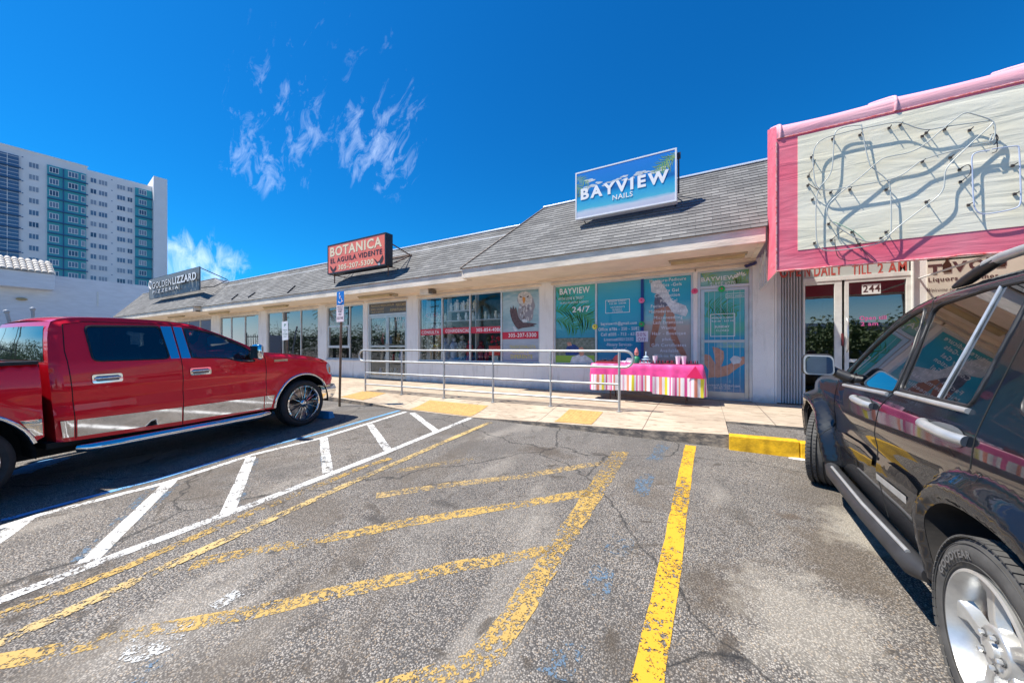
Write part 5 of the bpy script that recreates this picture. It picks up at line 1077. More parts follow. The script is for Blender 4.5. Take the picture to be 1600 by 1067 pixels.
# wooden throne chair
ch = thing('throne_chair', 'small honey coloured wooden throne chair with yellow cushion in the window', 'chair', (-8.28, 9.45, 1.181)); HW = mat('honey_wood', (.55, .30, .10), .45, var=.3, vscale=14)
mb = MB(); mb.prism([(-8.47, 9.56, 1.62), (-8.09, 9.56, 1.62), (-8.09, 9.56, 1.98), (-8.14, 9.56, 2.0), (-8.18, 9.56, 2.08), (-8.28, 9.56, 2.12), (-8.38, 9.56, 2.08), (-8.42, 9.56, 2.0), (-8.47, 9.56, 1.98)], (0, .03, 0)); mb.build('backrest', HW, ch)
mb = MB(); mb.box(-8.48, -8.08, 9.32, 9.55, 1.56, 1.60); mb.build('seat', HW, ch); mb = MB(); mb.ball((-8.28, 9.44, 1.67), .13, 10, sz=.5); mb.build('cushion', mat('yellow_satin', (.75, .50, .03), .4), ch, smooth=60)
for lx in (-8.46, -8.10):
    for ly in (9.34, 9.53): MB().box(lx - .02, lx + .02, ly - .02, ly + .02, 1.18, 1.56).build('leg', HW, ch)
    MB().box(lx - .02, lx + .02, 9.32, 9.55, 1.74, 1.77).build('armrest', HW, ch)
figure('bride_doll', -7.86, 9.42, 1.181, .78, mat('pale_blue_satin', (.36, .44, .58), .4, var=.3, vscale=14), 'pale blue gowned doll standing at the mullion beside the throne chair', 'doll'); figure('bride_doll', -7.52, 9.45, 1.181, .80, mat('silver_blue_satin', (.44, .50, .60), .35, var=.3, vscale=12), 'silver blue gowned doll in the second pane', 'doll')
figure('bony_figure', -7.14, 9.42, 1.181, .85, mat('black_white_figure', (.70, .70, .64), .5, col2=(.05, .05, .05), vscale=13, vdet=2), 'tall black and white painted figure in the second pane', 'figurine')
figure('red_cloaked_figure', -6.86, 9.45, 1.181, .70, mat('red_cloak', (.42, .02, .04), .5, var=.4, vscale=10), 'red cloaked statue at the right of the second pane', 'statue'); figure('red_cloaked_figure', -6.40, 9.45, 1.181, .66, mat('dark_red_cloak', (.26, .02, .03), .5, var=.4, vscale=10), 'dark red cloaked statue at the left of the third pane', 'statue')
figure('dark_statue', -6.2, 9.6, 1.181, .85, mat('dark_green_bronze', (.05, .09, .07), .4, var=.4, vscale=10), 'dark green statue at the back of the third pane', 'statue')
t = thing('red_flower_box', 'red box topped with red flowers at the right of the third pane', 'flower box', (-5.8, 9.45, 1.181)); mb = MB(); mb.box(-6.02, -5.58, 9.32, 9.55, 1.35, 1.66); mb.build('box', mat('bright_red_box', (.75, .05, .03), .4), t, bevel=.01); MB().box(-5.9, -5.7, 9.36, 9.5, 1.181, 1.35).build('foot', PLC, t)
mb = MB()
for k in range(26): mb.ball((-5.8 + jr.uniform(-.24, .24), 9.43 + jr.uniform(-.08, .08), 1.72 + jr.uniform(-.03, .26)), jr.uniform(.02, .045), 6)
mb.build('flowers', mat('red_petals', (.62, .03, .07), .6, var=.4, vscale=20), t)
figure('red_vase', -6.62 + .5, 9.36, 1.181, .35, mat('red_glaze', (.40, .02, .03), .2, coat=.5), 'low red glazed vase beside the red flower box', 'vase', None, 1)
t = tag(MB().build('x', PLW) if False else (lambda mb: (put_text(mb, 'OPEN', W(665, 496, 9.2)[0], W(683.5, 496, 9.2)[0], W(665, 496, 9.2)[1], .15, 9.2, .0, 0, .02), mb)[1])(MB()).build('open_sign', mat('unlit_red_neon', (.55, .04, .04), .3)), 'unlit red OPEN neon sign hanging in the first pane', 'sign')
# goods behind the double door
jr = random.Random(11); gcol = [mat('goods_%d' % i, c, .55, var=.4, vscale=14) for i, c in enumerate(((.08, .22, .55), (.72, .62, .46), (.62, .06, .06), (.38, .24, .12), (.82, .82, .78), (.05, .36, .27), (.70, .40, .14), (.25, .20, .25)))]
for r, (yy_, z0) in enumerate(((9.50, ZB + .01), (9.60, 1.05), (9.66, 1.75), (9.72, 2.3))):
    if r: tag(MB().box(-11.35, -9.45, yy_ - .18, yy_ + .18, z0 - .03, z0).build('wooden_shelf', mat('shelf_wood', (.3, .2, .12), .5)), ['', 'lowest wooden shelf behind the double door', 'middle wooden shelf behind the double door', 'top wooden shelf behind the double door'][r], 'shelf')
    for k in range(9):
        x = -11.25 + k * .21; figure('shop_statue', x, yy_, z0 + .001, jr.uniform(.3, .52), gcol[(k * 3 + r) % 8], ORD[k] + ' statue from the left in the ' + ['floor', 'lowest shelf', 'middle shelf', 'top shelf'][r] + ' row behind the double door', 'statue', 'statues behind the double door', [0, 0, 1, 3][(k + r) % 4])
# badges hanging in the tall narrow pane left of the double door
NY = mat('neon_yellow_tubing', (.65, .45, .12), .4); x, z = W(553, 507, 9.3); mb = MB(); mb.tube([Vector((x + .12 * math.cos(a), 9.3, z + .2 * math.sin(a))) for a in [i * .5 for i in range(13)]], .016, 6); mb.tube([(x, 9.3, z - .12), (x, 9.3, z + .12)], .03, 6); tag(mb.build('window_badge', NY, smooth=50), 'round yellow badge hanging in the narrow pane left of the double door', 'badge')
x, z = W(553, 519, 9.3); mb = MB(); mb.tube([(x - .13, 9.3, z + .22), (x + .13, 9.3, z + .22), (x + .12, 9.3, z), (x, 9.3, z - .22), (x - .12, 9.3, z), (x - .13, 9.3, z + .22)], .018, 6); tag(mb.build('window_badge', mat('pale_teal_tubing', (.45, .65, .65), .4), smooth=50), 'pale shield shaped badge hanging below the yellow one', 'badge')
# a few salon things behind the reflecting windows
for i, (x, c) in enumerate(((-17.9, (.10, .10, .12)), (-16.7, (.14, .09, .07)), (-15.3, (.08, .08, .10)))):
    t = thing('salon_chair', ['dark salon chair behind the left pane of the window left of the narrow door bay', 'brown salon chair behind the middle pane', 'dark salon chair behind the right pane'][i], 'chair', (x, 10.6, ZB + .006)); m_ = mat('salon_vinyl_%d' % i, c, .4)
    mb = MB(); mb.box(x - .28, x + .28, 10.35, 10.85, .86, 1.0); mb.build('seat', m_, t, bevel=.03); mb = MB(); mb.box(x - .27, x + .27, 10.8, 10.92, 1.0, 1.62); mb.build('backrest', m_, t, bevel=.03); mb = MB(); mb.lathe([(.28, 0), (.28, .02), (.04, .05), (.04, .45)], 14, Matrix.Translation((x, 10.6, ZB + .006))); mb.build('pedestal', ALU2, t, smooth=50)

# ------------------------------------------------------------------ guard rail
GALV = mat('galvanised_pipe', (.52, .53, .52), .42, metal=.55, var=.18, vscale=7)
hr = thing('guard_rail', 'galvanised pipe guard rail with rounded ends along the sidewalk', 'railing', (-5.0, 6.6, SW_Z))
pp = [(-8.02, 6.44), (-6.78, 6.47), (-5.38, 6.50), (-4.02, 6.52), (-2.62, 6.55), (-2.08, 6.56)]
posts = []
for px in (571, 628, 694, 770.5, 860.5, 967.5):
    d = ray(px, 600); Yr = 6.45; # rail line Y = 6.45 + .02 (X + 8)
    t = (6.45 + .16 + 0) / (d[1] - .02 * d[0]); t = (6.45 + .16) / (d[1] - .02 * d[0]); posts.append((d[0] * t, d[1] * t))
RZ = 1.52
def rl(s, z):                 # point at parameter along the rail line
    a, b = Vector((*posts[0], 0)), Vector((*posts[-1], 0)); d = (b - a).normalized(); L_ = (b - a).length
    p = a + d * s; return Vector((p.x, p.y, z))
LR = (Vector(posts[-1]) - Vector(posts[0])).length
z2 = RZ - .30
arc = lambda s0, sg: [rl(s0 + sg * .15 * math.sin(math.pi * k / 10), (RZ + z2) / 2 + (RZ - z2) / 2 * math.cos(math.pi * k / 10)) for k in range(11)]
pth = arc(LR + .10, 1) + arc(-.10, -1)[::-1]
MB().tube(pth, .024, 10, closed=True).build('top_rail', GALV, hr, smooth=50)
for z in (RZ - .62, RZ - .94): MB().tube([rl(0, z), rl(LR, z)], .021, 10).build('lower_rail', GALV, hr, smooth=50)
for (x, y_) in posts: MB().tube([(x, y_, sw_z(x, y_)), (x, y_, RZ)], .024, 10).lathe([(.055, 0), (.055, .012), (.024, .014)], 12, Matrix.Translation((x, y_, sw_z(x, y_) - .003))).build('post', GALV, hr, smooth=50)

# ------------------------------------------------------------------ parking signs and the blue wheel stop
BRZ = mat('weathered_post', (.22, .17, .11), .55, metal=.3, var=.4, vscale=9); SGB = mat('sign_blue', (.01, .19, .62), .35, coat=.3); SGW = mat('sign_white_face', (.78, .79, .80), .4, var=.1)
t = thing('disabled_parking_sign', 'leaning post with blue wheelchair sign and white plate by the red truck', 'sign', (-7.62, 5.24, lot_z(5.24)))
bx, by = -7.62, 5.24
MB().tube([(bx, by, lot_z(by) - .02), (bx + .09, by, 2.9)], .028, 8).build('post', BRZ, t, smooth=50)
def plate(x0, x1, z0, z1, yv, m, par, nm): return MB().box(x0, x1, yv - .003, yv + .003, z0, z1).build(nm, m, par, bevel=.002)
cx_ = bx + .085; plate(cx_ - .135, cx_ + .135, 2.60, 2.92, by - .035, SGB, t, 'blue_plate'); wpl = plate(cx_ - .145, cx_ + .125, 2.20, 2.59, by - .035, SGW, t, 'white_plate')
wc = MB(); yv = by - .041; zc = 2.75
wc.tube([(cx_ + .0 + .062 * math.cos(a), yv, zc - .045 + .062 * math.sin(a)) for a in [-2.9 + i * .35 for i in range(11)]], .009, 5); wc.ball((cx_ - .025, yv, zc + .115), .02, 8, sy=.2); wc.tube([(cx_ - .025, yv, zc + .085), (cx_ - .015, yv, zc), (cx_ + .05, yv, zc), (cx_ + .075, yv, zc - .075), (cx_ + .10, yv, zc - .07)], .011, 5); wc.tube([(cx_ - .02, yv, zc + .045), (cx_ + .035, yv, zc + .045)], .008, 5)
wc.build('wheelchair_symbol', mat('symbol_white', (.85, .85, .85), .4), t)
lt = MB()
for (s, z, h, x0, x1) in (('PARKING BY', 2.535, .035, -.115, .10), ('DISABLED', 2.485, .035, -.10, .085), ('PERMIT', 2.425, .045, -.085, .075), ('ONLY', 2.36, .045, -.065, .055), ('$255 FINE', 2.26, .06, -.11, .10)): put_text(lt, s, cx_ + x0, cx_ + x1, z, h, by - .0395, .03)
lt.build('lettering', BLK, wpl)
d = ray(448, 530); yv = 5.6; tq = yv / d[1]; bx = d[0] * tq
t = thing('parking_sign', 'white sign plate on a leaning post behind the red truck hood', 'sign', (bx + .1, yv, lot_z(yv)))
MB().tube([(bx + .10, yv, lot_z(yv) - .02), (bx - .06, yv, 2.62)], .032, 8).build('post', BRZ, t, smooth=50)
m_ = MB(); m_.obox((bx - .01, yv - .04, 2.08), (.155, 0, 0.01), (0, .003, 0), (-.012, 0, .27)); pl2 = m_.build('plate', SGW, t, bevel=.002)
lt = MB(); 
for i, s in enumerate(('P', 'PARKING', 'FOR', 'CUSTOMERS', 'ONLY')): w_ = [.05, .11, .05, .12, .08][i]; put_text(lt, s, bx - w_, bx + w_, [2.2, 2.09, 2.04, 1.97, 1.90][i], [.08, .03, .025, .035, .035][i], yv - .0445, .02)
lt.build('lettering', mat('dark_green_print', (.03, .20, .10), .5), pl2)
# ------------------------------------------------------------------ vehicles: skins over a side outline
import numpy as np
def resample(P, d, closed=False):
    P = [Vector(p) for p in P]; out = []
    for a, b in zip(P, P[1:] + ([P[0]] if closed else [])):
        n = max(1, int(math.ceil((b - a).length / d)))
        for i in range(n): out.append(a.lerp(b, i / n))
    if not closed: out.append(P[-1])
    return out
def chaik(P, it=1, closed=False):
    P = [Vector(p) for p in P]
    for _ in range(it):
        Q = [] if closed else [P[0]]
        for a, b in zip(P, P[1:] + ([P[0]] if closed else [])): Q += [a.lerp(b, .25), a.lerp(b, .75)]
        P = Q if closed else Q + [P[-1]]
    return P
def fillet(P, r, k=4):
    P = [Vector(p) for p in P]; n = len(P); Q = []
    for i in range(n):
        a, b, c = P[i - 1], P[i], P[(i + 1) % n]; u = (a - b); v = (c - b); rr = min(r, u.length * .45, v.length * .45); u = b + u.normalized() * rr; v = b + v.normalized() * rr
        for j in range(k + 1): t = j / k; Q.append(u * (1 - t) ** 2 + b * 2 * t * (1 - t) + v * t * t)
    return Q
def inpoly(p, poly):
    x, y = p; c = False; n = len(poly); j = n - 1
    for i in range(n):
        xi, yi = poly[i]; xj, yj = poly[j]
        if (yi > y) != (yj > y) and x < (xj - xi) * (y - yi) / (yj - yi) + xi: c = not c
        j = i
    return c
def seg_dist(px, py, poly, closed=True):
    A = np.array([tuple(p) for p in poly]); B = np.roll(A, -1, 0) if closed else A[1:]; A = A if closed else A[:-1]
    d = B - A; L2 = (d ** 2).sum(1) + 1e-12; t = np.clip(((px - A[:, 0]) * d[:, 0] + (py - A[:, 1]) * d[:, 1]) / L2, 0, 1)
    return float(np.sqrt((px - A[:, 0] - t * d[:, 0]) ** 2 + (py - A[:, 1] - t * d[:, 1]) ** 2).min())
def tri_patch(outline, holes, grid):
    pts = []; edges = []
    for loop in [outline] + holes:
        b = len(pts); pts += [Vector((p[0], p[1])) for p in loop]; n = len(loop); edges += [(b + i, b + (i + 1) % n) for i in range(n)]
    xs_ = [p[0] for p in outline]; ys_ = [p[1] for p in outline]
    x = min(xs_) + grid * .5; r = 0
    while x < max(xs_):
        y = min(ys_) + (grid * .5 if r % 2 else grid * .25)
        while y < max(ys_):
            if inpoly((x, y), outline) and not any(inpoly((x, y), h) for h in holes):
                if min(seg_dist(x, y, l) for l in [outline] + holes) > grid * .45: pts.append(Vector((x, y)))
            y += grid
        x += grid * .9; r += 1
    V, E_, F_, *_ = delaunay_2d_cdt(pts, edges, [], 0, 1e-6)
    fs = []
    for f in F_:
        c = sum((V[i] for i in f), Vector((0, 0))) / len(f)
        if inpoly(c, outline) and not any(inpoly(c, h) for h in holes): fs.append(tuple(f))
    return [tuple(v) for v in V], fs
def set_normals(o, nrm):
    o.data.polygons.foreach_set('use_smooth', [True] * len(o.data.polygons)); o.data.normals_split_custom_set_from_vertices(nrm)
class Car:
    def __init__(s, root, wfn): s.root = root; s.w = wfn
    def gap(s, pts, r, sg, off=0.0): mb = MB(); s.line(mb, pts, r, sg, off); mb.build('door_gap', SEAM, s.root, local=True)
    def n(s, a, z, sg):
        e = .006; ws = (s.w(a + e, z) - s.w(a - e, z)) / (2 * e); wz = (s.w(a, z + e) - s.w(a, z - e)) / (2 * e)
        return Vector((-ws, sg, -wz)).normalized()
    def skin(s, name, outline, holes, m, sg, parent=None, off=0.0, grid=.055, closed_res=None, normals=True):
        o_ = [tuple(p) for p in resample(outline, grid, True)]; hs = [[tuple(p) for p in resample(h, grid, True)] for h in holes]
        V, F_ = tri_patch(o_, hs, grid); vs = []; nr = []
        for (a, z) in V:
            n = s.n(a, z, sg); p = Vector((a, sg * s.w(a, z), z)) + n * off; vs.append(p); nr.append(n)
        fs = []
        for f in F_:
            A, B, C = (vs[i] for i in f[:3]); fs.append(f if (B - A).cross(C - A).dot(nr[f[0]]) > 0 else tuple(f[::-1]))
        mb = MB(); mb.add(vs, fs); o = mb.build(name, m, parent or s.root, local=True)
        if normals and len(o.data.vertices) == len(nr): set_normals(o, nr)
        return o
    def line(s, mb, pts, r, sg, off=0.0, seg=5, closed=False):
        P = [Vector(p) for p in pts]; P = resample(P, .05, closed); Q = []
        for p in P: n = s.n(p[0], p[1], sg); Q.append(Vector((p[0], sg * s.w(p[0], p[1]), p[1])) + n * off)
        mb.tube(Q, r, seg, closed=closed)
    def crown(s, name, pts, m, c=.03, inset=0.0, nv=14, parent=None, lim=None, off=0.0):
        P = resample(pts, .05); vs = []; nr = []; k = nv + 1
        for i, p in enumerate(P):
            t = (P[min(i + 1, len(P) - 1)] - P[max(i - 1, 0)]).normalized(); n2 = Vector((t.y, -t.x))      # outward for a front-to-back walk over the top
            h = s.w(p.x, p.y) - inset
            if lim: h = min(h, lim)
            for j in range(k):
                v = -1 + 2 * j / nv; cc = c * (1 - v * v) + off; vs.append((p.x + n2.x * cc, v * h, p.y + n2.y * cc))
        fs = [(i * k + j, i * k + j + 1, (i + 1) * k + j + 1, (i + 1) * k + j) for i in range(len(P) - 1) for j in range(nv)]
        mb = MB(); mb.add(vs, fs); o = mb.build(name, m, parent or s.root, local=True, smooth=60)
        return o
def paint(name, col, flake=.0, rough=.28):
    m, N, L, b = node_mat(name); b.inputs['Base Color'].default_value = (*col, 1); b.inputs['Metallic'].default_value = flake; b.inputs['Roughness'].default_value = rough
    b.inputs['Coat Weight'].default_value = 1; b.inputs['Coat Roughness'].default_value = .012; b.inputs['Coat IOR'].default_value = 1.5; b.inputs['Specular IOR Level'].default_value = .15
    tc = N.new('ShaderNodeTexCoord'); nz = N.new('ShaderNodeTexNoise'); nz.inputs['Scale'].default_value = 1.4; nz.inputs['Detail'].default_value = 2; L.new(tc.outputs['Object'], nz.inputs['Vector'])
    bp = N.new('ShaderNodeBump'); bp.inputs['Strength'].default_value = .12; bp.inputs['Distance'].default_value = .02; L.new(nz.outputs['Fac'], bp.inputs['Height']); L.new(bp.outputs[0], b.inputs['Coat Normal'])
    n2 = N.new('ShaderNodeTexNoise'); n2.inputs['Scale'].default_value = 3; n2.inputs['Detail'].default_value = 8; L.new(tc.outputs['Object'], n2.inputs['Vector']); mr = N.new('ShaderNodeMapRange'); mr.inputs[1].default_value = .45; mr.inputs[2].default_value = .8; mr.inputs[3].default_value = .01; mr.inputs[4].default_value = .09; L.new(n2.outputs['Fac'], mr.inputs[0]); L.new(mr.outputs[0], b.inputs['Coat Roughness'])
    return m
CHR = mat('chrome', (.78, .78, .78), .06, metal=1.0, bump=.02, bscale=3); RUB = mat('tyre_rubber', (.028, .028, .03), .75, var=.3, vscale=20); RUB2 = mat('dusty_tyre_rubber', (.085, .082, .078), .8, var=.35, vscale=12); SEAM = mat('panel_gap_black', (.008, .008, .008), .8)
PLB = mat('black_plastic', (.02, .02, .022), .45, var=.2, vscale=20); UND = mat('underbody_black', (.012, .012, .012), .9); ALY = mat('alloy_silver', (.66, .66, .64), .30, metal=.65, var=.25, vscale=7, bump=.05, bscale=80); SEAT = mat('seat_cloth', (.30, .28, .26), .8, var=.3, vscale=8)
RST = mat('rusty_disc', (.22, .09, .05), .6, metal=.5, var=.4, vscale=10); DSC = mat('brake_disc', (.40, .40, .42), .3, metal=.9)
def smooth01(a, b, x): t = max(0, min(1, (x - a) / (b - a))); return t * t * (3 - 2 * t)
def edge_round(d, r): return 0 if d >= r else r - math.sqrt(max(0, r * r - (r - d) ** 2))
def MW(x, y, z, steer=0, sg=1):       # wheel frame: local Z = axle pointing outward
    return Matrix.Translation((x, y, z)) @ Matrix.Rotation(steer, 4, 'Z') @ Matrix.Rotation(-sg * math.pi / 2, 4, 'X')
def tyre_prof(R, rr, w, grooves=4):
    h = w / 2; p = [(rr, -h * .80), (rr + .02, -h * .92), ((R + rr) / 2, -h * 1.03), (R - .035, -h * .97), (R - .010, -h * .86)]
    gw = .011
    for k in range(grooves):
        c = -h * .62 + 2 * h * .62 * k / (grooves - 1); p += [(R - .002, c - gw), (R - .012, c - gw * .8), (R - .012, c + gw * .8), (R - .002, c + gw)]
    p += [(R - .010, h * .86), (R - .035, h * .97), ((R + rr) / 2, h * 1.03), (rr + .02, h * .92), (rr, h * .80), (rr - .01, 0)]
    return p

# ================= red pickup
T0 = Vector((-6.507, 3.782)); th = math.radians(7.8); TDv = Vector((-math.sin(th), math.cos(th))); nT = Vector((-TDv.y, TDv.x)); W2 = 1.0
ctr = T0 + nT * W2
tk = thing('pickup_truck', 'glossy red crew cab pickup with chrome trim parked nose to the kerb', 'pickup truck', (ctr.x, ctr.y, lot_z(ctr.y) - .0), 0); tk.rotation_euler = (0, -.032, math.atan2(TDv.y, TDv.x))
top_f = chaik([(.74, .70), (.775, .80), (.76, .98), (.71, 1.11), (.60, 1.19), (.40, 1.245), (.15, 1.30), (-.15, 1.345), (-.45, 1.375), (-.62, 1.40)], 2)
ws_f = chaik([(-.62, 1.40), (-.72, 1.445), (-1.0, 1.60), (-1.28, 1.74), (-1.50, 1.83)], 1)
rf_f = chaik([(-1.50, 1.83), (-1.66, 1.865), (-1.9, 1.885), (-2.3, 1.90), (-2.60, 1.89), (-2.75, 1.87), (-2.82, 1.83)], 2)
bk_f = chaik([(-2.82, 1.83), (-2.86, 1.72), (-2.90, 1.40), (-2.91, 1.25), (-2.90, .90), (-2.88, .50)], 1)
topT = top_f + ws_f[1:] + rf_f[1:] + bk_f[1:]
def w_truck(s, z):
    b = .985
    if s > .1: b -= .12 * ((s - .1) / .7) ** 2
    if z < .75: b -= (.75 - z) * .10
    if 1.0 < z: b -= .05 * min(1, (z - 1.0) / .38) ** 2
    if z > 1.38: b -= (z - 1.38) * .40
    b -= .012 * math.exp(-((z - .93) / .10) ** 2)
    for c in (0, -3.58):
        r = math.hypot(s - c, z - .42); b += .03 * math.exp(-((r - .56) / .09) ** 2)
    if s > -2.97:
        d = seg_dist(s, z, topT, False)
        r = .10 if s > -.6 else .07
        b -= edge_round(d, r)
    return b
def w_bed(s, z):
    b = .985
    if z < .75: b -= (.75 - z) * .10
    if z > 1.0: b -= .05 * min(1, (z - 1.0) / .38) ** 2
    b -= .012 * math.exp(-((z - .93) / .10) ** 2); r = math.hypot(s + 3.58, z - .42); b += .03 * math.exp(-((r - .56) / .09) ** 2)
    b -= edge_round(max(0, 1.372 - z), .035)
    return b
RED = paint('red_metallic_paint', (.88, .006, .022), .0)
car = Car(tk, w_truck); bed = Car(tk, w_bed)
def arch(c, z0, R, a0, a1, n=18): return [(c + R * math.cos(math.radians(a0 + (a1 - a0) * i / n)), z0 + R * math.sin(math.radians(a0 + (a1 - a0) * i / n))) for i in range(n + 1)]
bodyO = [tuple(p) for p in topT] + [(-1.8, .44), (-.60, .43)] + arch(0, .42, .54, 179, 31)
win2 = fillet([(-2.595, 1.372), (-2.60, 1.785), (-1.925, 1.80), (-1.90, 1.362)], .06)
win1 = chaik([(-1.655, 1.352), (-1.658, 1.40), (-1.664, 1.74), (-1.665, 1.775), (-1.62, 1.775), (-1.50, 1.755), (-1.36, 1.72), (-1.20, 1.645), (-1.02, 1.54), (-.90, 1.46), (-.84, 1.38), (-.82, 1.26), (-.90, 1.25), (-1.08, 1.275), (-1.25, 1.342)], 1, True)
CGL = glass('car_glass', (.92, .98, .97), 1.2, .10); CGD = glass('tinted_car_glass', (.06, .09, .10), 1.6, .05); CGO = mat('dark_mirror_glass', (.012, .02, .024), .02, coat=1.0)
for sg in (-1, 1):
    car.skin('body_side', bodyO, [win2, win1], RED, sg)
    car.skin('rear_door_glass', win2, [], CGD, sg, off=-.004, grid=.07); car.skin('front_door_glass', win1, [], CGL, sg, off=-.004, grid=.07)
    mb = MB(); car.line(mb, win2, .011, sg, closed=True); car.line(mb, win1, .011, sg, closed=True); mb.build('window_seal', PLB, tk, local=True, smooth=60)
    mb = MB()
    car.gap([(-2.76, 1.80), (-2.79, 1.5), (-2.76, .52)], .0045, sg); car.gap([(-1.79, 1.84), (-1.78, 1.3), (-1.80, .45)], .0045, sg); car.gap([(-.70, 1.40), (-.66, 1.30), (-.68, .44)], .0045, sg); car.gap([(-2.76, 1.80), (-2.6, 1.835), (-1.7, 1.83), (-1.4, 1.765), (-1.1, 1.61), (-.80, 1.44)], .0035, sg)
    car.skin('chrome_pillar_trim', [(-1.89, 1.36), (-1.915, 1.80), (-1.80, 1.80), (-1.795, 1.36)], [], CHR, sg, off=.003, grid=.12, normals=False); car.skin('chrome_pillar_trim', [(-1.775, 1.36), (-1.78, 1.80), (-1.685, 1.79), (-1.67, 1.355)], [], CHR, sg, off=.003, grid=.12, normals=False)
    car.skin('chrome_rocker_panel', [(-.70, .46), (-.60, .46), (-.575, .57), (-.55, .66), (-.70, .665)], [], CHR, sg, off=.003, grid=.08)
    car.skin('chrome_rocker_panel', [(-1.79, .495), (-.715, .46), (-.715, .665), (-1.79, .69)], [], CHR, sg, off=.003, grid=.08); car.skin('chrome_rocker_panel', [(-2.75, .535), (-1.81, .495), (-1.81, .69), (-2.75, .725)], [], CHR, sg, off=.003, grid=.08)
    car.skin('chrome_rocker_panel', [(-2.85, .545), (-2.775, .54), (-2.775, .728), (-2.865, .733)], [], CHR, sg, off=.004, grid=.03)
    for hs_ in (-2.50, -1.58):
        o = car.skin('door_handle', fillet([(hs_ - .125, 1.115), (hs_ + .125, 1.115), (hs_ + .125, 1.215), (hs_ - .125, 1.215)], .025), [], CHR, sg, off=.012, grid=.05)
        car.skin('handle_recess', fillet([(hs_ - .095, 1.135), (hs_ + .095, 1.135), (hs_ + .095, 1.198), (hs_ - .095, 1.198)], .015), [], mat('chrome_shade', (.18, .18, .20), .25, metal=.8), sg, parent=o, off=.0135, grid=.08)
        mb = MB(); yv = sg * (w_truck(hs_, 1.17) + .03); mb.tube([(hs_ - .10, yv - sg * .018, 1.172), (hs_ - .07, yv, 1.175), (hs_ + .07, yv, 1.175), (hs_ + .10, yv - sg * .018, 1.172)], .015, 8); mb.build('grip', CHR, o, local=True, smooth=50)
    mb = MB(); car.line(mb, arch(0, .42, .545, 178, 31), .022, sg, off=.0, seg=8); mb.build('wheel_arch_trim', CHR, tk, local=True, smooth=60)
    mb = MB(); bed.line(mb, arch(-3.58, .42, .545, 172, 14), .022, sg, off=.0, seg=8); mb.build('wheel_arch_trim', CHR, tk, local=True, smooth=60)
    bedO = [(-2.985, .60), (-2.985, 1.372), (-4.85, 1.372), (-4.87, .62), (-4.12, .60)] + arch(-3.58, .42, .54, 165, 15)
    bed.skin('bed_side', bedO, [], RED, sg)
    bed.skin('chrome_rocker_panel', [(-3.05, .625), (-2.995, .62), (-2.995, .79), (-3.14, .80)], [], CHR, sg, off=.003, grid=.08)
    bed.skin('chrome_rocker_panel', [(-4.80, .64), (-4.08, .62), (-4.05, .79), (-4.80, .80)], [], CHR, sg, off=.003, grid=.08)
    bed.skin('tail_lamp', [(-4.84, .95), (-4.74, .95), (-4.74, 1.30), (-4.84, 1.30)], [], mat('red_lens', (.4, .01, .01), .15, coat=1), sg, off=.006, grid=.1)
    y1_ = sg * .86; mb = MB(); mb.box(-4.87, -2.985, sg * .955, y1_, 1.366, 1.378); mb.box(-4.87, -2.985, y1_, y1_ - sg * .01, .85, 1.366); mb.box(-4.87, -2.985, sg * .95, sg * .88, 1.378, 1.402); mb.build('bed_rail', PLB, tk, local=True, bevel=.008)
    # headlamp
    hl = car.skin('headlight', chaik([(.52, 1.10), (.62, 1.135), (.735, .98), (.755, .90), (.66, .885), (.585, .93)], 2, True), [], mat('lamp_glass', (.62, .64, .66), .08, coat=1, var=.3, vscale=18), sg, off=.006, grid=.05)
    car.skin('indicator', chaik([(.60, 1.04), (.64, 1.06), (.66, .93), (.62, .92)], 1, True), [], mat('amber_lens', (.7, .22, .02), .2, coat=1), sg, parent=hl, off=.008, grid=.06)
    car.skin('fender_badge', [(-.52, 1.225), (-.28, 1.225), (-.28, 1.262), (-.52, 1.262)], [], CHR, sg, off=.006, grid=.05)
    # mirror
    mb = MB(); yb = sg * (w_truck(-.86, 1.36)); mb.box(-.90, -.80, yb - sg * .02, yb + sg * .10, 1.30, 1.40); mr_ = mb.build('door_mirror', PLB, tk, local=True, bevel=.02)
    mb = MB(); mb.obox((-.90, yb + sg * .20, 1.41), (.05, 0, 0), (0, .105, 0), (0, 0, .125)); mb.build('mirror_cap', CHR, mr_, local=True, bevel=.045, smooth=60)
    mb = MB(); mb.obox((-.953, yb + sg * .20, 1.41), (.004, 0, 0), (0, .08, 0), (0, 0, .10)); mb.build('mirror_glass', CGO, mr_, local=True, bevel=.004)
    mb = MB(); mb.tube([(-2.74, sg * .93, .40), (-2.66, sg * .99, .39), (-2.5, sg * 1.01, .385), (-.85, sg * 1.01, .355), (-.68, sg * .99, .36), (-.60, sg * .93, .37)], [.045, .052, .055, .055, .052, .045], 12); st = mb.build('running_board', CHR, tk, local=True, smooth=60)
    # wheel-arch liners
    for c in (0, -3.58):
        mb = MB(); A = arch(c, .42, .545, 185, -5, 20); mb.add([(a, sg * .97, z) for a, z in A] + [(a, sg * .60, z) for a, z in A], [(i, i + 1, 22 + i, 21 + i) for i in range(20)]); mb.add([(a, sg * .60, z) for a, z in A], [tuple(range(21))]); mb.build('arch_liner', UND, tk, local=True)
car.crown('hood', top_f, RED, .03); car.crown('windshield', ws_f, CGL, .03); car.crown('roof', rf_f, RED, .03); car.crown('cab_back', bk_f, RED, .02)
car.crown('rear_window', [(-2.845, 1.78), (-2.872, 1.62), (-2.90, 1.40)], CGO, .02, inset=.10, off=.008)
mb = MB(); mb.box(-4.6, .5, -.55, .55, .30, .60); mb.box(-2.95, .55, -.90, .90, .44, .50); mb.box(-4.85, -2.98, -.86, .86, .84, .86); mb.box(-2.995, -2.97, -.90, .90, .60, 1.36); mb.build('floor_pan', UND, tk, local=True)
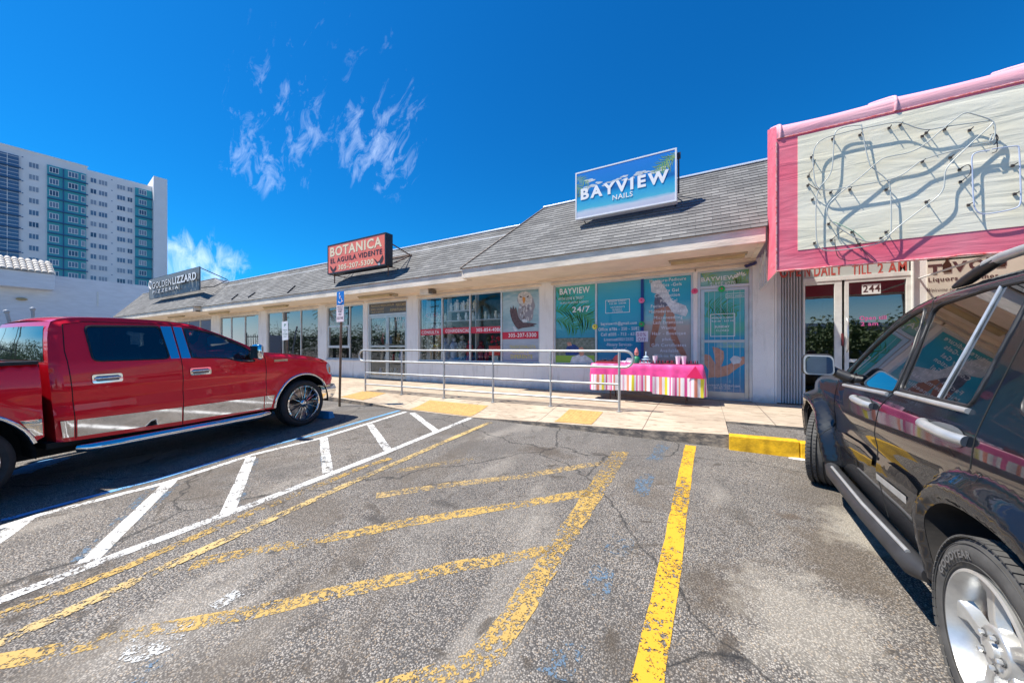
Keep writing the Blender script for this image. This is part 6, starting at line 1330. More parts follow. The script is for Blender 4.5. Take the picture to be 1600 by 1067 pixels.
mb = MB(); mb.box(-4.90, -4.85, -.90, .90, .70, 1.372); mb.build('tailgate', RED, tk, local=True, bevel=.015); mb = MB(); mb.prism([(-4.86, -.95, .45), (-5.02, -.92, .47), (-5.04, -.9, .62), (-4.86, -.95, .66)], (0, 1.9, 0)); mb.build('rear_bumper', CHR, tk, local=True, bevel=.03)
mb = MB()
secs = [(-.96, -.42), (-.95, -.2), (-.90, -.03), (-.75, 0), (-.4, .03), (0, .04), (.4, .03), (.75, 0), (.90, -.03), (.95, -.2), (.96, -.42)]
prb = [(.58, .47), (.74, .43), (.80, .50), (.825, .60), (.79, .69), (.60, .705)]
sheetgrid([[(a + dx, yv, z) for a, z in prb] for yv, dx in secs], mb=mb); mb.build('front_bumper', CHR, tk, local=True, smooth=50)
mb = MB(); mb.box(.70, .765, -.55, .55, .74, 1.10); 
gl = mb.build('grille', CHR, tk, local=True, bevel=.02); mb = MB(); [mb.box(.766, .772, -.5, .5, .78 + k * .07, .82 + k * .07) for k in range(4)]; mb.build('grille_slots', PLB, gl, local=True)
mb = MB(); mb.tube([(-.22, -.74, 1.33), (-.24, -.745, 1.50), (-.30, -.75, 1.95)], [.008, .003, .002], 5); mb.build('antenna', BLK, tk, local=True)
for yv in (.38, -.38):
    for xx in (-1.50, -2.35):
        mb = MB(); mb.box(xx - .25, xx + .25, yv - .25, yv + .25, .80, .98); mb.obox((xx - .28, yv, 1.25), (.07, 0, .02), (0, .24, 0), (-.06, 0, .30)); mb.obox((xx - .35, yv, 1.62), (.05, 0, 0), (0, .12, 0), (0, 0, .09)); mb.build('seat', SEAT, tk, local=True, bevel=.04)
mb = MB(); mb.box(-1.0, -.62, -.85, .85, 1.05, 1.27); mb.build('dashboard', mat('grey_dashboard', (.20, .19, .18), .6), tk, local=True, bevel=.04); mb = MB(); mb.tube([(-1.08 + .04 * math.sin(a), .38 + .19 * math.cos(a), 1.22 + .19 * math.sin(a)) for a in [i * .45 for i in range(14)]], .016, 6, closed=True); mb.build('steering_wheel', PLB, tk, local=True, smooth=50)
def truck_wheel(x, sg):
    yo = sg * (W2 - .135); M = MW(x, yo, .425, 0, sg); R = .425
    mb = MB(); mb.lathe(tyre_prof(R, .315, .26), 56, M, closed=True); ty = mb.build('wheel', RUB, tk, local=True, smooth=40)
    mb = MB(); mb.lathe([(.318, .105), (.322, .128), (.300, .132), (.285, .105), (.280, -.10), (.31, -.11)], 48, M, cap=False); mb.build('rim', CHR, ty, local=True, smooth=40)
    mb = MB(); mb.lathe([(.0001, -.02), (.279, -.02)], 32, M); mb.lathe([(.10, -.018), (.20, -.016), (.20, .0), (.10, .0)], 32, M, closed=True); mb.build('brake_disc', DSC, ty, local=True, smooth=40)
    sp = MB()
    for k in range(14):
        a = 2 * math.pi * k / 14; da = .035 if k % 2 else -.035
        for dd in (0,):
            a2 = a + da; p0 = M @ Vector((.055 * math.cos(a2), .055 * math.sin(a2), .085)); p1 = M @ Vector((.18 * math.cos(a2), .18 * math.sin(a2), .10)); p2 = M @ Vector((.295 * math.cos(a2), .295 * math.sin(a2), .085)); sp.tube([p0, p1, p2], [.014, .010, .013], 6)
    sp.build('spokes', PLB, ty, local=True, smooth=50)
    sp = MB()
    for k in range(14):
        a2 = 2 * math.pi * k / 14 + (.035 if k % 2 else -.035); p1 = M @ Vector((.08 * math.cos(a2), .08 * math.sin(a2), .106)); p2 = M @ Vector((.29 * math.cos(a2), .29 * math.sin(a2), .104)); sp.tube([p1, p2], .0045, 5)
    sp.lathe([(.001, .13), (.04, .125), (.062, .105), (.066, .07)], 20, M); sp.build('hub_cap', CHR, ty, local=True, smooth=50)
for x in (0, -3.58):
    for sg in (-1, 1): truck_wheel(x, sg)

# ================= black sport utility, near side towards the camera
J0 = Vector((.915, 2.005)); tj = math.radians(2.2); JD = Vector((math.sin(tj), math.cos(tj))); nJ = Vector((-JD.y, JD.x)); WJ = .93
ctr = J0 - nJ * WJ; AXR, AXF = .045, 2.80
jp = thing('sport_utility', 'glossy black sport utility vehicle close at the right with silver handles', 'car', (ctr.x, ctr.y, lot_z(ctr.y)), 0); jp.rotation_euler = (0, -.033, math.atan2(JD.y, JD.x))
openR = [(.42, .36), (.505, .56), (.495, .69), (.38, .78), (.16, .82), (-.09, .805), (-.27, .72), (-.43, .58), (-.51, .36)]
openF = [(a + 2.84, z) for a, z in openR]
openR_ = chaik(openR, 3); openF_ = chaik(openF, 3)
tf = chaik([(3.62, .52), (3.66, .62), (3.64, .85), (3.58, .99), (3.42, 1.06), (3.1, 1.11), (2.8, 1.135), (2.55, 1.15), (2.40, 1.17)], 2)
wf = chaik([(2.40, 1.17), (2.30, 1.25), (2.0, 1.52), (1.80, 1.67), (1.70, 1.72)], 1)
rf = chaik([(1.70, 1.72), (1.56, 1.77), (1.26, 1.825), (.8, 1.86), (.3, 1.875), (-.3, 1.865), (-.75, 1.83), (-.92, 1.77)], 2)
bf = chaik([(-.92, 1.77), (-.98, 1.55), (-1.03, 1.2), (-1.05, 1.0), (-1.04, .50)], 1)
topJ = tf + wf[1:] + rf[1:] + bf[1:]
oR, oF = [tuple(p) for p in openR_], [tuple(p) for p in openF_]
def w_jeep(s, z):
    b = .865
    if s > 2.9: b -= .10 * ((s - 2.9) / .76) ** 2
    if s < -.5: b -= .06 * ((-.5 - s) / .5) ** 2
    if z < .62: b -= (.62 - z) * .10
    if z > .86: b -= .03 * min(1, (z - .86) / .26) ** 2
    if z > 1.12: b -= (z - 1.12) * .36
    b -= .012 * math.exp(-((z - .76) / .07) ** 2)
    d = seg_dist(s, z, topJ, False)
    for o in (oR, oF):
        if abs(s - (o[0][0] - .43)) < .95 and z < 1.08:
            dd = seg_dist(s, z, o, False); f = (.068 if o is oR else .115) * (1 - smooth01(.07, .15, dd)); f += .012 * (1 - smooth01(.0, .05, dd)) * 0
            f *= 1 - smooth01(.98, 1.06, z); f -= .02 * smooth01(.03, 0, dd) if dd < .03 else 0
            b += max(0, f)
    b -= edge_round(d, .09 if s > 2.3 else .075)
    return b
BLKP = paint('black_clearcoat_paint', (.004, .006, .010), .0, .5); jc = Car(jp, w_jeep); SLV = mat('silver_plastic', (.55, .56, .56), .32, metal=.5, var=.15, vscale=10)
bodyJ = [tuple(p) for p in topJ] + [(-.9, .40), (-.50, .36)] + oR[::-1] + [(1.3, .345)] + oF[::-1] + [(3.45, .42)]
wA = fillet([(2.20, 1.115), (1.185, 1.172), (1.24, 1.45), (1.37, 1.715), (1.50, 1.68), (1.70, 1.59), (1.88, 1.47), (2.06, 1.31)], .035)
wB = fillet([(1.125, 1.195), (.42, 1.215), (.44, 1.45), (.47, 1.785), (.80, 1.775), (1.20, 1.725), (1.255, 1.69), (1.18, 1.45)], .04)
wC = fillet([(.15, 1.235), (-.76, 1.27), (-.70, 1.74), (.17, 1.78)], .07)
JG = glass('suv_glass', (.26, .32, .32), 2.0, .12); JGD = glass('suv_tinted_glass', (.07, .09, .10), 2.0, .12)
for sg in (1, -1):
    g_ = .026 if sg == 1 else .07
    jc.skin('body_side', bodyJ, [wA, wB, wC], BLKP, sg, grid=g_)
    jc.skin('front_door_glass', wA, [], JG, sg, off=-.004, grid=.08); jc.skin('rear_door_glass', wB, [], JGD, sg, off=-.004, grid=.08); jc.skin('quarter_glass', wC, [], JGD, sg, off=-.004, grid=.08)
    mb = MB()
    for w_ in (wA, wB, wC): jc.line(mb, w_, .009, sg, closed=True, seg=6)
    mb.build('window_seal', PLB, jp, local=True, smooth=60)
    mb = MB(); jc.line(mb, [(.69, 1.215), (.69, 1.45), (.70, 1.775)], .008, sg, off=.001, seg=6); mb.build('glass_divider', SLV, jp, local=True, smooth=60)
    mb = MB(); jc.line(mb, [(2.14, 1.10), (1.25, 1.15)], .014, sg, off=.004, seg=8); jc.line(mb, [(1.14, 1.172), (.41, 1.195)], .014, sg, off=.004, seg=8); mb.build('belt_moulding', SLV, jp, local=True, smooth=60)
    jc.gap([(1.38, 1.80), (1.29, 1.72), (1.21, 1.48), (1.16, 1.19), (1.31, 1.05), (1.335, .85), (1.26, .55), (1.17, .36)], .003, sg); jc.gap([(2.36, 1.15), (2.34, 1.05), (2.33, .40)], .003, sg); jc.gap([(.38, 1.83), (.36, 1.6), (.32, 1.27), (.27, .97)], .003, sg)
    jc.gap([(.20, .975), (.19, .90), (.18, .83)], .0016, sg); jc.gap([(1.40, 1.79), (1.70, 1.68), (2.0, 1.47), (2.28, 1.20)], .0035, sg)
    # cladding mouldings along the doors
    md = jc.skin('door_moulding', chaik([(.66, .62), (1.235, .60), (1.245, .735), (.69, .745)], 1, True), [], BLKP, sg, off=.018, grid=.06); jc.skin('door_moulding', chaik([(1.32, .60), (2.28, .57), (2.26, .69), (1.32, .735)], 1, True), [], BLKP, sg, off=.018, grid=.06)
    jc.skin('silver_nameplate', [(.78, .60), (1.22, .585), (1.22, .625), (.78, .64)], [], SLV, sg, off=.022, grid=.06)
    mb = MB(); mb.tube([(.52, sg * .88, .345), (.62, sg * .90, .33), (1.3, sg * .905, .315), (2.1, sg * .905, .31), (2.32, sg * .89, .33)], [.035, .055, .06, .06, .045], 12); st = mb.build('side_step', mat('step_plastic', (.035, .035, .038), .5, var=.3, vscale=10), jp, local=True, smooth=60)
    mb = MB(); mb.tube([(.66, sg * .915, .385), (1.3, sg * .93, .372), (2.1, sg * .925, .368)], .011, 8); mb.build('step_trim', SLV, st, local=True, smooth=60)
    # handles
    for (a, z) in ((1.60, 1.04), (.515, 1.075)):
        w0 = w_jeep(a, z); rc = jc.skin('door_handle', chaik([(a - .18, z - .030), (a - .10, z - .052), (a + .10, z - .045), (a + .19, z - .01), (a + .10, z + .035), (a - .14, z + .045)], 2, True), [], mat('handle_cup', (.20, .21, .22), .3, metal=.4), sg, off=.003, grid=.04)
        mb = MB(); pts = [(a - .185, sg * (w0 + .006), z + .0), (a - .13, sg * (w0 + .036), z + .004), (a - .0, sg * (w0 + .046), z + .010), (a + .12, sg * (w0 + .036), z + .010), (a + .20, sg * (w0 + .004), z + .002)]
        mb.tube(rounded([Vector(p) for p in pts], 2), [.030] * 0 or .024, 12); mb.build('grip', SLV, rc, local=True, smooth=60)
    # mirror
    yb = sg * w_jeep(2.02, 1.16); mb = MB(); mb.tube([(2.14, yb - sg * .03, 1.16), (2.17, yb + sg * .05, 1.20), (2.21, yb + sg * .12, 1.25)], [.05, .04, .035], 8); mm = mb.build('door_mirror', PLB, jp, local=True, smooth=50)
    mb = MB(); mb.obox((2.22, yb + sg * .19, 1.275), (.045, 0, 0), (0, .112, 0), (0, 0, .098)); mb.build('mirror_housing', PLB, mm, local=True, bevel=.044, smooth=60)
    for nm, xx, hw, hh, rr_, mt in (('mirror_rim', 2.150, .106, .090, .045, SLV), ('mirror_glass', 2.1455, .094, .078, .038, mat('mirror_silver', (.75, .8, .82), .02, metal=1))):
        q = fillet([(-hw, -hh), (hw, -hh), (hw, hh), (-hw * .92, hh * .96)], rr_, 6); mb = MB(); mb.prism([(xx + .05 * v.y + sg * .13 * v.x, yb + sg * .19 + v.x, 1.275 + v.y) for v in q], (-.004, 0, 0)); mb.build(nm, mt, mm, local=True)
    # roof rack
    yr = sg * (w_jeep(.8, 1.72) - .07); mb = MB(); mb.tube([(.93, yr, 1.912), (.80, yr, 1.932), (.2, yr, 1.955), (-.5, yr, 1.945), (-.62, yr, 1.91), (-.7, yr, 1.84)], [.028, .026, .022, .022, .022, .026, .03], 10); rk = mb.build('roof_rail', SLV, jp, local=True, smooth=60)
    MB().tube([(1.24, yr, 1.83), (1.12, yr, 1.85), (.98, yr, 1.89), (.84, yr, 1.922)], [.012, .030, .030, .026], 8).build('rail_foot', PLB, rk, local=True, smooth=50); MB().tube([(-.72, yr, 1.83), (-.62, yr, 1.87), (-.5, yr, 1.92)], [.02, .032, .026], 8).build('rail_foot', PLB, rk, local=True, smooth=50)
    for (c, ol) in ((0, oR), (1, oF)):
        mb = MB(); mb.add([(a, sg * (w_jeep(a, z) - .002), z) for a, z in ol] + [(a, sg * .55, z + .04) for a, z in ol], [(i, i + 1, len(ol) + i + 1, len(ol) + i) for i in range(len(ol) - 1)]); mb.add([(a, sg * .55, z + .04) for a, z in ol], [tuple(range(len(ol)))]); mb.build('arch_liner', mat('liner_dark', (.03, .027, .025), .9, var=.4, vscale=9), jp, local=True)
    jc.skin('tail_lamp', [(-1.0, 1.0), (-.86, 1.0), (-.82, 1.22), (-.98, 1.25)], [], MATS['red_lens'], sg, off=.005, grid=.1); jc.skin('headlight', chaik([(3.42, .86), (3.60, .84), (3.58, .97), (3.46, 1.00)], 1, True), [], MATS['lamp_glass'], sg, off=.006, grid=.06)
jc.crown('hood', tf, BLKP, .035); jc.crown('windshield', wf, JG, .03); jc.crown('roof', rf, BLKP, .035, nv=18); jc.crown('back_door', bf, BLKP, .02); jc.crown('rear_window', [(-.945, 1.66), (-.985, 1.5), (-1.01, 1.28)], CGO, .02, inset=.10, off=.006)
mb = MB(); mb.box(-.95, 3.4, -.5, .5, .28, .5); mb.box(.62, 2.2, -.80, .80, .36, .42); mb.build('floor_pan', UND, jp, local=True)
mb = MB(); sheetgrid([[(a + dx, yv, z) for a, z in [(3.40, .38), (3.62, .38), (3.70, .5), (3.70, .66), (3.60, .72)]] for yv, dx in [(-.9, -.4), (-.88, -.15), (-.78, -.03), (-.4, .0), (.4, 0), (.78, -.03), (.88, -.15), (.9, -.4)]], mb=mb); mb.build('front_bumper', PLB, jp, local=True, smooth=50)
mb = MB(); sheetgrid([[(a + dx, yv, z) for a, z in [(-.95, .70), (-1.14, .66), (-1.16, .48), (-.95, .42)]] for yv, dx in [(-.9, .3), (-.86, .05), (0, 0), (.86, .05), (.9, .3)]], mb=mb); mb.build('rear_bumper', PLB, jp, local=True, smooth=50)
for yv in (.36, -.36):
    for xx in (1.55, .62):
        mb = MB(); mb.box(xx - .24, xx + .24, yv - .24, yv + .24, .68, .84); mb.obox((xx - .26, yv, 1.08), (.07, 0, .02), (0, .23, 0), (-.06, 0, .28)); mb.obox((xx - .33, yv, 1.42), (.05, 0, 0), (0, .12, 0), (0, 0, .08)); mb.build('seat', SEAT, jp, local=True, bevel=.04)
mb = MB(); mb.box(1.95, 2.35, -.75, .75, .95, 1.12); mb.build('dashboard', PLB, jp, local=True, bevel=.04); mb = MB(); mb.tube([(1.86 + .05 * math.sin(a), .36 + .18 * math.cos(a), 1.08 + .17 * math.sin(a)) for a in [i * .45 for i in range(14)]], .015, 6, closed=True); mb.build('steering_wheel', PLB, jp, local=True, smooth=50)
def jeep_wheel(x, sg, steer, hero):
    R = .383; yo = sg * (.93 - .125); M = MW(x, yo, .372, steer, sg); n = 96 if hero else 64
    mb = MB(); mb.lathe(tyre_prof(R, .256, .245), n, M, closed=True)
    nb_ = 64
    for k in range(nb_):                      # shoulder lugs between sipes, and ribs across the tread
        a = 2 * math.pi * k / nb_; u = Vector((math.cos(a), math.sin(a), 0)); v = Vector((-math.sin(a), math.cos(a), 0))
        for sd in (1, -1):
            for zc, hw in ((.098, .020), (.049, .0115)):
                c = u * (R + .001) + Vector((0, 0, sd * zc)); P3 = M.to_3x3()
                mb.obox(M @ c, P3 @ (u * .0035), P3 @ (v * .0155), P3 @ Vector((0, 0, hw)))
    ty = mb.build('wheel', RUB2, jp, local=True, smooth=35)
    mb = MB(); mb.lathe([(.256, .100), (.262, .122), (.250, .126), (.240, .104), (.229, .085), (.222, .02), (.218, -.10)], n, M, cap=False); mb.build('rim', ALY, ty, local=True, smooth=40)
    mb = MB(); mb.lathe([(.0001, -.035), (.216, -.035)], 32, M); mb.build('brake_backing', UND, ty, local=True); mb = MB(); mb.lathe([(.06, -.01), (.165, -.008), (.165, .012), (.06, .012)], 32, M, closed=True); mb.build('brake_disc', RST, ty, local=True, smooth=40)
    sp = MB(); P3 = M.to_3x3()
    for k in range(5):
        a = 2 * math.pi * k / 5 + 1.25
        prof = [(.045, .040), (.11, .032), (.19, .036), (.236, .060)]   # radius, half width
        top = []; bot = []
        for (r, hw) in prof:
            zf_ = .078 + .030 * math.sin(min(1, r / .236) * math.pi) * .5 + (.02 if r > .2 else 0)
            for lst, zz, hh in ((top, zf_, hw * .62), (bot, zf_ - .035, hw)):
                lst.append((M @ Vector((r * math.cos(a) - hh * math.sin(a), r * math.sin(a) + hh * math.cos(a), zz)), M @ Vector((r * math.cos(a) + hh * math.sin(a), r * math.sin(a) - hh * math.cos(a), zz))))
        vs_ = []; 
        for t_, b_2 in zip(top, bot): vs_ += [t_[0], t_[1], b_2[0], b_2[1]]
        fs_ = []
        for i in range(3):
            q = i * 4; fs_ += [(q, q + 4, q + 5, q + 1), (q, q + 2, q + 6, q + 4), (q + 1, q + 5, q + 7, q + 3)]
        sp.add(vs_, fs_)
    sp.lathe([(.03, .095), (.05, .102), (.082, .098), (.092, .075), (.092, .02)], 30, M); sp.build('spokes', ALY, ty, local=True, bevel=.004, smooth=40)
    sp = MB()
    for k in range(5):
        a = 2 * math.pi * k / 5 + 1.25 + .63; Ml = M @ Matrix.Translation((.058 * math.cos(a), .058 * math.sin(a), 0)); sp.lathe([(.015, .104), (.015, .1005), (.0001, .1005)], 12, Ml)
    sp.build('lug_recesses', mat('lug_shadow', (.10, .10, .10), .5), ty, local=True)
    sp = MB()
    for k in range(5):
        a = 2 * math.pi * k / 5 + 1.25 + .63; Ml = M @ Matrix.Translation((.058 * math.cos(a), .058 * math.sin(a), 0)); sp.lathe([(.009, .1005), (.009, .114), (.007, .118), (.0001, .118)], 6, Ml)
    sp.lathe([(.030, .095), (.028, .110), (.0001, .112)], 20, M); sp.build('lug_nuts', ALY, ty, local=True, smooth=30)
    if hero:                                  # raised lettering round the sidewall
        vs_, fs_ = text_verts('GOODYEAR', .03); mn = min(v[0] for v in vs_); mx = max(v[0] for v in vs_); span = 1.0; lt = MB(); q = []
        for v in vs_:
            u = (v[0] - mn) / (mx - mn); r = .300 + v[1] / .7 * .028; a = -.38 - u * span * .95; q.append(M @ Vector((r * math.cos(a) * 1, r * math.sin(a), .1295 - abs(r - .33) * .06)))
        lt.add(q, [f for f in fs_]); lt.build('sidewall_lettering', mat('rubber_lettering', (.17, .165, .16), .7), ty, local=True)
        rg = MB(); rg.tube([M @ Vector((.356 * math.cos(a), .356 * math.sin(a), .1205)) for a in [i * 2 * math.pi / 90 for i in range(90)]], .0022, 5, closed=True); rg.tube([M @ Vector((.285 * math.cos(a), .285 * math.sin(a), .1215)) for a in [i * 2 * math.pi / 90 for i in range(90)]], .0022, 5, closed=True); rg.build('sidewall_ring', RUB2, ty, local=True, smooth=60)
AXR = .0; jeep_wheel(AXR, 1, 0, True); jeep_wheel(AXR, -1, 0, False); jeep_wheel(AXF, 1, -.36, False); jeep_wheel(AXF, -1, -.36, False)

# ================= blue car beyond the pickup
bc = thing('blue_car', 'bright blue hatchback parked beyond the red pickup', 'car', (-11.4, 2.4, lot_z(2.4)), 0); bc.rotation_euler = (0, -.032, math.atan2(TDv.y, TDv.x))
t1 = chaik([(.85, .50), (.90, .7), (.80, .86), (.5, .96), (.0, 1.04), (-.25, 1.08)], 2); w1 = chaik([(-.25, 1.08), (-.7, 1.32), (-1.1, 1.50)], 1); r1 = chaik([(-1.1, 1.50), (-1.4, 1.56), (-2.0, 1.57), (-2.6, 1.52), (-3.0, 1.44)], 2); b1 = chaik([(-3.0, 1.44), (-3.3, 1.2), (-3.42, 1.0), (-3.45, .45)], 1); topB = t1 + w1[1:] + r1[1:] + b1[1:]
def w_blue(s, z):
    b = .88 - (.1 * ((s - .2) / .7) ** 2 if s > .2 else 0) - ((z - 1.0) * .40 if z > 1.0 else 0) - ((.6 - z) * .1 if z < .6 else 0)
    return b - edge_round(seg_dist(s, z, topB, False), .07)
BLUEP = paint('blue_metallic_paint', (.01, .12, .42), .3); bcar = Car(bc, w_blue)
bo_ = [tuple(p) for p in topB] + [(-3.2, .30)] + arch(-2.65, .33, .36, 180, 0, 12) + [(-2.2, .24), (-.5, .24)] + arch(0, .33, .36, 180, 0, 12) + [(.8, .34)]
bw1 = chaik([(-.55, 1.08), (-1.45, 1.08), (-1.45, 1.47), (-1.15, 1.45), (-.85, 1.30)], 1, True); bw2 = chaik([(-1.55, 1.08), (-2.9, 1.12), (-2.85, 1.36), (-2.5, 1.45), (-1.55, 1.48)], 1, True)
for sg in (-1, 1):
    bcar.skin('body_side', bo_, [bw1, bw2], BLUEP, sg, grid=.09); bcar.skin('door_glass', bw1, [], CGD, sg, off=-.004, grid=.2); bcar.skin('door_glass', bw2, [], CGD, sg, off=-.004, grid=.2)
    for x in (0, -2.65):
        M = MW(x, sg * .78, .33, 0, sg); mb = MB(); mb.lathe(tyre_prof(.33, .22, .2), 32, M, closed=True); ty = mb.build('wheel', RUB, bc, local=True, smooth=40); mb = MB(); mb.lathe([(.22, .08), (.2, .09), (.1, .06), (.0001, .07)], 24, M); mb.build('rim', ALY, ty, local=True, smooth=40)
bcar.crown('hood', t1, BLUEP, .03); bcar.crown('windshield', w1, CGD, .03); bcar.crown('roof', r1, BLUEP, .03); bcar.crown('back_door', b1, BLUEP, .02)
mb = MB(); mb.box(-3.3, .7, -.5, .5, .25, .6); mb.build('floor_pan', UND, bc, local=True)
# blue wheel stop in the disabled bay
ws = MB(); c_ = T0 + TDv * .62 + nT * .95; ax = nT * .92; ay = TDv * .075; z_ = lot_z(c_.y)
P = []
for (k, hh, wd) in ((0, 0, 1.0), (1, .13, .6)):
    for (i, j) in ((-1, -1), (1, -1), (1, 1), (-1, 1)): v = c_ + ax * i * (1 if k == 0 else .97) + ay * j * wd; P.append((v.x, v.y, z_ + hh))
ws.add(P, [(4, 5, 6, 7), (0, 1, 5, 4), (1, 2, 6, 5), (2, 3, 7, 6), (3, 0, 4, 7)])
tag(ws.build('wheel_stop', mat('wheel_stop_blue', (.03, .28, .56), .7, var=.35, vscale=8, bump=.3), bevel=.012), 'blue painted concrete wheel stop in front of the red pickup wheel', 'wheel stop')
# small litter by the kerb
x, y_ = lot(1248, 717); mb = MB(); mb.lathe([(.0001, .012), (.06, .008), (.09, .001)], 9, Matrix.Translation((x, y_, lot_z(y_))) @ Matrix.Diagonal((1.2, .5, 1, 1))); tag(mb.build('plastic_lid', mat('litter_white', (.7, .7, .72), .4)), 'flattened white lid lying under the yellow kerb', 'litter')
# ------------------------------------------------------------------ neighbouring building, fence, tower
nb = thing('neighbour_building', 'tall white painted block building with barrel tile eave left of the shops', 'building', (-45, 6, .2))
BW = mat('white_painted_block', (.74, .76, .80), .8, var=.10, vscale=1.2, bump=.6, bscale=3, stretch=(1, 1, 4))
mb = MB(); mb.box(-60, -45, 1.5, 14.5, -1, 7.36); mb.box(-60, -45, 14.5, 34, 0, 7.5); mb.build('wall', BW, nb)
mb = MB(); mb.box(-44.999, -43.9, 1.5, 6.28, 6.10, 7.30); mb.build('eave_box', BW, nb, bevel=.02)
TL = mat('white_barrel_tile', (.72, .66, .58), .7, col2=(.46, .40, .34), vscale=1.5)
mb = MB(); ny_ = 88
for i in range(ny_):
    yc = 6.1 - i * .30
    if yc < 1.6: break
    for r in range(5):
        f0, f1 = r / 5, (r + 1) / 5 + .04; xa, za = -43.75 - 1.3 * f0, 7.32 + 1.0 * f0; xb, zb2 = -43.75 - 1.3 * f1, 7.32 + 1.0 * f1; k = 6
        A = [(xa, yc + .15 * math.cos(math.pi * j / k), za + .13 * math.sin(math.pi * j / k) + .03) for j in range(k + 1)]; B = [(xb, yc + .12 * math.cos(math.pi * j / k), zb2 + .10 * math.sin(math.pi * j / k)) for j in range(k + 1)]
        mb.add(A + B, [(j, j + 1, k + 2 + j, k + 1 + j) for j in range(k)] + [tuple(range(k + 1))])
mb.quad((-43.75, 1.5, 7.31), (-43.75, 6.28, 7.31), (-45.05, 6.28, 8.31), (-45.05, 1.5, 8.31)); mb.box(-60, -45.05, 1.5, 6.28, 7.4, 8.28)
mb.build('tile_eave', TL, nb)
x_ = -44.9; MB().ball((x_, 4.9, 5.3), .28, 10, sz=.4).build('wall_lamp', LENS, nb, smooth=50)
MB().box(-45, -44.96, 8.6, 8.7, 5.2, 6.4).build('wall_pipe', WPT, nb)
t = thing('picket_fence', 'dark metal picket fence in front of the white block building', 'fence', (-29, 0, 0))
FM = mat('dark_fence_metal', (.05, .06, .07), .5); mb = MB()
FX = -30
for i in range(110): mb.box(FX - .012, FX + .012, -8 + i * .12, -7.976 + i * .12, .2, 2.62)
mb.build('pickets', FM, t)
for zz in (.45, 2.45): MB().box(FX - .02, FX + .02, -8, 5.2, zz, zz + .05).build('rail', FM, t)
for yy_ in (-6, -3.6, -1.2, 1.2, 3.6, 5.2): MB().box(FX - .04, FX + .04, yy_ - .04, yy_ + .04, -.2, 2.75).build('post', FM, t)
GP = mat('grey_pipe', (.42, .44, .46), .5, var=.2)
def at_x(px, py, X): d = ray(px, py); q = X / d[0]; return (X, d[1] * q, CAM_H + d[2] * q)
a = at_x(10, 487, -28); b = at_x(40, 560, -28); tag(MB().tube([a, (b[0], b[1], .1)], .06, 8).ball(a, .10, 8).build('leaning_pipe', GP, smooth=50), 'grey pipe leaning at a steep angle in front of the picket fence', 'pipe')
a = at_x(51, 483, -28); tag(MB().tube([a, (a[0], a[1], .1)], .06, 8).ball(a, .10, 8).build('standing_pipe', GP, smooth=50), 'upright grey pipe standing right of the leaning one', 'pipe')
cb = MB(); a = at_x(44, 500, -29.8); cb.box(-29.9, -29.6, a[1] - .5, a[1] + .6, .1, 2.62); tag(cb.build('utility_cabinet', mat('cabinet_grey', (.40, .44, .52), .5)), 'pale grey metal cabinet standing against the picket fence', 'cabinet')

# high-rise: local x runs along the facade, local y outward negative
P0 = (-142.2, 12.6); AD = math.radians(7.4); TD = (math.sin(AD), math.cos(AD))
rot = math.atan2(TD[1], TD[0])
tw = thing('apartment_tower', 'white and teal high-rise apartment tower with a windowless stair tower', 'building', (P0[0], P0[1], 0), rot)
def tws(x, y):
    d = ray(x, y); n = (-TD[1], TD[0]); q = (P0[0] * n[0] + P0[1] * n[1]) / (d[0] * n[0] + d[1] * n[1]); X, Y = d[0] * q, d[1] * q
    return (X - P0[0]) * TD[0] + (Y - P0[1]) * TD[1], CAM_H + d[2] * q
TW = mat('tower_white', (.84, .82, .80), .7, var=.06, vscale=.3); TEAL = mat('tower_teal', (.05, .38, .44), .5, var=.1, vscale=.3); NAV = mat('tower_navy', (.03, .12, .26), .5); TG = mat('tower_window_glass', (.13, .20, .29), .15, coat=.5); TG2 = mat('tower_curtain_glass', (.09, .15, .25), .12, coat=.6)
def sx_(x): return tws(x, 400)[0]
def G(x, y): return (x / 3.5575, 200 + y / 3.5575)
HT = tws(0, 227)[1]; HTc = 47.0
print('tower', HT, [round(sx_(v), 1) for v in (0, 30, 74, 134, 136, 211, 236, 262)], [round(tws(*G(190, q))[1], 2) for q in (211, 277, 343, 735)])
s = lambda gx: sx_(gx / 3.5575)
def tb(a, b, y0, y1, z0, z1, m, nm='wall'): return MB().box(a, b, y0, y1, z0, z1).build(nm, m, tw, local=True)
zf = [tws(*G(190, 211 + 66 * k))[1] for k in range(2)]; FH = (tws(*G(190, 211))[1] - tws(*G(190, 735))[1]) / 8
zt1 = tws(*G(190, 211))[1]                       # centre of top windows
rows_ = [zt1 - FH * k for k in range(14)]
ztop = tws(*G(265, 160))[1]; ztopb = tws(*G(485, 232))[1]
# y axis local: +y points away from the camera side? facade faces world +X -> local -y
tb(-30, s(485), 0, 22, 0, ztop, TW); tb(s(485), s(850), 0, 22, 0, ztop - .6, TW)
tb(s(262), s(350), -.35, -.001, 0, tws(*G(300, 215))[1], TEAL, 'teal_panel'); tb(s(356), s(478), -.35, -.001, 0, tws(*G(400, 240))[1], TEAL, 'teal_panel'); tb(s(750), s(843), -.35, -.001, 0, tws(*G(800, 345))[1], TEAL, 'teal_panel')
tb(s(349), s(356), -.55, -.001, 0, tws(*G(350, 230))[1], NAV, 'navy_fin')
tb(-28, s(105), -.35, -.001, 0, tws(*G(50, 145))[1], TG2, 'curtain_wall')
for z in rows_[:11]:
    for (a, b) in ((s(262), s(478)), (s(750), s(843)), (-28, s(105))): tb(a, b + .3, -.8, -.36, z - FH / 2 - .12, z - FH / 2 + .12, NAV, 'navy_ledge')
fr = MB()
for z in rows_:
    for k in range(3): fr.box(-28, s(105), -.42, -.37, z - .9 + k * .9, z - .82 + k * .9)
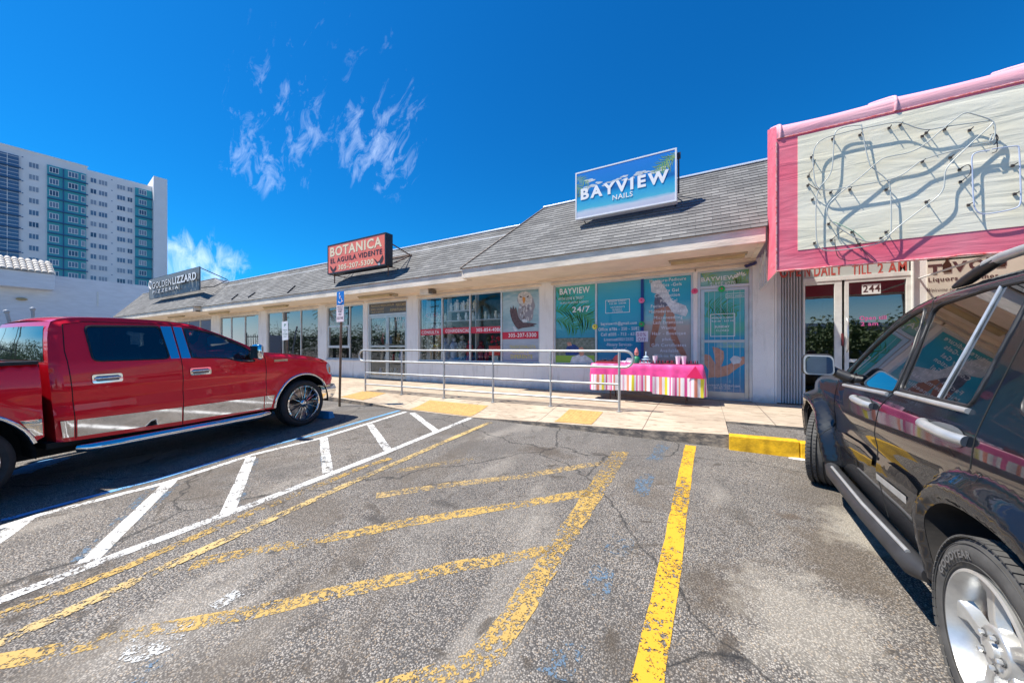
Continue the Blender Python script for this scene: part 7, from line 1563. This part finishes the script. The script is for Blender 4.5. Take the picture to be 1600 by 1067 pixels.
for k in range(9): fr.box(s(105) - 1.6 - k * 2.2, s(105) - 1.5 - k * 2.2, -.42, -.37, 0, rows_[0] + 1.6)
fr.build('curtain_wall_mullions', TW, tw, local=True)
def tower_window(a, b, z, off, nd):
    f = MB(); h = .62; f.box(a, b, off - .06, off - .01, z - h, z + h); w = f.build('window', twr.choice(TGV), tw, local=True)
    g_ = MB(); g_.box(a - .08, b + .08, off - .10, off - .061, z + h - .05, z + h + .06); g_.box(a - .08, b + .08, off - .12, off - .061, z - h - .1, z - h + .02)
    for k in range(nd + 1): q = a + (b - a) * k / nd; g_.box(q - .04, q + .04, off - .10, off - .061, z - h + .02, z + h - .05)
    g_.build('frame', TW, w, local=True)
twr = random.Random(5); TGV = [TG, TG, mat('tower_glass_blinds', (.30, .34, .40), .3, coat=.4), mat('tower_glass_dark', (.06, .10, .16), .12, coat=.5), mat('tower_glass_curtain', (.22, .27, .34), .2, coat=.4)]
cols = [(160, 216, 0, 3), (275, 325, -.35, 3), (380, 432, -.35, 3), (452, 472, -.35, 1), (502, 536, 0, 2), (548, 597, 0, 3), (650, 696, 0, 3), (708, 736, 0, 2), (772, 812, -.35, 3)]
slope_ = 0
for (a, b, off, nd) in cols:
    for z in rows_[:11]: tower_window(s(a), s(b), z, off, nd)
tb(s(846), sx_(259), -2.2, 14, 0, tws(*G(850, 280))[1] , TW, 'stair_tower')
pr = MB(); pr.box(-30, s(485) + .15, -.15, 0, ztop, ztop + .25); pr.build('parapet', TW, tw, local=True)
for z in rows_[:11]:
    for gx in (125, 622): tb(s(gx) - .12, s(gx) + .12, -.03, -.005, z + 1.3, z + 1.5, NAV, 'vent')

# ------------------------------------------------------------------ across the street, seen only as reflections in glass and paint
LEAF = mat('tree_foliage', (.08, .14, .04), .6, col2=(.14, .20, .07), vscale=1.5); BARK = mat('bark', (.16, .12, .09), .9, var=.3, vscale=6)
def crown(mb, c, r, n, sz, rng):
    for _ in range(n):
        v = Vector((rng.gauss(0, 1), rng.gauss(0, 1), rng.gauss(0, 1))).normalized() * (rng.random() ** .4); p = Vector(c) + Vector((v.x * r, v.y * r, v.z * r * .75)); p += v * noise.noise(p * .9) * r * .5
        u = Vector((rng.uniform(-1, 1), rng.uniform(-1, 1), rng.uniform(-1, 1))).normalized(); w = u.orthogonal().normalized(); s_ = sz * rng.uniform(.6, 1.4)
        mb.add([p - u * s_, p + w * s_ * .5, p + u * s_, p - w * s_ * .5], [(0, 1, 2, 3)])
def tree(x, y, h, r, seed, label):
    rng = random.Random(seed); t = thing('street_tree', label, 'tree', (x, y, lot_z(y)), group='trees across the street')
    mb = MB(); z0 = lot_z(y); mb.tube([(x, y, z0), (x + .1, y, z0 + h * .3), (x - .1, y + .1, z0 + h * .6)], [.22, .17, .1], 8)
    for k in range(5): a = k * 1.26; mb.tube([(x, y, z0 + h * .35), (x + math.cos(a) * r * .5, y + math.sin(a) * r * .5, z0 + h * .65)], [.09, .03], 6)
    mb.build('trunk', BARK, t, smooth=50)
    mb = MB()
    for k in range(6): a = k * 1.05; crown(mb, (x + math.cos(a) * r * .5, y + math.sin(a) * r * .5, z0 + h * (.40 + .12 * (k % 3))), r * .6, 520, .16, rng)
    mb.build('crown', LEAF, t)
for i, (x, y, h, r) in enumerate(((-80, -24, 7, 5), (-71, -22, 6, 4.6), (-63, -24, 7, 5), (-55, -21, 5.6, 4.4), (-47, -22, 6.6, 4.8), (-39, -20, 5.2, 4.2), (-32, -22, 6, 4.4), (-25, -20, 5, 3.8), (-19, -22, 5.4, 3.6), (-13.5, -25, 6.6, 3.4), (-6, -22, 5.6, 3.0), (3, -24, 6.4, 3.4), (10, -21, 5.2, 3.0), (17, -25, 6.8, 3.6))): tree(x, y, h, r, 50 + i, 'leafy street tree across the street, seen only mirrored in the shop windows')
def palm(x, y, h, seed):
    rng = random.Random(seed); z0 = lot_z(y); t = thing('palm_tree', 'tall palm across the street, seen only mirrored in the shop glass', 'tree', (x, y, z0), group='palms across the street')
    mb = MB(); mb.tube([(x + .3 * math.sin(k * .3), y, z0 + h * k / 8) for k in range(9)], [.2 - .01 * k for k in range(9)], 8); mb.build('trunk', BARK, t, smooth=50)
    mb = MB(); c = Vector((x + .3 * math.sin(2.4), y, z0 + h))
    for k in range(18):
        a = k * 2 * math.pi / 18 + rng.uniform(-.1, .1); el = rng.uniform(.0, 1.0); p = c.copy(); dr = Vector((math.cos(a) * math.cos(el), math.sin(a) * math.cos(el), math.sin(el)))
        for q in range(9):
            nx = p + dr * .28; dr = (dr + Vector((0, 0, -.16))).normalized(); sd = dr.cross(Vector((0, 0, 1))).normalized() * .42 * math.sin(math.pi * (q + 1) / 11)
            mb.add([p, nx, nx + sd - Vector((0, 0, .2)), nx - sd - Vector((0, 0, .2))], [(0, 1, 2), (0, 3, 1)]); p = nx
    mb.build('crown', LEAF, t)
for i, (x, y, h) in enumerate(((-56, -18, 8), (-40, -18, 9), (-24, -17, 7.5), (-9, -19, 8.5), (6.5, -17, 8), (14, -19, 9))): palm(x, y, h, i)
def pole(x, y):
    z0 = lot_z(y); t = thing('utility_pole', 'wooden utility pole across the street, seen only mirrored in the shop glass', 'utility pole', (x, y, z0), group='utility poles across the street')
    MB().tube([(x, y, z0), (x, y, z0 + 9)], [.14, .10], 8).build('post', BARK, t, smooth=50); MB().box(x - 1.1, x + 1.1, y - .05, y + .05, z0 + 8.2, z0 + 8.35).box(x - .8, x + .8, y - .05, y + .05, z0 + 7.4, z0 + 7.52).build('crossarm', BARK, t)
for x in (-64, -47, -30, -17, -2, 12): pole(x, -15.5)
for i, (x0, x1, h, c, lab) in enumerate(((-40, -14, 4.2, (.42, .12, .09), 'low red walled shop across the street, seen only mirrored in glass'), (-12, 6, 4.8, (.62, .58, .52), 'low beige shop across the street, seen only mirrored in glass'), (8, 26, 4.0, (.50, .52, .55), 'low grey shop across the street, seen only mirrored in glass'))):
    t = thing('street_building', lab, 'building', ((x0 + x1) / 2, -34, -.5)); MB().box(x0, x1, -42, -34, -.5, h).build('wall', mat('street_wall_%d' % i, c, .8, var=.15, vscale=.6), t); MB().box(x0 - .3, x1 + .3, -42.3, -33.6, h, h + .4).build('roof_edge', TW, t)
    for k in range(int((x1 - x0) / 4)): MB().box(x0 + 1 + k * 4, x0 + 3.6 + k * 4, -34 + .001, -33.95, .4, 2.6).build('window', TG, t)
